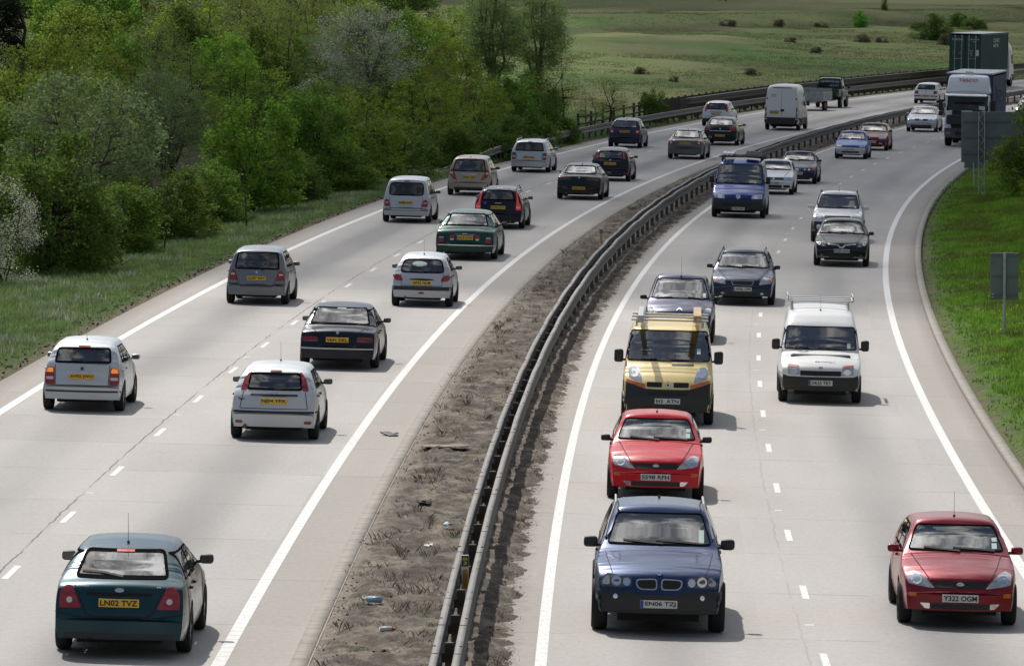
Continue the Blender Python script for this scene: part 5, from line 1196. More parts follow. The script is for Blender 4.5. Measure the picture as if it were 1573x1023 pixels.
def curtain_lorry():
    X, Y = (float(a) for a in road(318.3, 7.40)); root = empty('delivery_lorry'); place(root, X, Y, False, 0, 0, 0, 0)
    # local: front axle at y=0, forward +y
    root.location.x, root.location.y = X, Y
    tag(root, 'white cabbed lorry with tall roof fairing and navy curtain sides, partly behind the sign', 'lorry', 'vehicles coming towards the camera')
    W = 2.48
    q = dict(L=2.1, W=W, H=2.88, wb=9, fo=20, zb=.42, belt=(1.9, 1.9), rt=.955, tf=.03, tr=.0, crown=.05, bowf=.14, bowr=0, wr=.5, sm=9, prof=[(0, 2.85), (1.62, 2.88), (1.82, 2.78), (1.99, 1.9), (2.06, 1.5), (2.1, .7)])
    B = Body(q); yo = .35
    ws = [(-1.12, 1.90), (1.12, 1.90), (1.09, 2.74), (-1.09, 2.74)]; po = rounded(ws, .1)
    cab = None
    B.holes.append(('front', inset(po, .04)))
    cab = link('cab', B.mesh(M['lorrywhite']), root); cab.location = (0, yo, 0)
    panel(B, 'window_seal', po, 'front', M['seal'], cab, off=.006, thick=.006, hole=inset(po, .05), res=9); panel(B, 'windscreen', inset(po, .03), 'front', M['lorryglass'], cab, off=.004, thick=.004)
    for sd in ('left', 'right'): panel(B, 'side_window', rounded(rect(.75, 1.75, 1.6, 2.4), .08), sd, M['privacy'], cab)
    panel(B, 'front_grille', rounded([(-.80, .95), (.80, .95), (.95, 1.42), (-.95, 1.42)], .05), 'front', M['grille'], cab, off=.012)
    panel(B, 'lower_bumper', rounded(rect(-1.22, .44, 1.22, .97), .06), 'front', M['lorrygrey'], cab, off=.03)
    panel(B, 'bumper_slot', rounded(rect(-.6, .58, .6, .80), .04), 'front', M['grille'], cab, off=.036)
    for sg in (1, -1):
        pl = rect(.86, .62, 1.10, .78); panel(B, 'headlight', rounded(pl if sg > 0 else mir(pl), .03), 'front', M['bulb'], cab, off=.04)
        pl = [(.84, 1.06), (1.14, 1.06), (1.16, 1.38), (.98, 1.38)]; panel(B, 'corner_lamp', rounded(pl if sg > 0 else mir(pl), .03), 'front', M['lamp'], cab, off=.01)
    panel(B, 'front_badge', oval(0, 1.72, .06, .06), 'front', M['chrome'], cab, off=.01)
    panel(B, 'windscreen_sticker', rect(.62, 1.96, .95, 2.18), 'front', M['disc'], cab, off=.012, thick=.003)
    boxes('cab_interior', [((-.55, 1.0, 1.6), (.5, .2, .8)), ((.55, 1.0, 1.6), (.5, .2, .8)), ((0, 1.35, 1.45), (2.1, .5, .5))], M['seat'], cab, .05)
    bm = bmesh.new(); bx(bm, (0, yo+1.95, 2.78), (2.2, .30, .06), Matrix.Rotation(-.3, 3, 'X'), .02); link('sun_visor', bm_mesh('sun_visor', bm, M['lorrywhite']), cab).location = (0, -yo, 0)
    qf = dict(L=1.75, W=2.42, H=3.88, wb=9, fo=20, zb=2.80, belt=(3.1, 3.1), rt=.90, tf=.05, tr=0, crown=.05, bowf=.22, bowr=0, wr=.5, sm=16, prof=[(0, 3.85), (.9, 3.85), (1.3, 3.75), (1.6, 3.38), (1.72, 3.0), (1.75, 2.86)])
    BF = Body(qf); fr = link('roof_fairing', mesh_np('roof_fairing', BF.V, BF.F, M['lorrywhite'], True), root); fr.location = (0, .30, 0)
    h, n, d = BF.ray('front', 0, 3.52); U = n.cross(Vector((-1, 0, 0))); U = -U if U.z < 0 else U
    lettering('lettering', 'TESCO', M['red_letter'], fr, ((-1, 0, 0), tuple(U), tuple(n)), 1.05, .17, tuple(h+n*.06))
    L = 11.0; z0, z1 = 1.15, 3.92; yb = .0
    boxes('load_bed', [((0, yb-L/2, z0), (W, L, .16)), ((-.45, yb-L/2, .9), (.15, L, .3)), ((.45, yb-L/2, .9), (.15, L, .3)), ((0, yb-.4, .95), (2.2, .3, .3))], M['under'], root)
    bm = bmesh.new()
    for sg in (1, -1):                                         # curtains hang in shallow folds
        n = 70; vs = []
        for k in range(n+1):
            y = yb-.06-(L-.12)*k/n; dx = .018*sin(k*2.1)+.012*sin(k*.9+1)
            vs.append([bm.verts.new((sg*(W/2+dx*(1-abs(2*j/4-1))), y, z0+.08+(z1-.16-z0-.08)*j/4)) for j in range(5)])
        for a, b in zip(vs[:-1], vs[1:]):
            for j in range(4): bm.faces.new((a[j], b[j], b[j+1], a[j+1]))
    link('curtain', bm_mesh('curtain', bm, M['navy'], True), root)
    boxes('headboard', [((0, yb-.03, (z0+z1)/2), (W-.04, .06, z1-z0-.1))], M['navy'], root)
    boxes('rear_door', [((0, yb-L+.03, (z0+z1)/2), (W-.04, .06, z1-z0-.1))], M['navy'], root)
    boxes('box_roof', [((0, yb-L/2, z1-.03), (W+.02, L, .10))], principled('box_roof_white', (.55, .56, .56), .5, var=.15), root, .03)
    lettering('lettering', 'TESCO', M['faint_letter'], root, ((0, -1, 0), (0, 0, 1), (-1, 0, 0)), 4.6, .85, (-W/2-.04, yb-5.0, 2.75))
    for sg in (1, -1):
        bm = bmesh.new(); bx(bm, (sg*1.42, yo+.98, 2.2), (.22, .12, .62), bev=.04); bx(bm, (sg*1.42, yo+.98, 1.75), (.22, .12, .25), bev=.04); cyl(bm, (sg*1.2, yo+.9, 2.48), (sg*1.42, yo+.98, 2.45), .02, 6); cyl(bm, (sg*1.2, yo+.9, 1.75), (sg*1.42, yo+.98, 1.78), .02, 6)
        link('mirror', bm_mesh('mirror', bm, M['plastic']), root)
    boxes('roof_marker_light', [((0, .3, 3.98), (.42, .12, .08))], M['lampwhite'], root, .02)
    for y in (0, -5.2, -9.0, -10.2):
        for sg in (1, -1): add_wheel(root, sg*1.06, y, .49, 1.7)
curtain_lorry()

M['dgreen'] = paint('pickup_green', (.010, .040, .034), .2)
M['galv'] = principled('galvanised', (.30, .32, .33), .5, metal=.4, var=.25, vscale=4)
def pickup():
    X, Y = (float(a) for a in road(387.5, -8.9)); root = empty('pickup_truck'); place(root, X, Y, True, 0, 0, 0, 0); root.location.x, root.location.y = X, Y
    tag(root, 'dark green boxy pickup truck towing a grey flat trailer', 'pickup', 'vehicles driving away')
    q = dict(L=2.6, W=1.79, H=1.96, wb=1.2, fo=.62, zb=.5, belt=(1.22, 1.18), rt=.82, tf=.03, tr=.01, crown=.04, bowf=.05, bowr=.02, wr=.38, sm=5, prof=[(0, 1.6), (.03, 1.93), (.12, 1.95), (.95, 1.96), (1.05, 1.92), (1.28, 1.22), (1.34, 1.17), (2.5, 1.12), (2.58, 1.0), (2.6, .6)])
    q['wb'] = 8
    B = Body(q); po = rounded(rect(-.66, 1.36, .66, 1.82), .05)
    B.holes.append(('rear', inset(po, .02))); B.holes.append(('front', inset(rounded(rect(-.68, 1.28, .68, 1.84), .05), .03)))
    b = link('body', B.mesh(M['dgreen']), root); b.location = (0, 1.35+.05, 0)
    panel(B, 'window_seal', po, 'rear', M['seal'], b, thick=.006, hole=inset(po, .03), res=9); panel(B, 'rear_window', inset(po, .02), 'rear', M['glass'], b, off=.003, thick=.004)
    panel(B, 'windscreen', rounded(rect(-.68, 1.28, .68, 1.84), .05), 'front', M['glass'], b, off=.003, thick=.004)
    for x in (-.33, .0, .33): panel(B, 'window_bar', rect(x-.012, 1.38, x+.012, 1.80), 'rear', M['gap'], b, off=.008)
    for sd in ('left', 'right'): panel(B, 'side_window', rounded(rect(.25, 1.28, 1.0, 1.78), .05), sd, M['privacy'], b)
    boxes('load_bed', [((0, -.35, .78), (1.6, 1.9, .08)), ((-.80, -.35, 1.0), (.06, 1.9, .46)), ((.80, -.35, 1.0), (.06, 1.9, .46)), ((0, -1.28, 1.0), (1.6, .06, .46)), ((0, -.3, .6), (1.0, 3.4, .2))], M['dgreen'], root, .01)
    boxes('roof_frame', [((0, .52, 2.02), (1.5, .05, .05)), ((-.72, .52, 1.65), (.05, .05, .75)), ((.72, .52, 1.65), (.05, .05, .75))], M['plastic'], root)
    for sg in (1, -1):
        boxes('tail_light', [((sg*.74, -1.33, .88), (.12, .05, .26))], M['red'], root); boxes('mirror', [((sg*1.03, 1.75, 1.36), (.17, .1, .22)), ((sg*.92, 1.75, 1.28), (.15, .04, .04))], M['plastic'], root, .02)
        for y in (0, 2.55): add_wheel(root, sg*.74, y, .39, 1.15)
    t = empty('flatbed_trailer'); X, Y = (float(a) for a in road(380.2, -8.85)); place(t, X, Y, True, 0, 0, 0, 0); t.location.x, t.location.y = X, Y
    tag(t, 'grey metal trailer with low dropsides and twin axles behind the pickup', 'trailer', 'vehicles driving away')
    boxes('trailer_bed', [((0, 0, .68), (1.9, 4.0, .08)), ((0, 0, .58), (1.1, 4.2, .12)), ((0, 2.6, .55), (.1, 1.6, .1))], M['galv'], t)
    for sg in (1, -1): boxes('side_board', [((sg*.95, 0, .95), (.04, 4.0, .46))]+[((sg*.975, y, .95), (.03, .06, .46)) for y in (-1.95, -1, 0, 1, 1.95)], M['galv'], t, .004)
    boxes('tailboard', [((0, -2.0, .95), (1.88, .04, .46))]+[((x, -2.03, .95), (.06, .03, .46)) for x in (-.9, -.3, .3, .9)], M['galv'], t, .004)
    boxes('headboard', [((0, 2.0, 1.05), (1.88, .04, .66))], M['galv'], t, .004)
    boxes('tail_light', [((.7, -2.08, .56), (.3, .04, .1))], M['red'], t); boxes('tail_light', [((-.7, -2.08, .56), (.3, .04, .1))], M['red'], t)
    for sg in (1, -1):
        for y in (-.55, .25): add_wheel(t, sg*.82, y, .30, .9)
pickup()

# ------------------------------------------------------------------ barriers, fences, signs
def post_mesh(name, sx, sy, h, mat, extra=None):
    bm = bmesh.new(); bx(bm, (0, 0, h/2), (sx, sy, h))
    if extra: bx(bm, *extra)
    return bm_mesh(name, bm, mat)
def along(y, off, z=0):
    X, Y = road(y, off); return Vector((float(X), float(Y), float(road_z(off))+z)), -math.atan(float(pslope(y)))
def beam_profile(off, z, face, h=.30, d=.085):
    """W-shaped guard rail section; face = +1 bulges to the right"""
    w_ = [(0, h), (.45, h*.97), (1, h*.86), (1, h*.70), (.25, h*.56), (.25, h*.44), (1, h*.30), (1, h*.14), (.45, h*.03), (0, 0)]
    o = [(off+face*d*a, z+b) for a, b in w_]; i = [(off+face*(d*a-.012), z+b) for a, b in reversed(w_)]
    return (o+i) if face < 0 else (o+i)
root = empty('crash_barrier', tuple(along(80, -.16)[0]))
tag(root, 'double sided steel crash barrier curving along the bare soil median', 'crash barrier')
def sub(o, root):
    o.parent = root; o.matrix_parent_inverse = Matrix.Translation(-root.location); return o
YB = np.arange(60, 470, 3.2)
def sag(Yg, Og): return road_z(Og)+.011*np.sin(Yg*1.37)+.009*np.sin(Yg*.61+1)+.006*np.sin(Yg*2.9)
def top_box(off, z): return [(off-.055, z), (off+.055, z), (off+.055, z+.03), (off-.055, z+.03)]
for off, face in ((-.20, -1), (0.0, 1)):
    sub(sweep('barrier_beam', beam_profile(off, .46, face), YB, M['beamface'], zf=sag), root)
    sub(sweep('beam_cap', [(off-.005*face, .755), (off+.085*face, .752), (off+.085*face, .785), (off-.005*face, .785)], YB, M['steel'], zf=sag), root)
pm = post_mesh('post', .11, .06, .74, M['steelpost'], ((0, 0, .55), (.20, .05, .12)))
ys_ = np.arange(61.6, 465, 3.2)
for y in ys_[:98]:
    p, r = along(y, -.10); o = link('post', pm); o.location = p; o.rotation_euler = (0, 0, r); sub(o, root)
rest = ys_[98:]
if len(rest):
    bm = bmesh.new()
    for y in rest:
        p, r = along(y, -.10); bx(bm, (p.x, p.y, p.z+.37), (.11, .06, .74), Matrix.Rotation(r, 3, 'Z')); bx(bm, (p.x, p.y, p.z+.55), (.20, .05, .12), Matrix.Rotation(r, 3, 'Z'))
    sub(tag(link('far_posts', bm_mesh('far_posts', bm, M['steelpost'])), kind='stuff'), root)
bm = bmesh.new()
for y in np.arange(60.8, 200, 3.2):
    for off in (-.265, .065):
        p, r = along(y, off, .786); bx(bm, p, (.035, .03, .014), Matrix.Rotation(r, 3, 'Z'))
for y in np.arange(60, 240, 3.2):
    for off in (-.24, .04):
        p, r = along(y, off, .787); bx(bm, p, (.088, .016, .006), Matrix.Rotation(r, 3, 'Z'))
sub(tag(link('bolt_heads', bm_mesh('bolt_heads', bm, M['bolt'])), kind='stuff'), root)

# roadside rail that dips into the grass, taller rail behind it, timber fence
M['rail'] = principled('guard_rail_steel', (.17, .155, .135), .6, metal=.3, var=.3, vscale=1.2)
M['fence'] = principled('dark_fence_timber', (.050, .040, .032), .85, var=.45, vscale=2.5)
def zg(Yg, Og): return np.where(Og < -11.7, .29, road_z(Og))
ry = np.concatenate([np.arange(263, 276, 1.0), np.arange(276, 520, 3)])
rr = empty('guard_rail', tuple(along(285, -12.15)[0])); tag(rr, 'single steel guard rail beside the far verge, its near end sloping down into the grass', 'guard rail')
def drop(y): return float(sstep(np.array([y]), 262, 277)[0])
def ramped(prof, ys, mat, name, o0):
    n = len(prof); v = []; f = []
    for i, y in enumerate(ys):
        k = drop(y)
        for po, pz in prof:
            X, Y = road(y, o0-1.0*(1-k)+po); v.append((float(X), float(Y), .29+pz-(1-k)*.62))
    for i in range(len(ys)-1):
        for j in range(n): f.append((i*n+j, i*n+(j+1) % n, (i+1)*n+(j+1) % n, (i+1)*n+j))
    me = mesh_np(name, v, f, mat); bm = bmesh.new(); bm.from_mesh(me); bm.verts.ensure_lookup_table()
    bm.faces.new([bm.verts[j] for j in range(n)]); bmesh.ops.recalc_face_normals(bm, faces=bm.faces); bm.to_mesh(me); bm.free()
    return link(name, me)
sub(ramped(beam_profile(0, .38, 1, .31, .09), ry, M['rail'], 'rail_beam', -12.15), rr)
sub(ramped([(-.03, .685), (.10, .685), (.10, .715), (-.03, .715)], ry, M['rail'], 'beam_cap', -12.15), rr)
pr_ = post_mesh('post', .10, .12, .72, M['steelpost'])
for y in np.arange(271, 470, 2.4):
    k = drop(y); p, r = along(y, -12.26-1.0*(1-k)); o = link('post', pr_); o.location = (p.x, p.y, .25-(1-k)*.62); o.rotation_euler = (0, 0, r); sub(o, rr)
tr_ = empty('tall_guard_rail', tuple(along(353, -12.75)[0])); tag(tr_, 'taller guard rail behind the single rail, starting at a thick end post', 'guard rail')
yy = np.arange(353, 520, 3)
sub(sweep('rail_beam', beam_profile(-12.75, .82, 1, .38, .10), yy, M['steelpost'], zf=zg), tr_)
sub(sweep('beam_cap', [(-12.80, 1.205), (-12.63, 1.205), (-12.63, 1.25), (-12.80, 1.25)], yy, M['rail'], zf=zg), tr_)
pe = post_mesh('post', .14, .14, 1.2, M['steelpost'])
for k, y in enumerate(np.arange(353.2, 470, 4.8)):
    p, r = along(y, -12.86); o = link('post' if k else 'end_post', pe); o.location = (p.x, p.y, .25); o.rotation_euler = (0, 0, r); sub(o, tr_)
    if not k: o.scale = (2.6, 2.6, 1.03)
def foff(y): return -12.9-1.5*float(sstep(np.array([y]), 312, 365)[0])
tf_ = empty('timber_fence', tuple(along(312, -12.9)[0])); tag(tf_, 'dark timber post and rail fence at the foot of the hillside', 'fence')
pf = post_mesh('post', .13, .13, 1.42, M['fence'])
fy = np.concatenate([np.arange(312, 342, 5.4), np.arange(342, 475, 2.7)]); gz0 = lambda y: float(ground_z(y, foff(y)))
for y in fy:
    p, r = along(y, foff(y)); o = link('post', pf); o.location = (p.x, p.y, gz0(y)-.05); o.rotation_euler = (0, 0, r); sub(o, tf_)
def rail_at(h, y0=312, y1=475, hh=.09):
    n = 4; v = []; f = []; ys = np.arange(y0, y1, 2.7)
    for y in ys:
        for po, pz in ((-.02, 0), (.02, 0), (.02, hh), (-.02, hh)):
            X, Y = road(y, foff(y)+.09+po); v.append((float(X), float(Y), gz0(y)+h+pz))
    for i in range(len(ys)-1):
        for j in range(4): f.append((i*4+j, i*4+(j+1) % 4, (i+1)*4+(j+1) % 4, (i+1)*4+j))
    return mesh_np('rail', v, f, M['fence'])
for h in (.35, .75, 1.15): sub(link('rail', rail_at(h)), tf_)
bm = bmesh.new()
for y in np.arange(352, 474, .145):
    p, r = along(y, foff(y)+.15); bx(bm, (p.x, p.y, gz0(y)+.70), (.02, .10, 1.25+.03*sin(y*9)), Matrix.Rotation(r, 3, 'Z'))
sub(tag(link('pales', bm_mesh('pales', bm, M['fence'])), kind='stuff'), tf_)

# marker posts in the median
M['mwhite'] = principled('marker_white', (.70, .70, .68), .5)
M['mred'] = principled('marker_orange', (.62, .28, .015), .45)
M['mblack'] = principled('marker_black', (.02, .02, .018), .5)
M['myel'] = principled('marker_yellow', (.65, .50, .05), .5)
def marker(y, off, label, digits):
    p, r = along(y, off); t = empty('marker_post', tuple(p), (0, 0, r)); tag(t, label, 'marker post', 'marker posts on the median')
    boxes('post', [((0, .02, .50), (.105, .035, 1.0))], M['mwhite'], t, .008)
    boxes('reflector', [((0, -.002, .66), (.062, .006, .28))], M['mred'], t)
    boxes('number_plate', [((0, -.002, .915), (.10, .008, .15))], M['mblack'], t)
    if digits:
        lettering('lettering', digits[0], M['myel'], t, RX, .07, .05, (0, -.007, .95)); lettering('lettering', digits[1], M['myel'], t, RX, .05, .05, (0, -.007, .885))
marker(83.0, -.10, 'white post with orange reflector and black number plate between the barrier beams, nearest camera', ('66', '3'))
marker(188.0, -.60, 'white post with orange reflector behind the barrier, farther up the median', ('66', '2'))

# signs seen from behind
M['signback'] = principled('sign_back_grey', (.15, .18, .185), .5, metal=.2, var=.2, vscale=1.5)
M['signrib'] = principled('sign_rail_dark', (.11, .13, .13), .6)
M['signpost'] = principled('sign_post_grey', (.40, .42, .42), .5, metal=.4, var=.25)
def lattice(bm, x, y, h, wd=.24):
    for sx in (-1, 1):
        for sy in (-1, 1): cyl(bm, (x+sx*wd/2, y+sy*wd/2, -.1), (x+sx*wd/2, y+sy*wd/2, h), .022, 6)
    n = int(h/.28)
    for k in range(n):
        z0, z1 = h*k/n, h*(k+1)/n
        for sy in (-1, 1):
            a, b = (-1, 1) if k % 2 else (1, -1)
            cyl(bm, (x+a*wd/2, y+sy*wd/2, z0), (x+b*wd/2, y+sy*wd/2, z1), .012, 5)
            cyl(bm, (x+sy*wd/2, y+a*wd/2, z0), (x+sy*wd/2, y+b*wd/2, z1), .012, 5)
def gpos(y, off):
    X, Y = road(y, off); return (float(X), float(Y), float(ground_z(y, off)))
bs = empty('road_sign', gpos(243.9, 11.45), (0, 0, -.10)); tag(bs, 'large grey back of a road sign carried on lattice masts beside the lorry', 'road sign')
boxes('sign_panel', [((1.03, .20, 2.42), (3.75, .03, 2.08))], M['signback'], bs, .012)
for z in (1.72, 2.40, 3.05): boxes('sign_rail', [((1.03, .165, z), (3.6, .04, .07))], M['signrib'], bs)
for x in (0, 2.2):
    bm = bmesh.new(); lattice(bm, x, 0, 3.44); link('lattice_mast', bm_mesh('lattice_mast', bm, M['signpost']), bs)
ss = empty('road_sign', gpos(253.5, 10.9), (0, 0, -.10)); tag(ss, 'lower sign back on a thin post just behind the large lattice sign', 'road sign')
boxes('sign_panel', [((.05, .06, 1.30), (.9, .02, .9))], M['signback'], ss, .008)
bm = bmesh.new(); cyl(bm, (0, 0, -.1), (0, 0, 1.75), .035, 10); link('post', bm_mesh('post', bm, M['signpost']), ss)
ms = empty('road_sign', gpos(150.8, 11.15), (0, 0, -.045)); tag(ms, 'tall narrow grey sign back on a single pole in the grass', 'road sign')
boxes('sign_panel', [((0, .055, 1.49), (.72, .02, 1.20))], M['signback'], ms, .01)
for z in (1.0, 1.49, 2.02): boxes('sign_rail', [((0, .03, z), (.68, .03, .05))], M['signrib'], ms)
boxes('sticker', [((-.30, .043, 1.0), (.06, .004, .09))], M['mwhite'], ms)
bm = bmesh.new(); cyl(bm, (0, 0, -.1), (0, 0, 2.10), .038, 12); link('post', bm_mesh('post', bm, M['signpost']), ms)

# telegraph pole beyond the wood
up = empty('telegraph_pole', (-25.9, 372, 2.0)); tag(up, 'wooden pole rising behind the trees near the dark conifer', 'pole')
M['pole'] = principled('pole_timber', (.11, .10, .09), .9, var=.3)
bm = bmesh.new(); cyl(bm, (0, 0, 0), (0, 0, 9.0), .15, 12, .11); link('pole_shaft', bm_mesh('pole_shaft', bm, M['pole']), up)
boxes('crossarm', [((0, -.1, 8.5), (1.8, .1, .1))], M['pole'], up)

# ------------------------------------------------------------------ trees and shrubs
def leaf_mat(name, cols, trans=.35):
    m = bpy.data.materials.new(name); m.use_nodes = True; t = NT(m.node_tree); p = t.n['Principled BSDF']
    g = t.node('ShaderNodeNewGeometry'); oi = t.node('ShaderNodeObjectInfo')
    c = t.ramp(g.outputs['Random Per Island'], *[(i/(len(cols)-1), c_) for i, c_ in enumerate(cols)])
    cl = t.noise(t.coord('Object'), 1.3, 3, .55)                # whole sprays differ a little in colour
    h = t.node('ShaderNodeHueSaturation'); t.l.new(c, h.inputs['Color'])
    t.l.new(t.rng(oi.outputs['Random'], 0, 1, .485, .515), h.inputs['Hue'])
    t.l.new(t.m('MULTIPLY', t.rng(cl, .32, .68, .80, 1.75), t.rng(oi.outputs['Random'], 0, 1, .85, 1.18)), h.inputs['Value'])
    t.l.new(h.outputs[0], p.inputs['Base Color']); p.inputs['Roughness'].default_value = .7; p.inputs['Specular IOR Level'].default_value = .10
    tr = t.node('ShaderNodeBsdfTranslucent'); t.l.new(h.outputs[0], tr.inputs[0])
    mx = t.node('ShaderNodeMixShader'); mx.inputs[0].default_value = trans
    o = t.n['Material Output']; t.l.new(p.outputs[0], mx.inputs[1]); t.l.new(tr.outputs[0], mx.inputs[2]); t.l.new(mx.outputs[0], o.inputs[0])
    return m
BARK = principled('bark', (.045, .040, .032), .95, var=.4, bump=.5, bscale=12)
BARKG = principled('bark_grey', (.11, .10, .085), .95, var=.35, bump=.5, bscale=12)
LEAF = dict(
    bright=leaf_mat('leaf_fresh_green', [(.075, .185, .016), (.115, .250, .026), (.160, .300, .050)], .45),
    shrub=leaf_mat('leaf_mid_green', [(.070, .135, .016), (.115, .200, .028), (.170, .245, .055)], .45),
    dark=leaf_mat('leaf_dark_green', [(.050, .100, .014), (.085, .145, .024), (.135, .190, .042)], .4),
    olive=leaf_mat('leaf_olive', [(.105, .165, .014), (.155, .225, .026), (.215, .275, .055)], .45),
    willow=leaf_mat('leaf_grey_green', [(.095, .145, .050), (.150, .205, .080), (.210, .260, .120)]),
    blossom=leaf_mat('blossom_white', [(.13, .17, .07), (.34, .37, .27), (.52, .53, .47)]),
    pale=leaf_mat('leaf_pale_green', [(.100, .165, .045), (.150, .215, .070), (.200, .260, .105)], .45),
    twig=leaf_mat('leaf_budding', [(.105, .140, .028), (.140, .180, .036), (.180, .210, .070)], .4),
    conifer=leaf_mat('leaf_conifer', [(.008, .016, .008), (.014, .026, .012), (.022, .036, .018)], .1))

class Geo:
    def __init__(s): s.v = []; s.f = []
    def tube(s, pts, r0, r1, sides=5):
        n = len(pts); i0 = len(s.v)
        for k, p in enumerate(pts):
            d = (pts[min(k+1, n-1)]-pts[max(k-1, 0)])
            if d.length < 1e-6: d = Vector((0, 0, 1))
            d.normalize(); a = d.orthogonal().normalized(); b = d.cross(a); r = r0+(r1-r0)*k/(n-1)
            for j in range(sides):
                t = 2*pi*j/sides; s.v.append(p+(a*cos(t)+b*sin(t))*r)
        for k in range(n-1):
            for j in range(sides):
                j2 = (j+1) % sides; s.f.append((i0+k*sides+j, i0+k*sides+j2, i0+(k+1)*sides+j2, i0+(k+1)*sides+j))
def curve_pts(a, b, bend, n=6, rnd=None):
    rnd = rnd or random
    m = Vector((rnd.uniform(-1, 1), rnd.uniform(-1, 1), rnd.uniform(-.2, .6)))*bend*(b-a).length
    return [a.lerp(b, k/n)+m*(4*(k/n)*(1-k/n))*.5+Vector((rnd.uniform(-1, 1), rnd.uniform(-1, 1), rnd.uniform(-1, 1)))*.02*(b-a).length for k in range(n+1)]
def leaves(tips, per, spread, size, rg, squash=.8):
    n = len(tips)*per; c = np.repeat(np.array([tuple(t) for t in tips]), per, 0)+rg.normal(0, spread, (n, 3))*np.array([1, 1, squash])
    a = rg.normal(0, 1, (n, 3)); a[:, 2] = a[:, 2]*.55+.1; a /= np.linalg.norm(a, axis=1)[:, None]
    b = np.cross(a, rg.normal(0, 1, (n, 3))); b /= np.linalg.norm(b, axis=1)[:, None]+1e-9
    s = size*rg.uniform(.6, 1.35, (n, 1)); L, Wd = a*s, b*s*.42
    v = np.stack([c-L*.5, c+Wd*.5, c+L*.5, c-Wd*.5], 1).reshape(-1, 3)
    return v, np.arange(4*n).reshape(-1, 4)
def plant_mesh(kind, seed):
    """wood and foliage for a plant one metre wide and one metre tall at unit scale x its size"""
    rd = random.Random(seed); rg = np.random.default_rng(seed); g = Geo(); tips = []
    P = dict(shrub=dict(h=3.6, r=2.0, z0=.02, stems=9, tips=380, per=34, sp=0.15, sz=0.15, low=.0),
             dark=dict(h=3.6, r=2.0, z0=.01, stems=9, tips=400, per=36, sp=0.145, sz=0.14, low=.0),
             bright=dict(h=4.6, r=2.3, z0=.08, stems=5, tips=360, per=38, sp=0.15, sz=0.17, low=.3),
             olive=dict(h=5.0, r=2.4, z0=.06, stems=6, tips=360, per=34, sp=0.16, sz=0.155, low=.3),
             willow=dict(h=5.6, r=2.6, z0=.18, stems=5, tips=380, per=28, sp=0.16, sz=0.14, low=.4),
             blossom=dict(h=3.0, r=1.6, z0=.03, stems=6, tips=220, per=42, sp=.15, sz=.08, low=.0),
             blossom_tree=dict(h=7.2, r=3.4, z0=.26, stems=5, tips=460, per=34, sp=.20, sz=.10, low=1.6),
             tall=dict(h=9.0, r=2.0, z0=.12, stems=6, tips=470, per=54, sp=.28, sz=.14, low=.5),
             twiggy=dict(h=6.2, r=2.6, z0=.08, stems=7, tips=440, per=26, sp=.24, sz=.11, low=.3),
             sapling=dict(h=3.2, r=.9, z0=.22, stems=2, tips=80, per=16, sp=.13, sz=.085, low=.3),
             conifer=dict(h=9.0, r=2.1, z0=.06, stems=1, tips=420, per=40, sp=.19, sz=.12, low=.2))[kind]
    h, r, z0 = P['h'], P['r'], P['z0']; off = rd.uniform(0, 50)
    while len(tips) < P['tips']:
        u = Vector((rd.uniform(-1, 1), rd.uniform(-1, 1), rd.uniform(-1, 1)))
        if u.length > 1: continue
        rad = u.length
        if rd.random() > .25+.75*rad: continue
        t = (u.z+1)/2
        if kind in ('shrub', 'dark', 'blossom'): t = abs(u.z)
        elif kind in ('bright', 'olive'): t = abs(u.z*.72+.28)
        z = h*(z0+(1-z0)*t)
        if kind == 'tall': wd = 1.05
        elif kind == 'conifer': wd = (1-t)*1.05+.06; u.x /= max(.25, sqrt(max(0, 1-u.z**2))); u.y /= max(.25, sqrt(max(0, 1-u.z**2)))
        elif kind in ('blossom_tree', 'willow'): wd = 1.0
        else: wd = 1.0
        p = Vector((u.x*r*wd, u.y*r*wd, z))
        lump = noise.noise(p*(.75 if kind != 'sapling' else 1.5)+Vector((off, 0, 0)))+.5*noise.noise(p*1.7+Vector((0, off, 0)))
        if lump < -.12+.16*(rad > .8): continue
        p += Vector((p.x, p.y, 0))*.16*lump+Vector((0, 0, .25*lump))
        tips.append(p)
    limbs = []
    for k in range(P['stems']):
        a = 2*pi*k/P['stems']+rd.uniform(-.4, .4); b0 = Vector((rd.uniform(-.08, .08), rd.uniform(-.08, .08), -.15))*(1 if P['low'] else 3)
        fork = Vector((b0.x*.6, b0.y*.6, P['low'])); top = Vector((cos(a)*r*rd.uniform(.2, .62), sin(a)*r*rd.uniform(.2, .62), h*rd.uniform(.62, .92)))
        if kind == 'conifer': top = Vector((0, 0, h*.98))
        if kind == 'tall': top = Vector((cos(a)*r*.5, sin(a)*r*.5, h*rd.uniform(.8, .98)))
        pts = ([b0] if P['low'] > .05 else [])+curve_pts(fork, top, .22, 8, rd); rr_ = .018*h*(.7 if P['stems'] > 4 else 1.0)
        g.tube(pts, rr_, rr_*.22, 6); limbs += [(p, rr_*(1-.78*i/len(pts))) for i, p in enumerate(pts) if i > 1]
    LP = np.array([tuple(p) for p, _ in limbs])
    for t in tips:
        d = ((LP-np.array(t))**2).sum(1)+(LP[:, 2] > t.z-.05)*1.5; i = int(np.argmin(d)); a = limbs[i][0]
        g.tube(curve_pts(a, t, .25, 3, rd), min(.013, limbs[i][1]*.4), .003, 3)
        if kind in ('twiggy', 'blossom_tree', 'tall', 'willow', 'sapling') and rd.random() < .7:
            e = t+Vector((rd.uniform(-.3, .3), rd.uniform(-.3, .3), rd.uniform(.1, .5))); g.tube([t, t.lerp(e, .5), e], .005, .002, 3)
    lv, lf = leaves(tips, P['per'], P['sp'], P['sz'], rg)
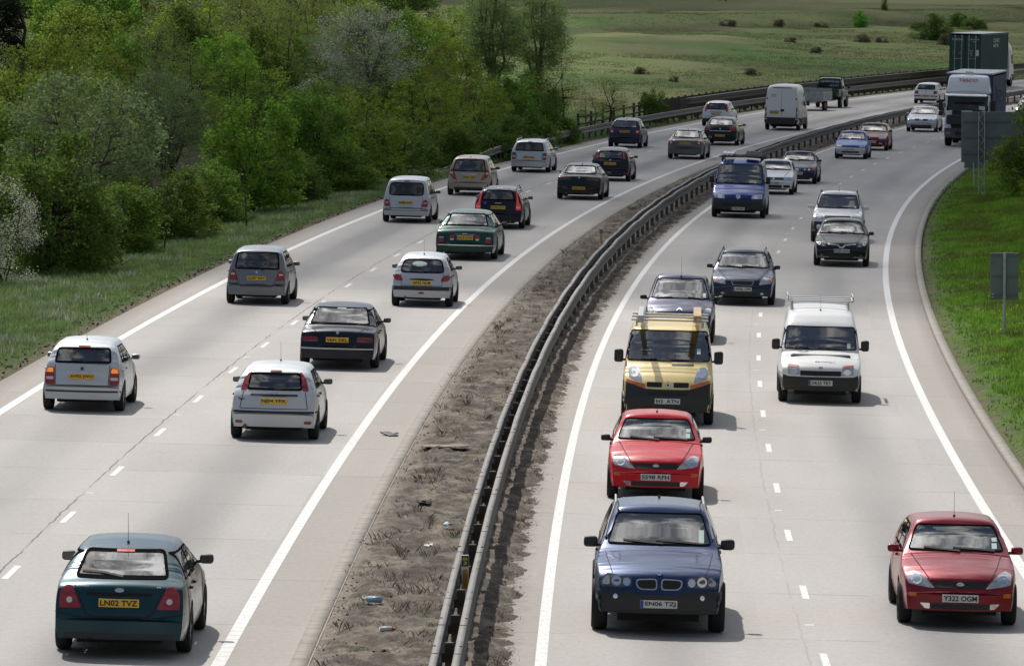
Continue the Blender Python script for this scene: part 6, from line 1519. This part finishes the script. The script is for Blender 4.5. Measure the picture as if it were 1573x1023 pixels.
    lk = dict(shrub='shrub', dark='dark', bright='bright', olive='olive', willow='willow', blossom='blossom', blossom_tree='blossom', tall='pale', twiggy='twig', sapling='olive', conifer='conifer')[kind]
    wood = mesh_np('trunk', [tuple(p) for p in g.v], g.f, BARKG if kind in ('willow', 'tall', 'blossom_tree') else BARK, True)
    crown = mesh_np('crown', lv, lf, LEAF[lk])
    return wood, crown, h, 2*r*1.05
LIB = {}
def plant(kind, seed, X, Y, ztop, width, label, group, rot=None, sink=0.0, cat=None):
    key = (kind, seed % (3 if kind in ('shrub', 'dark', 'olive') else 2))
    if key not in LIB: LIB[key] = plant_mesh(kind, 100+seed % 3*17+sum(map(ord, kind)))
    wood, crown, h, wd = LIB[key]; zb = ground_at(X, Y)-sink
    nm = {'shrub': 'shrub', 'dark': 'shrub', 'blossom': 'shrub', 'sapling': 'sapling', 'conifer': 'conifer_tree'}.get(kind, 'tree')
    root = empty(nm, (X, Y, zb), (0, 0, random.uniform(0, 6.28) if rot is None else rot)); sh = max(1.0, ztop-zb)/h; sw = width/wd
    root.scale = (sw, sw*random.uniform(.9, 1.1), sh)
    tag(root, label, cat or {'shrub': 'shrub', 'sapling': 'sapling'}.get(nm, 'tree'), group)
    link('stem' if nm == 'shrub' else 'trunk', wood, root); link('foliage' if nm == 'shrub' else 'crown', crown, root)
    return root
WOOD = 'trees and shrubs of the roadside wood'
TREES = [
 ('blossom', -14.9, 172, 3.2, 2.6, 'white flowering bush at the left edge of the frame'),
 ('dark', -14.0, 178, 4.6, 4.4, 'dark dense shrub beside the white flowering bush'),
 ('willow', -14.4, 200, 6.0, 5.8, 'large grey green tree, the widest rounded crown of the roadside wood'),
 ('shrub', -12.6, 190, 2.4, 3.4, 'low green shrub under the large grey green tree, first along the verge'),
 ('shrub', -11.6, 200, 2.6, 3.4, 'low green shrub right of the first one, still under the grey green crown'),
 ('dark', -13.6, 181, 2.2, 3.4, 'low dark shrub at the grass edge below the big dark shrub'),
 ('dark', -17.1, 190, 3.6, 3.8, 'dark shrub cut by the left edge above the white flowering bush'),
 ('shrub', -10.8, 212, 2.4, 2.9, 'small green shrub directly under the fresh green tree'),
 ('bright', -9.8, 222, 4.6, 4.2, 'fresh bright green round tree, the brightest of the wood'),
 ('shrub', -8.5, 242, 4.4, 5.0, 'tall mid green shrub right of the fresh green tree'),
 ('olive', -6.6, 248, 4.5, 4.6, 'yellowish tree below the white blossoming tree, nearer the road'),
 ('dark', -5.3, 256, 2.8, 4.2, 'dark shrub by the verge above the beige compact car'),
 ('dark', -9.1, 230, 2.6, 4.2, 'dark shrub at the grass edge right of the fresh green tree'),
 ('shrub', -7.1, 240, 2.4, 3.6, 'low shrub at the grass edge above the silver people carrier'),
 ('olive', -4.1, 275, 4.5, 5.0, 'yellow green tree, leftmost of the clump before the guard rail'),
 ('olive', -2.1, 285, 4.4, 4.8, 'yellow green tree, middle of the clump before the guard rail'),
 ('shrub', 0.0, 295, 4.1, 4.6, 'green shrub, right of the yellow green clump near the guard rail end'),
 ('dark', 1.8, 305, 3.2, 3.4, 'dark shrub, last of the wood beside the guard rail'),
 ('dark', -2.9, 268, 2.6, 4.2, 'dark low shrub under the yellow green clump on the left'),
 ('dark', -0.8, 280, 2.5, 4.2, 'dark low shrub under the yellow green clump on the right'),
 ('blossom_tree', -8.1, 330, 7.4, 7.2, 'tall white blossoming tree with open branches above the wood'),
 ('willow', -11.0, 335, 5.6, 4.6, 'grey green tree left of the white blossoming tree'),
 ('tall', -1.2, 400, 8.6, 4.4, 'tall thin leafed tree, left of the pair on the hillside'),
 ('tall', 1.9, 405, 7.7, 4.2, 'tall thin leafed tree, right of the pair on the hillside'),
 ('olive', -22.1, 275, 6.6, 5.4, 'olive tree in the back row, farther left of two olive ones'),
 ('olive', -20.8, 285, 6.2, 5.2, 'olive tree in the back row, right one of two olive ones'),
 ('shrub', -19.4, 295, 5.9, 5.2, 'rounded mid green bush in the back row behind the large grey green tree'),
 ('olive', -21.7, 255, 5.4, 4.4, 'olive tree at the left edge below the dark conifer'),
 ('twiggy', -15.1, 262, 6.0, 4.8, 'brownish half bare tree right of the large grey green crown'),
 ('twiggy', -18.3, 300, 6.7, 4.6, 'brownish half bare tree in the back row behind the other half bare one'),
 ('bright', -15.9, 315, 6.0, 5.6, 'fresh green tree high in the back row above the bright round tree'),
 ('shrub', -13.2, 325, 6.4, 5.8, 'tall mid green bush in the back row left of the white blossoming tree'),
 ('olive', -13.0, 290, 5.3, 5.0, 'olive tree behind and above the bright round tree'),
 ('olive', -21.0, 390, 7.7, 6.8, 'far olive tree in front of the telegraph pole side hill, leftmost of the far row'),
 ('twiggy', -18.0, 410, 8.1, 6.8, 'far half bare tree on the hill, left one of two'),
 ('twiggy', -14.0, 400, 7.9, 6.4, 'far half bare tree on the hill, right one of two'),
 ('olive', -11.7, 440, 7.3, 6.0, 'far olive tree directly behind the white blossoming tree'),
 ('conifer', -26.7, 310, 9.4, 4.6, 'very dark conifer in the top left corner'),
 ('willow', -14.1, 240, 5.4, 3.6, 'grey green tree just right of and behind the largest grey green crown'),
 ('blossom', -10.2, 300, 3.8, 3.4, 'pale flowering bush below the white blossoming tree'),
 ('sapling', 5.3, 322, 3.2, 2.2, 'thin sapling behind the guard rail near the fence start, right one'),
 ('sapling', 4.2, 318, 2.6, 1.8, 'thin sapling behind the guard rail near the fence start, left one'),
 ('dark', 8.3, 345, 2.5, 2.0, 'small dark bush growing through the timber fence'),
 ('sapling', 2.7, 330, 4.2, 3.0, 'loose young tree between the wood and the timber fence'),
 ('shrub', -4.9, 300, 3.4, 4.6, 'green shrub behind the yellow green clump, below the tall pair'),
 ('twiggy', -3.1, 320, 4.0, 4.2, 'half bare young tree behind the yellow green clump'),
 ('twiggy', -16.6, 225, 4.8, 4.0, 'half bare tree behind the large grey green crown'),
 ('olive', -17.2, 235, 5.4, 4.6, 'olive tree behind the big dark shrub and grey green crown'),
 ('shrub', -18.0, 210, 4.4, 4.4, 'mid green bush behind the big dark shrub'),
 ('dark', -11.0, 256, 3.6, 4.2, 'dark bush between the bright round tree and the tall mid green shrub'),
 ('shrub', -8.9, 275, 3.9, 4.6, 'green bush behind the tall mid green shrub'),
 ('dark', -11.2, 280, 4.2, 4.8, 'dark bush behind the bright round tree'),
 ('olive', -17.0, 345, 6.0, 6.0, 'olive tree in the gap of the back row'),
 ('shrub', -7.0, 350, 4.4, 5.6, 'green bush at the foot of the white blossoming tree'),
]
random.seed(31)
for i, (k, X, Y, zt, wd, lb) in enumerate(TREES): plant(k, i, X, Y, zt, wd, lb, WOOD)
plant('shrub', 1, 21.55, 236, 4.6, 4.6, 'green bush at the right edge hiding the end of the large sign', 'bushes on the right verge')
plant('olive', 2, 19.95, 217, 2.4, 2.6, 'low green bush at the right edge below the large sign', 'bushes on the right verge')
for X, Y, h_, lb in ((-11.2, 190.5, 2.3, 'bare thin sapling standing alone in the verge grass, left one'), (-9.3, 205, 2.4, 'bare thin sapling standing alone in the verge grass, right one')):
    g = Geo(); rd = random.Random(int(Y)); a = Vector((0, 0, -.1)); b = Vector((.05, 0, h_)); pts = curve_pts(a, b, .05, 7, rd); g.tube(pts, .03, .008, 5)
    for k in range(16):
        p = pts[2+k % 5]; e = p+Vector((rd.uniform(-.5, .5), rd.uniform(-.5, .5), rd.uniform(.2, .7))); g.tube(curve_pts(p, e, .2, 3, rd), .009, .002, 3)
    root = empty('bare_sapling', (X, Y, ground_at(X, Y))); tag(root, lb, 'sapling', 'bare saplings on the verge'); link('trunk', mesh_np('trunk', [tuple(p) for p in g.v], g.f, BARK, True), root)
# scrub on the hillside
HILL = [(27.9, 590, 1.2, .55), (28.9, 561, 1.1, .5), (35.9, 605, 1.5, .75), (37.7, 602, 1.2, .65), (19.7, 483, 1.2, .5), (12.5, 454, .7, .4), (29.5, 653, 1.2, .7), (44.9, 610, 1.6, 1.0), (34.4, 658, 1.5, .5), (10.3, 470, 1.1, .5), (23.5, 640, 1.8, .7)]
M['bramble'] = leaf_mat('leaf_bramble', [(.10, .095, .05), (.135, .125, .07), (.175, .155, .095)], .2)
bw, bc, bh, bwd = plant_mesh('shrub', 555); bc = bc.copy(); bc.materials.clear(); bc.materials.append(M['bramble'])
for i, (X, Y, wd, hh) in enumerate(HILL):
    root = empty('bramble_bush', (X, Y, ground_at(X, Y)-.1), (0, 0, i*1.3)); root.scale = (wd/bwd*1.3, wd/bwd*1.3, hh/bh*1.35)
    tag(root, 'low brown bramble clump on the open hillside', 'bush', 'bramble clumps on the hillside'); link('stem', bw, root); link('foliage', bc, root)
for i, (X, Y, wd, hh, k, lb) in enumerate([(38.8, 658, 2.0, 2.2, 'bright', 'small fresh green tree standing alone on the far hillside'), (44.8, 710, 1.0, 1.6, 'shrub', 'tiny green sapling bush right of the lone hillside tree'), (44.4, 625, 4.8, 2.9, 'dark', 'large dark bush on the hillside left of the container lorry'), (51.6, 683, 2.8, 1.8, 'shrub', 'green bush behind and right of the large dark hillside bush'), (53.0, 677, 3.0, 1.5, 'dark', 'dark bush above the container lorry')]):
    plant(k, i, X, Y, ground_at(X, Y)+hh, wd, lb, 'bushes on the hillside')
for i, (k, X, Y, h_, wd) in enumerate([('olive', -11, 372, 6.0, 6.5), ('shrub', -7, 385, 5.6, 6), ('olive', -3.5, 365, 4.6, 5), ('twiggy', -14.5, 368, 6.4, 6), ('dark', -19.5, 345, 6.2, 6.5), ('olive', -24, 335, 6.6, 6.5), ('shrub', -27, 360, 7.0, 7), ('willow', -22.5, 420, 7.0, 7), ('shrub', -10.5, 418, 5.6, 6), ('olive', -6, 430, 5.0, 5.5), ('dark', -16, 438, 6.2, 7), ('shrub', -29, 405, 7.2, 8), ('dark', 1.0, 345, 3.4, 4)]):
    plant(k, i+1, X, Y, ground_at(X, Y)+h_, wd, 'tree filling the back of the roadside wood behind the front rows', 'trees filling the back of the wood')
for i, (k, X, Y, h_, wd) in enumerate([('olive', -36, 470, 7.0, 7), ('shrub', -31, 500, 6.5, 7), ('twiggy', -27, 455, 6.5, 7), ('olive', -23, 520, 7.0, 8), ('dark', -33, 560, 7.0, 9), ('twiggy', -20, 480, 6.0, 6), ('olive', -16, 540, 6.5, 7), ('dark', -10, 560, 5.5, 7), ('shrub', -44, 540, 7.0, 9), ('olive', -5, 500, 4.5, 5)]):
    plant(k, i, X, Y, ground_at(X, Y)+h_, wd, 'far tree in the hazy back of the roadside wood at the top edge', 'far trees at the top edge')
# a line of trees on the crest, well beyond the field
for i in range(26):
    y = 700+random.uniform(0, 240); o = -150-random.uniform(0, 260)+i*3
    X, Y = road(y, o)
    if abs(float(X)) > .10*float(Y)+25: continue
    plant(('dark', 'olive', 'shrub')[i % 3], i, float(X), float(Y), ground_at(float(X), float(Y))+random.uniform(3.5, 6), random.uniform(4, 7), 'distant bush high on the hillside beyond the wood', 'distant hillside bushes')

# ------------------------------------------------------------------ grass, weeds, litter
def grass_mesh(name, P, h, wd, blades, spread, rg, lean=.45):
    """tufts of bent three-cornered blades; P (n,3) tuft feet, h (n,) heights"""
    n = len(P)*blades; c = np.repeat(P, blades, 0); hh = np.repeat(h, blades)*rg.uniform(.55, 1.15, n)
    c[:, :2] += rg.normal(0, spread, (n, 2)); a = rg.uniform(0, 2*pi, n); dr = np.stack([np.cos(a), np.sin(a), np.zeros(n)], 1)
    ln = (rg.uniform(.1, 1, n)*lean*hh)[:, None]; b = rg.uniform(0, 2*pi, n); side = np.stack([np.cos(b), np.sin(b), np.zeros(n)], 1)*(wd*rg.uniform(.6, 1.3, n))[:, None]
    up = np.zeros((n, 3)); up[:, 2] = hh
    v = np.stack([c-side, c+side, c+up*.55+dr*ln*.35+side*.7, c+up+dr*ln], 1).reshape(-1, 3)
    i = np.arange(n)*4
    f = np.concatenate([np.stack([i, i+1, i+2], 1), np.stack([i, i+2, i+3], 1)])
    return v, f
def scatter(n, y0, y1, o0, o1, rg, keep=None, margin=1.5):
    y = y0+(y1-y0)*rg.uniform(0, 1, n)**.8; o = rg.uniform(o0, o1, n); X, Y = road(y, o)
    k = np.abs(X) < .0885*Y+margin
    if keep is not None: k &= keep(y, o, X, Y)
    X, Y, y, o = X[k], Y[k], y[k], o[k]
    return np.stack([X, Y, ground_z(y, o)], 1), y, o
def patch(X, Y, sc, seed): return np.array([noise.noise(Vector((a*sc, b*sc, seed))) for a, b in zip(X, Y)])
G1 = leaf_mat('verge_grass', [(.105, .165, .050), (.150, .215, .075), (.205, .250, .115)], .3)
G2 = leaf_mat('bank_grass', [(.095, .185, .016), (.145, .250, .028), (.190, .280, .050)], .3)
G6 = leaf_mat('dull_grass', [(.090, .150, .020), (.135, .195, .034), (.190, .220, .065)], .25)
G3 = leaf_mat('pale_grass', [(.16, .20, .12), (.24, .27, .18), (.34, .36, .27)], .3)
G4 = leaf_mat('field_grass', [(.085, .115, .035), (.130, .145, .055), (.190, .175, .085)], .25)
G5 = leaf_mat('dead_weed', [(.055, .042, .030), (.110, .085, .060), (.230, .190, .140)], .1)
rg = np.random.default_rng(5)
P, y, o = scatter(70000, 112, 350, -19.5, -11.95, rg, lambda y, o, X, Y: rg.uniform(0, 1, len(y)) < np.clip((-o-11.8)/.8, .12, 1))
hgt = .10+.12*np.clip((-o-12.3)/2.5, 0, 1)+.05*patch(P[:, 0], P[:, 1], .5, 1)
v, f = grass_mesh('g', P, np.maximum(.05, hgt), .011, 5, .05, rg)
tag(link('verge_grass', mesh_np('verge_grass', v, f, G1)), 'rough green verge grass between the wood and the road', 'grass', kind='stuff')
P, y, o = scatter(16000, 118, 330, -17.5, -12.6, rg)
k = patch(P[:, 0], P[:, 1]*.5, .55, 8) > .18; P = P[k]
v, f = grass_mesh('g', P, np.full(len(P), .24), .016, 6, .07, rg)
tag(link('pale_tufts', mesh_np('pale_tufts', v, f, G3)), 'pale seeding tufts in the verge grass beside the wood', 'grass', kind='stuff')
P, y, o = scatter(150000, 88, 300, 9.68, 27, rg, margin=9, keep= lambda y, o, X, Y: rg.uniform(0, 1, len(y)) < np.clip((o-9.75)/1.0, .10, 1))
pn = patch(P[:, 0], P[:, 1]*.5, .45, 3); pm_ = patch(P[:, 0], P[:, 1]*.6, 1.1, 13)
hgt = .09+.10*np.clip((o-10.2)/2.5, 0, 1)+.14*np.clip(pn, 0, 1)+.05*pm_
lush = pn+.5*pm_ > -.02
for nm, sel, mt, ds in (('bank_grass', lush, G2, 'bright lush grass patches on the right hand verge'), ('dull_grass', ~lush, G6, 'shorter duller grass patches on the right hand verge')):
    k = sel & (rg.uniform(0, 1, len(sel)) < (1.0 if nm == 'bank_grass' else .75))
    v, f = grass_mesh('g', P[k], np.maximum(.05, hgt[k]), .012, 5, .05, rg)
    tag(link(nm, mesh_np(nm, v, f, mt)), ds, 'grass', kind='stuff')
P, y, o = scatter(900, 95, 290, 10.6, 24, rg, margin=8)
P = P[patch(P[:, 0], P[:, 1]*.5, .35, 21) > -.05]
bm = bmesh.new()
for p in P: bmesh.ops.create_icosphere(bm, subdivisions=1, radius=.028, matrix=Matrix.Translation((p[0], p[1], p[2]+.16+.05*sin(p[0]*50))) @ Matrix.Diagonal((1, 1, .5, 1)))
M['dandelion'] = principled('dandelion_yellow', (.62, .45, .01), .7)
tag(link('dandelions', bm_mesh('dandelions', bm, M['dandelion'])), 'yellow dandelion heads dotted over the right hand verge', 'flowers', kind='stuff')
P, y, o = scatter(60000, 335, 760, -100, -14.6, rg, margin=4)
hgt = .12+.12*patch(P[:, 0], P[:, 1], .09, 5)+.06*patch(P[:, 0], P[:, 1], .4, 15)
v, f = grass_mesh('g', P, np.maximum(.06, hgt), .02, 7, .26, rg)
tag(link('field_grass', mesh_np('field_grass', v, f, G4)), 'rough olive tussocks over the hillside field', 'grass', kind='stuff')
# median: dead stalks, a few green tufts, stones
def med(n, o0, o1, y1=330):
    y = 66+(y1-66)*rg.uniform(0, 1, n)**1.25; o = rg.uniform(o0, o1, n); X, Y = road(y, o)
    return np.stack([X, Y, road_z(o)+.04], 1)
P = med(3400, -1.95, -.35); P = P[patch(P[:, 0], P[:, 1]*.6, 1.3, 2) > .16]
v, f = grass_mesh('g', P, rg.uniform(.03, .11, len(P)), .0022, 8, .09, rg, 1.2)
P2 = med(3800, .12, .55); P2[:, 2] += -.02; P2 = P2[patch(P2[:, 0], P2[:, 1]*.6, 1.1, 6) > .0]
v2, f2 = grass_mesh('g', P2, rg.uniform(.02, .08, len(P2)), .0025, 9, .085, rg, 1.5)
P3 = med(260, -1.9, -.35, 260); v3, f3 = grass_mesh('g', P3, rg.uniform(.06, .20, len(P3)), .0019, 16, .07, rg, .9)
tag(link('dead_weeds', mesh_np('dead_weeds', np.concatenate([v, v2, v3]), np.concatenate([f, f2+len(v), f3+len(v)+len(v2)]), G5)), 'dead brown weed stalks over the soil median', 'weeds', kind='stuff')
P = med(110, -1.8, -.3, 250)
v, f = grass_mesh('g', P, rg.uniform(.04, .10, len(P)), .007, 14, .06, rg, .8)
tag(link('median_tufts', mesh_np('median_tufts', v, f, G1)), 'small green tufts growing in the soil median', 'grass', kind='stuff')
M['stone'] = principled('grit_stone', (.22, .19, .155), .9, var=.45, vscale=1.5)
def rubble(name, P, smin, smax, mat, label):
    bm = bmesh.new(); bmesh.ops.create_icosphere(bm, subdivisions=1, radius=1.0); base = np.array([tuple(q.co) for q in bm.verts]); fb = np.array([[q.index for q in fc.verts] for fc in bm.faces]); bm.free()
    n = len(P); s = rg.uniform(smin, smax, (n, 1, 1))*rg.uniform(.6, 1.4, (n, 1, 3))*np.array([1, 1, .6]); jit = rg.uniform(.75, 1.25, (n, len(base), 1))
    v = (P[:, None]+base[None]*s*jit).reshape(-1, 3); f = (fb[None]+np.arange(n)[:, None, None]*len(base)).reshape(-1, 3)
    tag(link(name, mesh_np(name, v, f, mat)), label, 'rubble', kind='stuff')
rubble('stones', np.concatenate([med(2600, -2.1, -.3), med(800, .1, .6)]), .006, .024, M['stone'], 'grit and small stones on the median')
M['soilclod'] = principled('dark_clod', (.075, .058, .044), .95, var=.4, vscale=3)
rubble('clods', np.concatenate([med(900, -2.0, -.3), med(350, .1, .4)]), .008, .024, M['soilclod'], 'dark clods of earth on the median')
P, y, o = scatter(1300, 92, 280, 9.65, 10.9, rg)
rubble('verge_clods', P[:700]+np.array([0, 0, .0]), .008, .028, M['stone'], 'crumbled earth along the kerb of the right hand verge')
P, y, o = scatter(1800, 118, 300, -12.6, -11.7, rg)
rubble('edge_grit', P+np.array([0, 0, .02]), .01, .045, M['soilclod'], 'loose dark grit along the left edge of the road')
M['lit_white'] = principled('litter_white', (.62, .63, .62), .6); M['lit_blue'] = principled('litter_blue', (.25, .42, .55), .4); M['lit_red'] = principled('litter_red', (.5, .08, .05), .4)
def scrap(y, off, sx, sy, mat, name, label, cat, h=.05):
    """a crumpled sheet lying on the soil"""
    X, Y = road(y, off); X, Y = float(X), float(Y); n = 6; rd = random.Random(int(y*37)); v = []; f = []
    for i in range(n):
        for j in range(n):
            q = Vector((i*.9+y, j*.9, y)); v.append((X+sx*(i/(n-1)-.5)+.02*noise.noise(q), Y+sy*(j/(n-1)-.5)+.02*noise.noise(q*1.3), float(road_z(off))+.13+h*noise.noise(q*1.1)))
    for i in range(n-1):
        for j in range(n-1): a = i*n+j; f.append((a, a+1, a+n+1, a+n))
    o = link(name, mesh_np(name, v, f, mat)); md = o.modifiers.new('thick', 'SOLIDIFY'); md.thickness = .008
    tag(o, label, cat)
scrap(96.7, -.75, .14, .30, M['lit_blue'], 'plastic_bag', 'pale blue crushed plastic on the soil median, halfway to the barrier', 'litter')
scrap(128.0, -.45, .22, .5, M['lit_white'], 'plastic_bag', 'white crumpled plastic sheet on the median close to the barrier', 'litter')
scrap(93.0, -.95, .13, .25, M['lit_white'], 'paper_scrap', 'torn white paper lying on the bare soil median', 'litter')
scrap(100.8, -1.3, .25, .5, M['soilclod'], 'rubber_scrap', 'dark crumpled rubber lump on the soil median', 'litter', .12)
def cyl_item(y, off, r, ln, mats, name, label, cat, z=.12, ang=.3):
    X, Y = road(y, off); bm = bmesh.new(); d = Vector((cos(ang), sin(ang), 0))*ln/2; c = Vector((float(X), float(Y), float(road_z(off))+z))
    cyl(bm, c-d, c+d*.4, r, 12, mi=0); cyl(bm, c+d*.4, c+d*.8, r, 12, r*.45, mi=min(1, len(mats)-1)); cyl(bm, c+d*.8, c+d, r*.45, 10, mi=min(1, len(mats)-1))
    tag(link(name, bm_mesh(name, bm, mats, True)), label, cat)
cyl_item(81.2, -1.13, .04, .22, [M['lit_white'], M['lit_red']], 'drink_can', 'red and white drinks container lying on the soil near the bottom edge', 'can')
cyl_item(85.0, -1.5, .045, .30, [M['lit_blue'], M['lit_white']], 'plastic_bottle', 'clear blue bottle lying among dead weeds on the median', 'bottle', ang=2.6)
bm = bmesh.new(); c = Vector((*[float(a) for a in road(116.2, -2.62)], .10))
bx(bm, c, (.20, .42, .03), Matrix.Rotation(.5, 3, 'Z') @ Matrix.Rotation(.12, 3, 'X'), .008); bx(bm, c+Vector((.11, .08, .0)), (.07, .3, .025), Matrix.Rotation(-.3, 3, 'Z'), .008)
tag(link('trim_debris', bm_mesh('trim_debris', bm, M['plastic'])), 'broken dark car trim lying on the strip beside the ribbed line', 'debris')
scrap(112.5, -1.35, .9, .5, M['stone'], 'concrete_slab', 'flat piece of old concrete showing through the soil median', 'slab', .02)

# ------------------------------------------------------------------ a real cloud whose shade lies on the wood, the hill and the far road
def cloud_mat():
    m = bpy.data.materials.new('cloud_white'); m.use_nodes = True; t = NT(m.node_tree); t.n.clear()
    d = t.node('ShaderNodeBsdfDiffuse'); d.inputs[0].default_value = (.9, .9, .9, 1); l = t.node('ShaderNodeBsdfTranslucent'); l.inputs[0].default_value = (.9, .9, .9, 1)
    a = t.node('ShaderNodeMixShader'); a.inputs[0].default_value = .5; t.l.new(d.outputs[0], a.inputs[1]); t.l.new(l.outputs[0], a.inputs[2])
    tr = t.node('ShaderNodeBsdfTransparent'); b = t.node('ShaderNodeMixShader')
    t.l.new(t.rng(t.noise(t.coord('Object'), .012, 5, .6), .35, .65, .12, .40), b.inputs[0]); t.l.new(tr.outputs[0], b.inputs[1]); t.l.new(a.outputs[0], b.inputs[2])
    o = t.node('ShaderNodeOutputMaterial'); t.l.new(b.outputs[0], o.inputs[0]); return m
CZ = 720.0
def cloud(lumps):
    bm = bmesh.new(); kx, ky = SUN_DIR.x/SUN_DIR.z*CZ, SUN_DIR.y/SUN_DIR.z*CZ
    for gx_, gy_, rx, ry_, rz in lumps:
        r = bmesh.ops.create_icosphere(bm, subdivisions=4, radius=1.0)
        for v_ in r['verts']:
            q = v_.co.copy(); k = 1+.22*noise.noise(q*1.6+Vector((gx_, gy_, 0)))+.12*noise.noise(q*3.7+Vector((gy_, 0, gx_)))
            v_.co = Vector((q.x*rx*k+gx_+kx, q.y*ry_*k+gy_+ky, max(q.z, -.35)*rz*k+CZ))
    return tag(link('cloud', bm_mesh('cloud', bm, cloud_mat(), True)), kind='structure')
cloud([(8, 225, 34, 52, 30), (36, 262, 50, 80, 36), (70, 300, 60, 90, 40), (32, 330, 44, 70, 36), (60, 380, 60, 110, 45), (25, 262, 40, 60, 30), (20, 300, 40, 70, 30), (75, 430, 60, 110, 60), (85, 540, 70, 90, 60), (60, 700, 110, 90, 60), (-120, 640, 90, 100, 50), (60, 800, 150, 120, 70), (-120, 800, 160, 120, 60)])

# ------------------------------------------------------------------ drivers, seen dimly through the glass
def person_mesh(cloth, hair):
    J = [(0, -.02, .10), (0, -.09, .30), (0, -.13, .48), (0, -.125, .60), (0, -.11, .655), (0, -.09, .72), (0, -.085, .80),
         (.15, -.12, .565), (.225, .05, .40), (.165, .30, .45), (.15, .37, .48), (-.15, -.12, .565), (-.225, .05, .40), (-.165, .30, .45), (-.15, .37, .48),
         (.11, .36, .12), (.11, .52, -.16), (-.11, .36, .12), (-.11, .52, -.16), (0, -.02, .71)]
    R = [.15, .14, .155, .075, .055, .085, .075, .075, .05, .036, .04, .075, .05, .036, .04, .075, .05, .075, .05, .03]
    E_ = [(0, 1), (1, 2), (2, 3), (3, 4), (4, 5), (5, 6), (2, 7), (7, 8), (8, 9), (9, 10), (2, 11), (11, 12), (12, 13), (13, 14), (0, 15), (15, 16), (0, 17), (17, 18), (5, 19)]
    me = bpy.data.meshes.new('person'); me.from_pydata(J, E_, []); o = bpy.data.objects.new('person', me); COL.objects.link(o)
    o.modifiers.new('skin', 'SKIN'); sd = o.modifiers.new('sub', 'SUBSURF'); sd.levels = 2; sd.render_levels = 2
    for v_, r in zip(me.skin_vertices[0].data, R): v_.radius = (r, r)
    me.skin_vertices[0].data[0].use_root = True
    bpy.context.view_layer.update(); out = bpy.data.meshes.new_from_object(o.evaluated_get(bpy.context.evaluated_depsgraph_get())); bpy.data.objects.remove(o)
    out.materials.clear()
    for m_ in (cloth, M['skin'], hair): out.materials.append(m_)
    for p in out.polygons:
        c = p.center; p.use_smooth = True
        p.material_index = 2 if (c.z > .745 and c.y < -.05) or (c.z > .785) or (c.z > .69 and c.y < -.13) else 1 if c.z > .61 or (c.y > .33 and c.z > .35) else 0
    return out
M['skin'] = principled('skin', (.42, .26, .19), .6)
CL = [principled('shirt_'+n, c, .85, var=.2) for n, c in (('navy', (.03, .04, .09)), ('white', (.55, .55, .53)), ('grey', (.14, .14, .15)), ('green', (.05, .10, .06)))]
HR = [principled('hair_'+n, c, .7) for n, c in (('brown', (.05, .03, .018)), ('dark', (.012, .010, .008)), ('grey', (.25, .24, .22)))]
PM = [person_mesh(CL[i], HR[i % 3]) for i in range(4)]
for i, (key, what) in enumerate((('dark teal', 'dark teal hatchback'), ('silver hatchback in the inside', 'silver hatchback in the inside lane'), ('silver hatchback with tall', 'silver hatchback with tall red lamps'), ('dark navy saloon with wide', 'dark navy saloon with ribbed lamps'), ('mid grey', 'mid grey tall hatchback'),
        ('small silver', 'small silver hatchback'), ('dark green luxury', 'dark green luxury saloon'), ('dark blue off', 'dark blue off roader'), ('bright red', 'bright red hatchback'), ('metallic maroon', 'metallic maroon hatchback'), ('metallic yellow', 'yellow van'),
        ('white high', 'white high roofed van'), ('dark blue estate', 'dark blue estate car'), ('dark violet', 'violet people carrier'), ('black hatchback with a chrome V', 'black hatchback with the chrome V'), ('white off', 'white off roader'))):
    r_, B_, m_ = on_roof(key); q = B_.q; cab_ = q.get('cab', B_.L-1.95)
    o = link('person', PM[i % 4]); sx = 1 if True else 0
    o.matrix_world = Matrix.LocRotScale(r_.location, r_.rotation_euler, None) @ Matrix.Translation((B_.W*.21, cab_-B_.L/2-.10, q.get('zf', .32)+.21+(.10 if q['name'] in ('suv_car', 'people_carrier') else 0)))
    tag(o, 'driver seated at the wheel of the '+what, 'person', 'drivers')
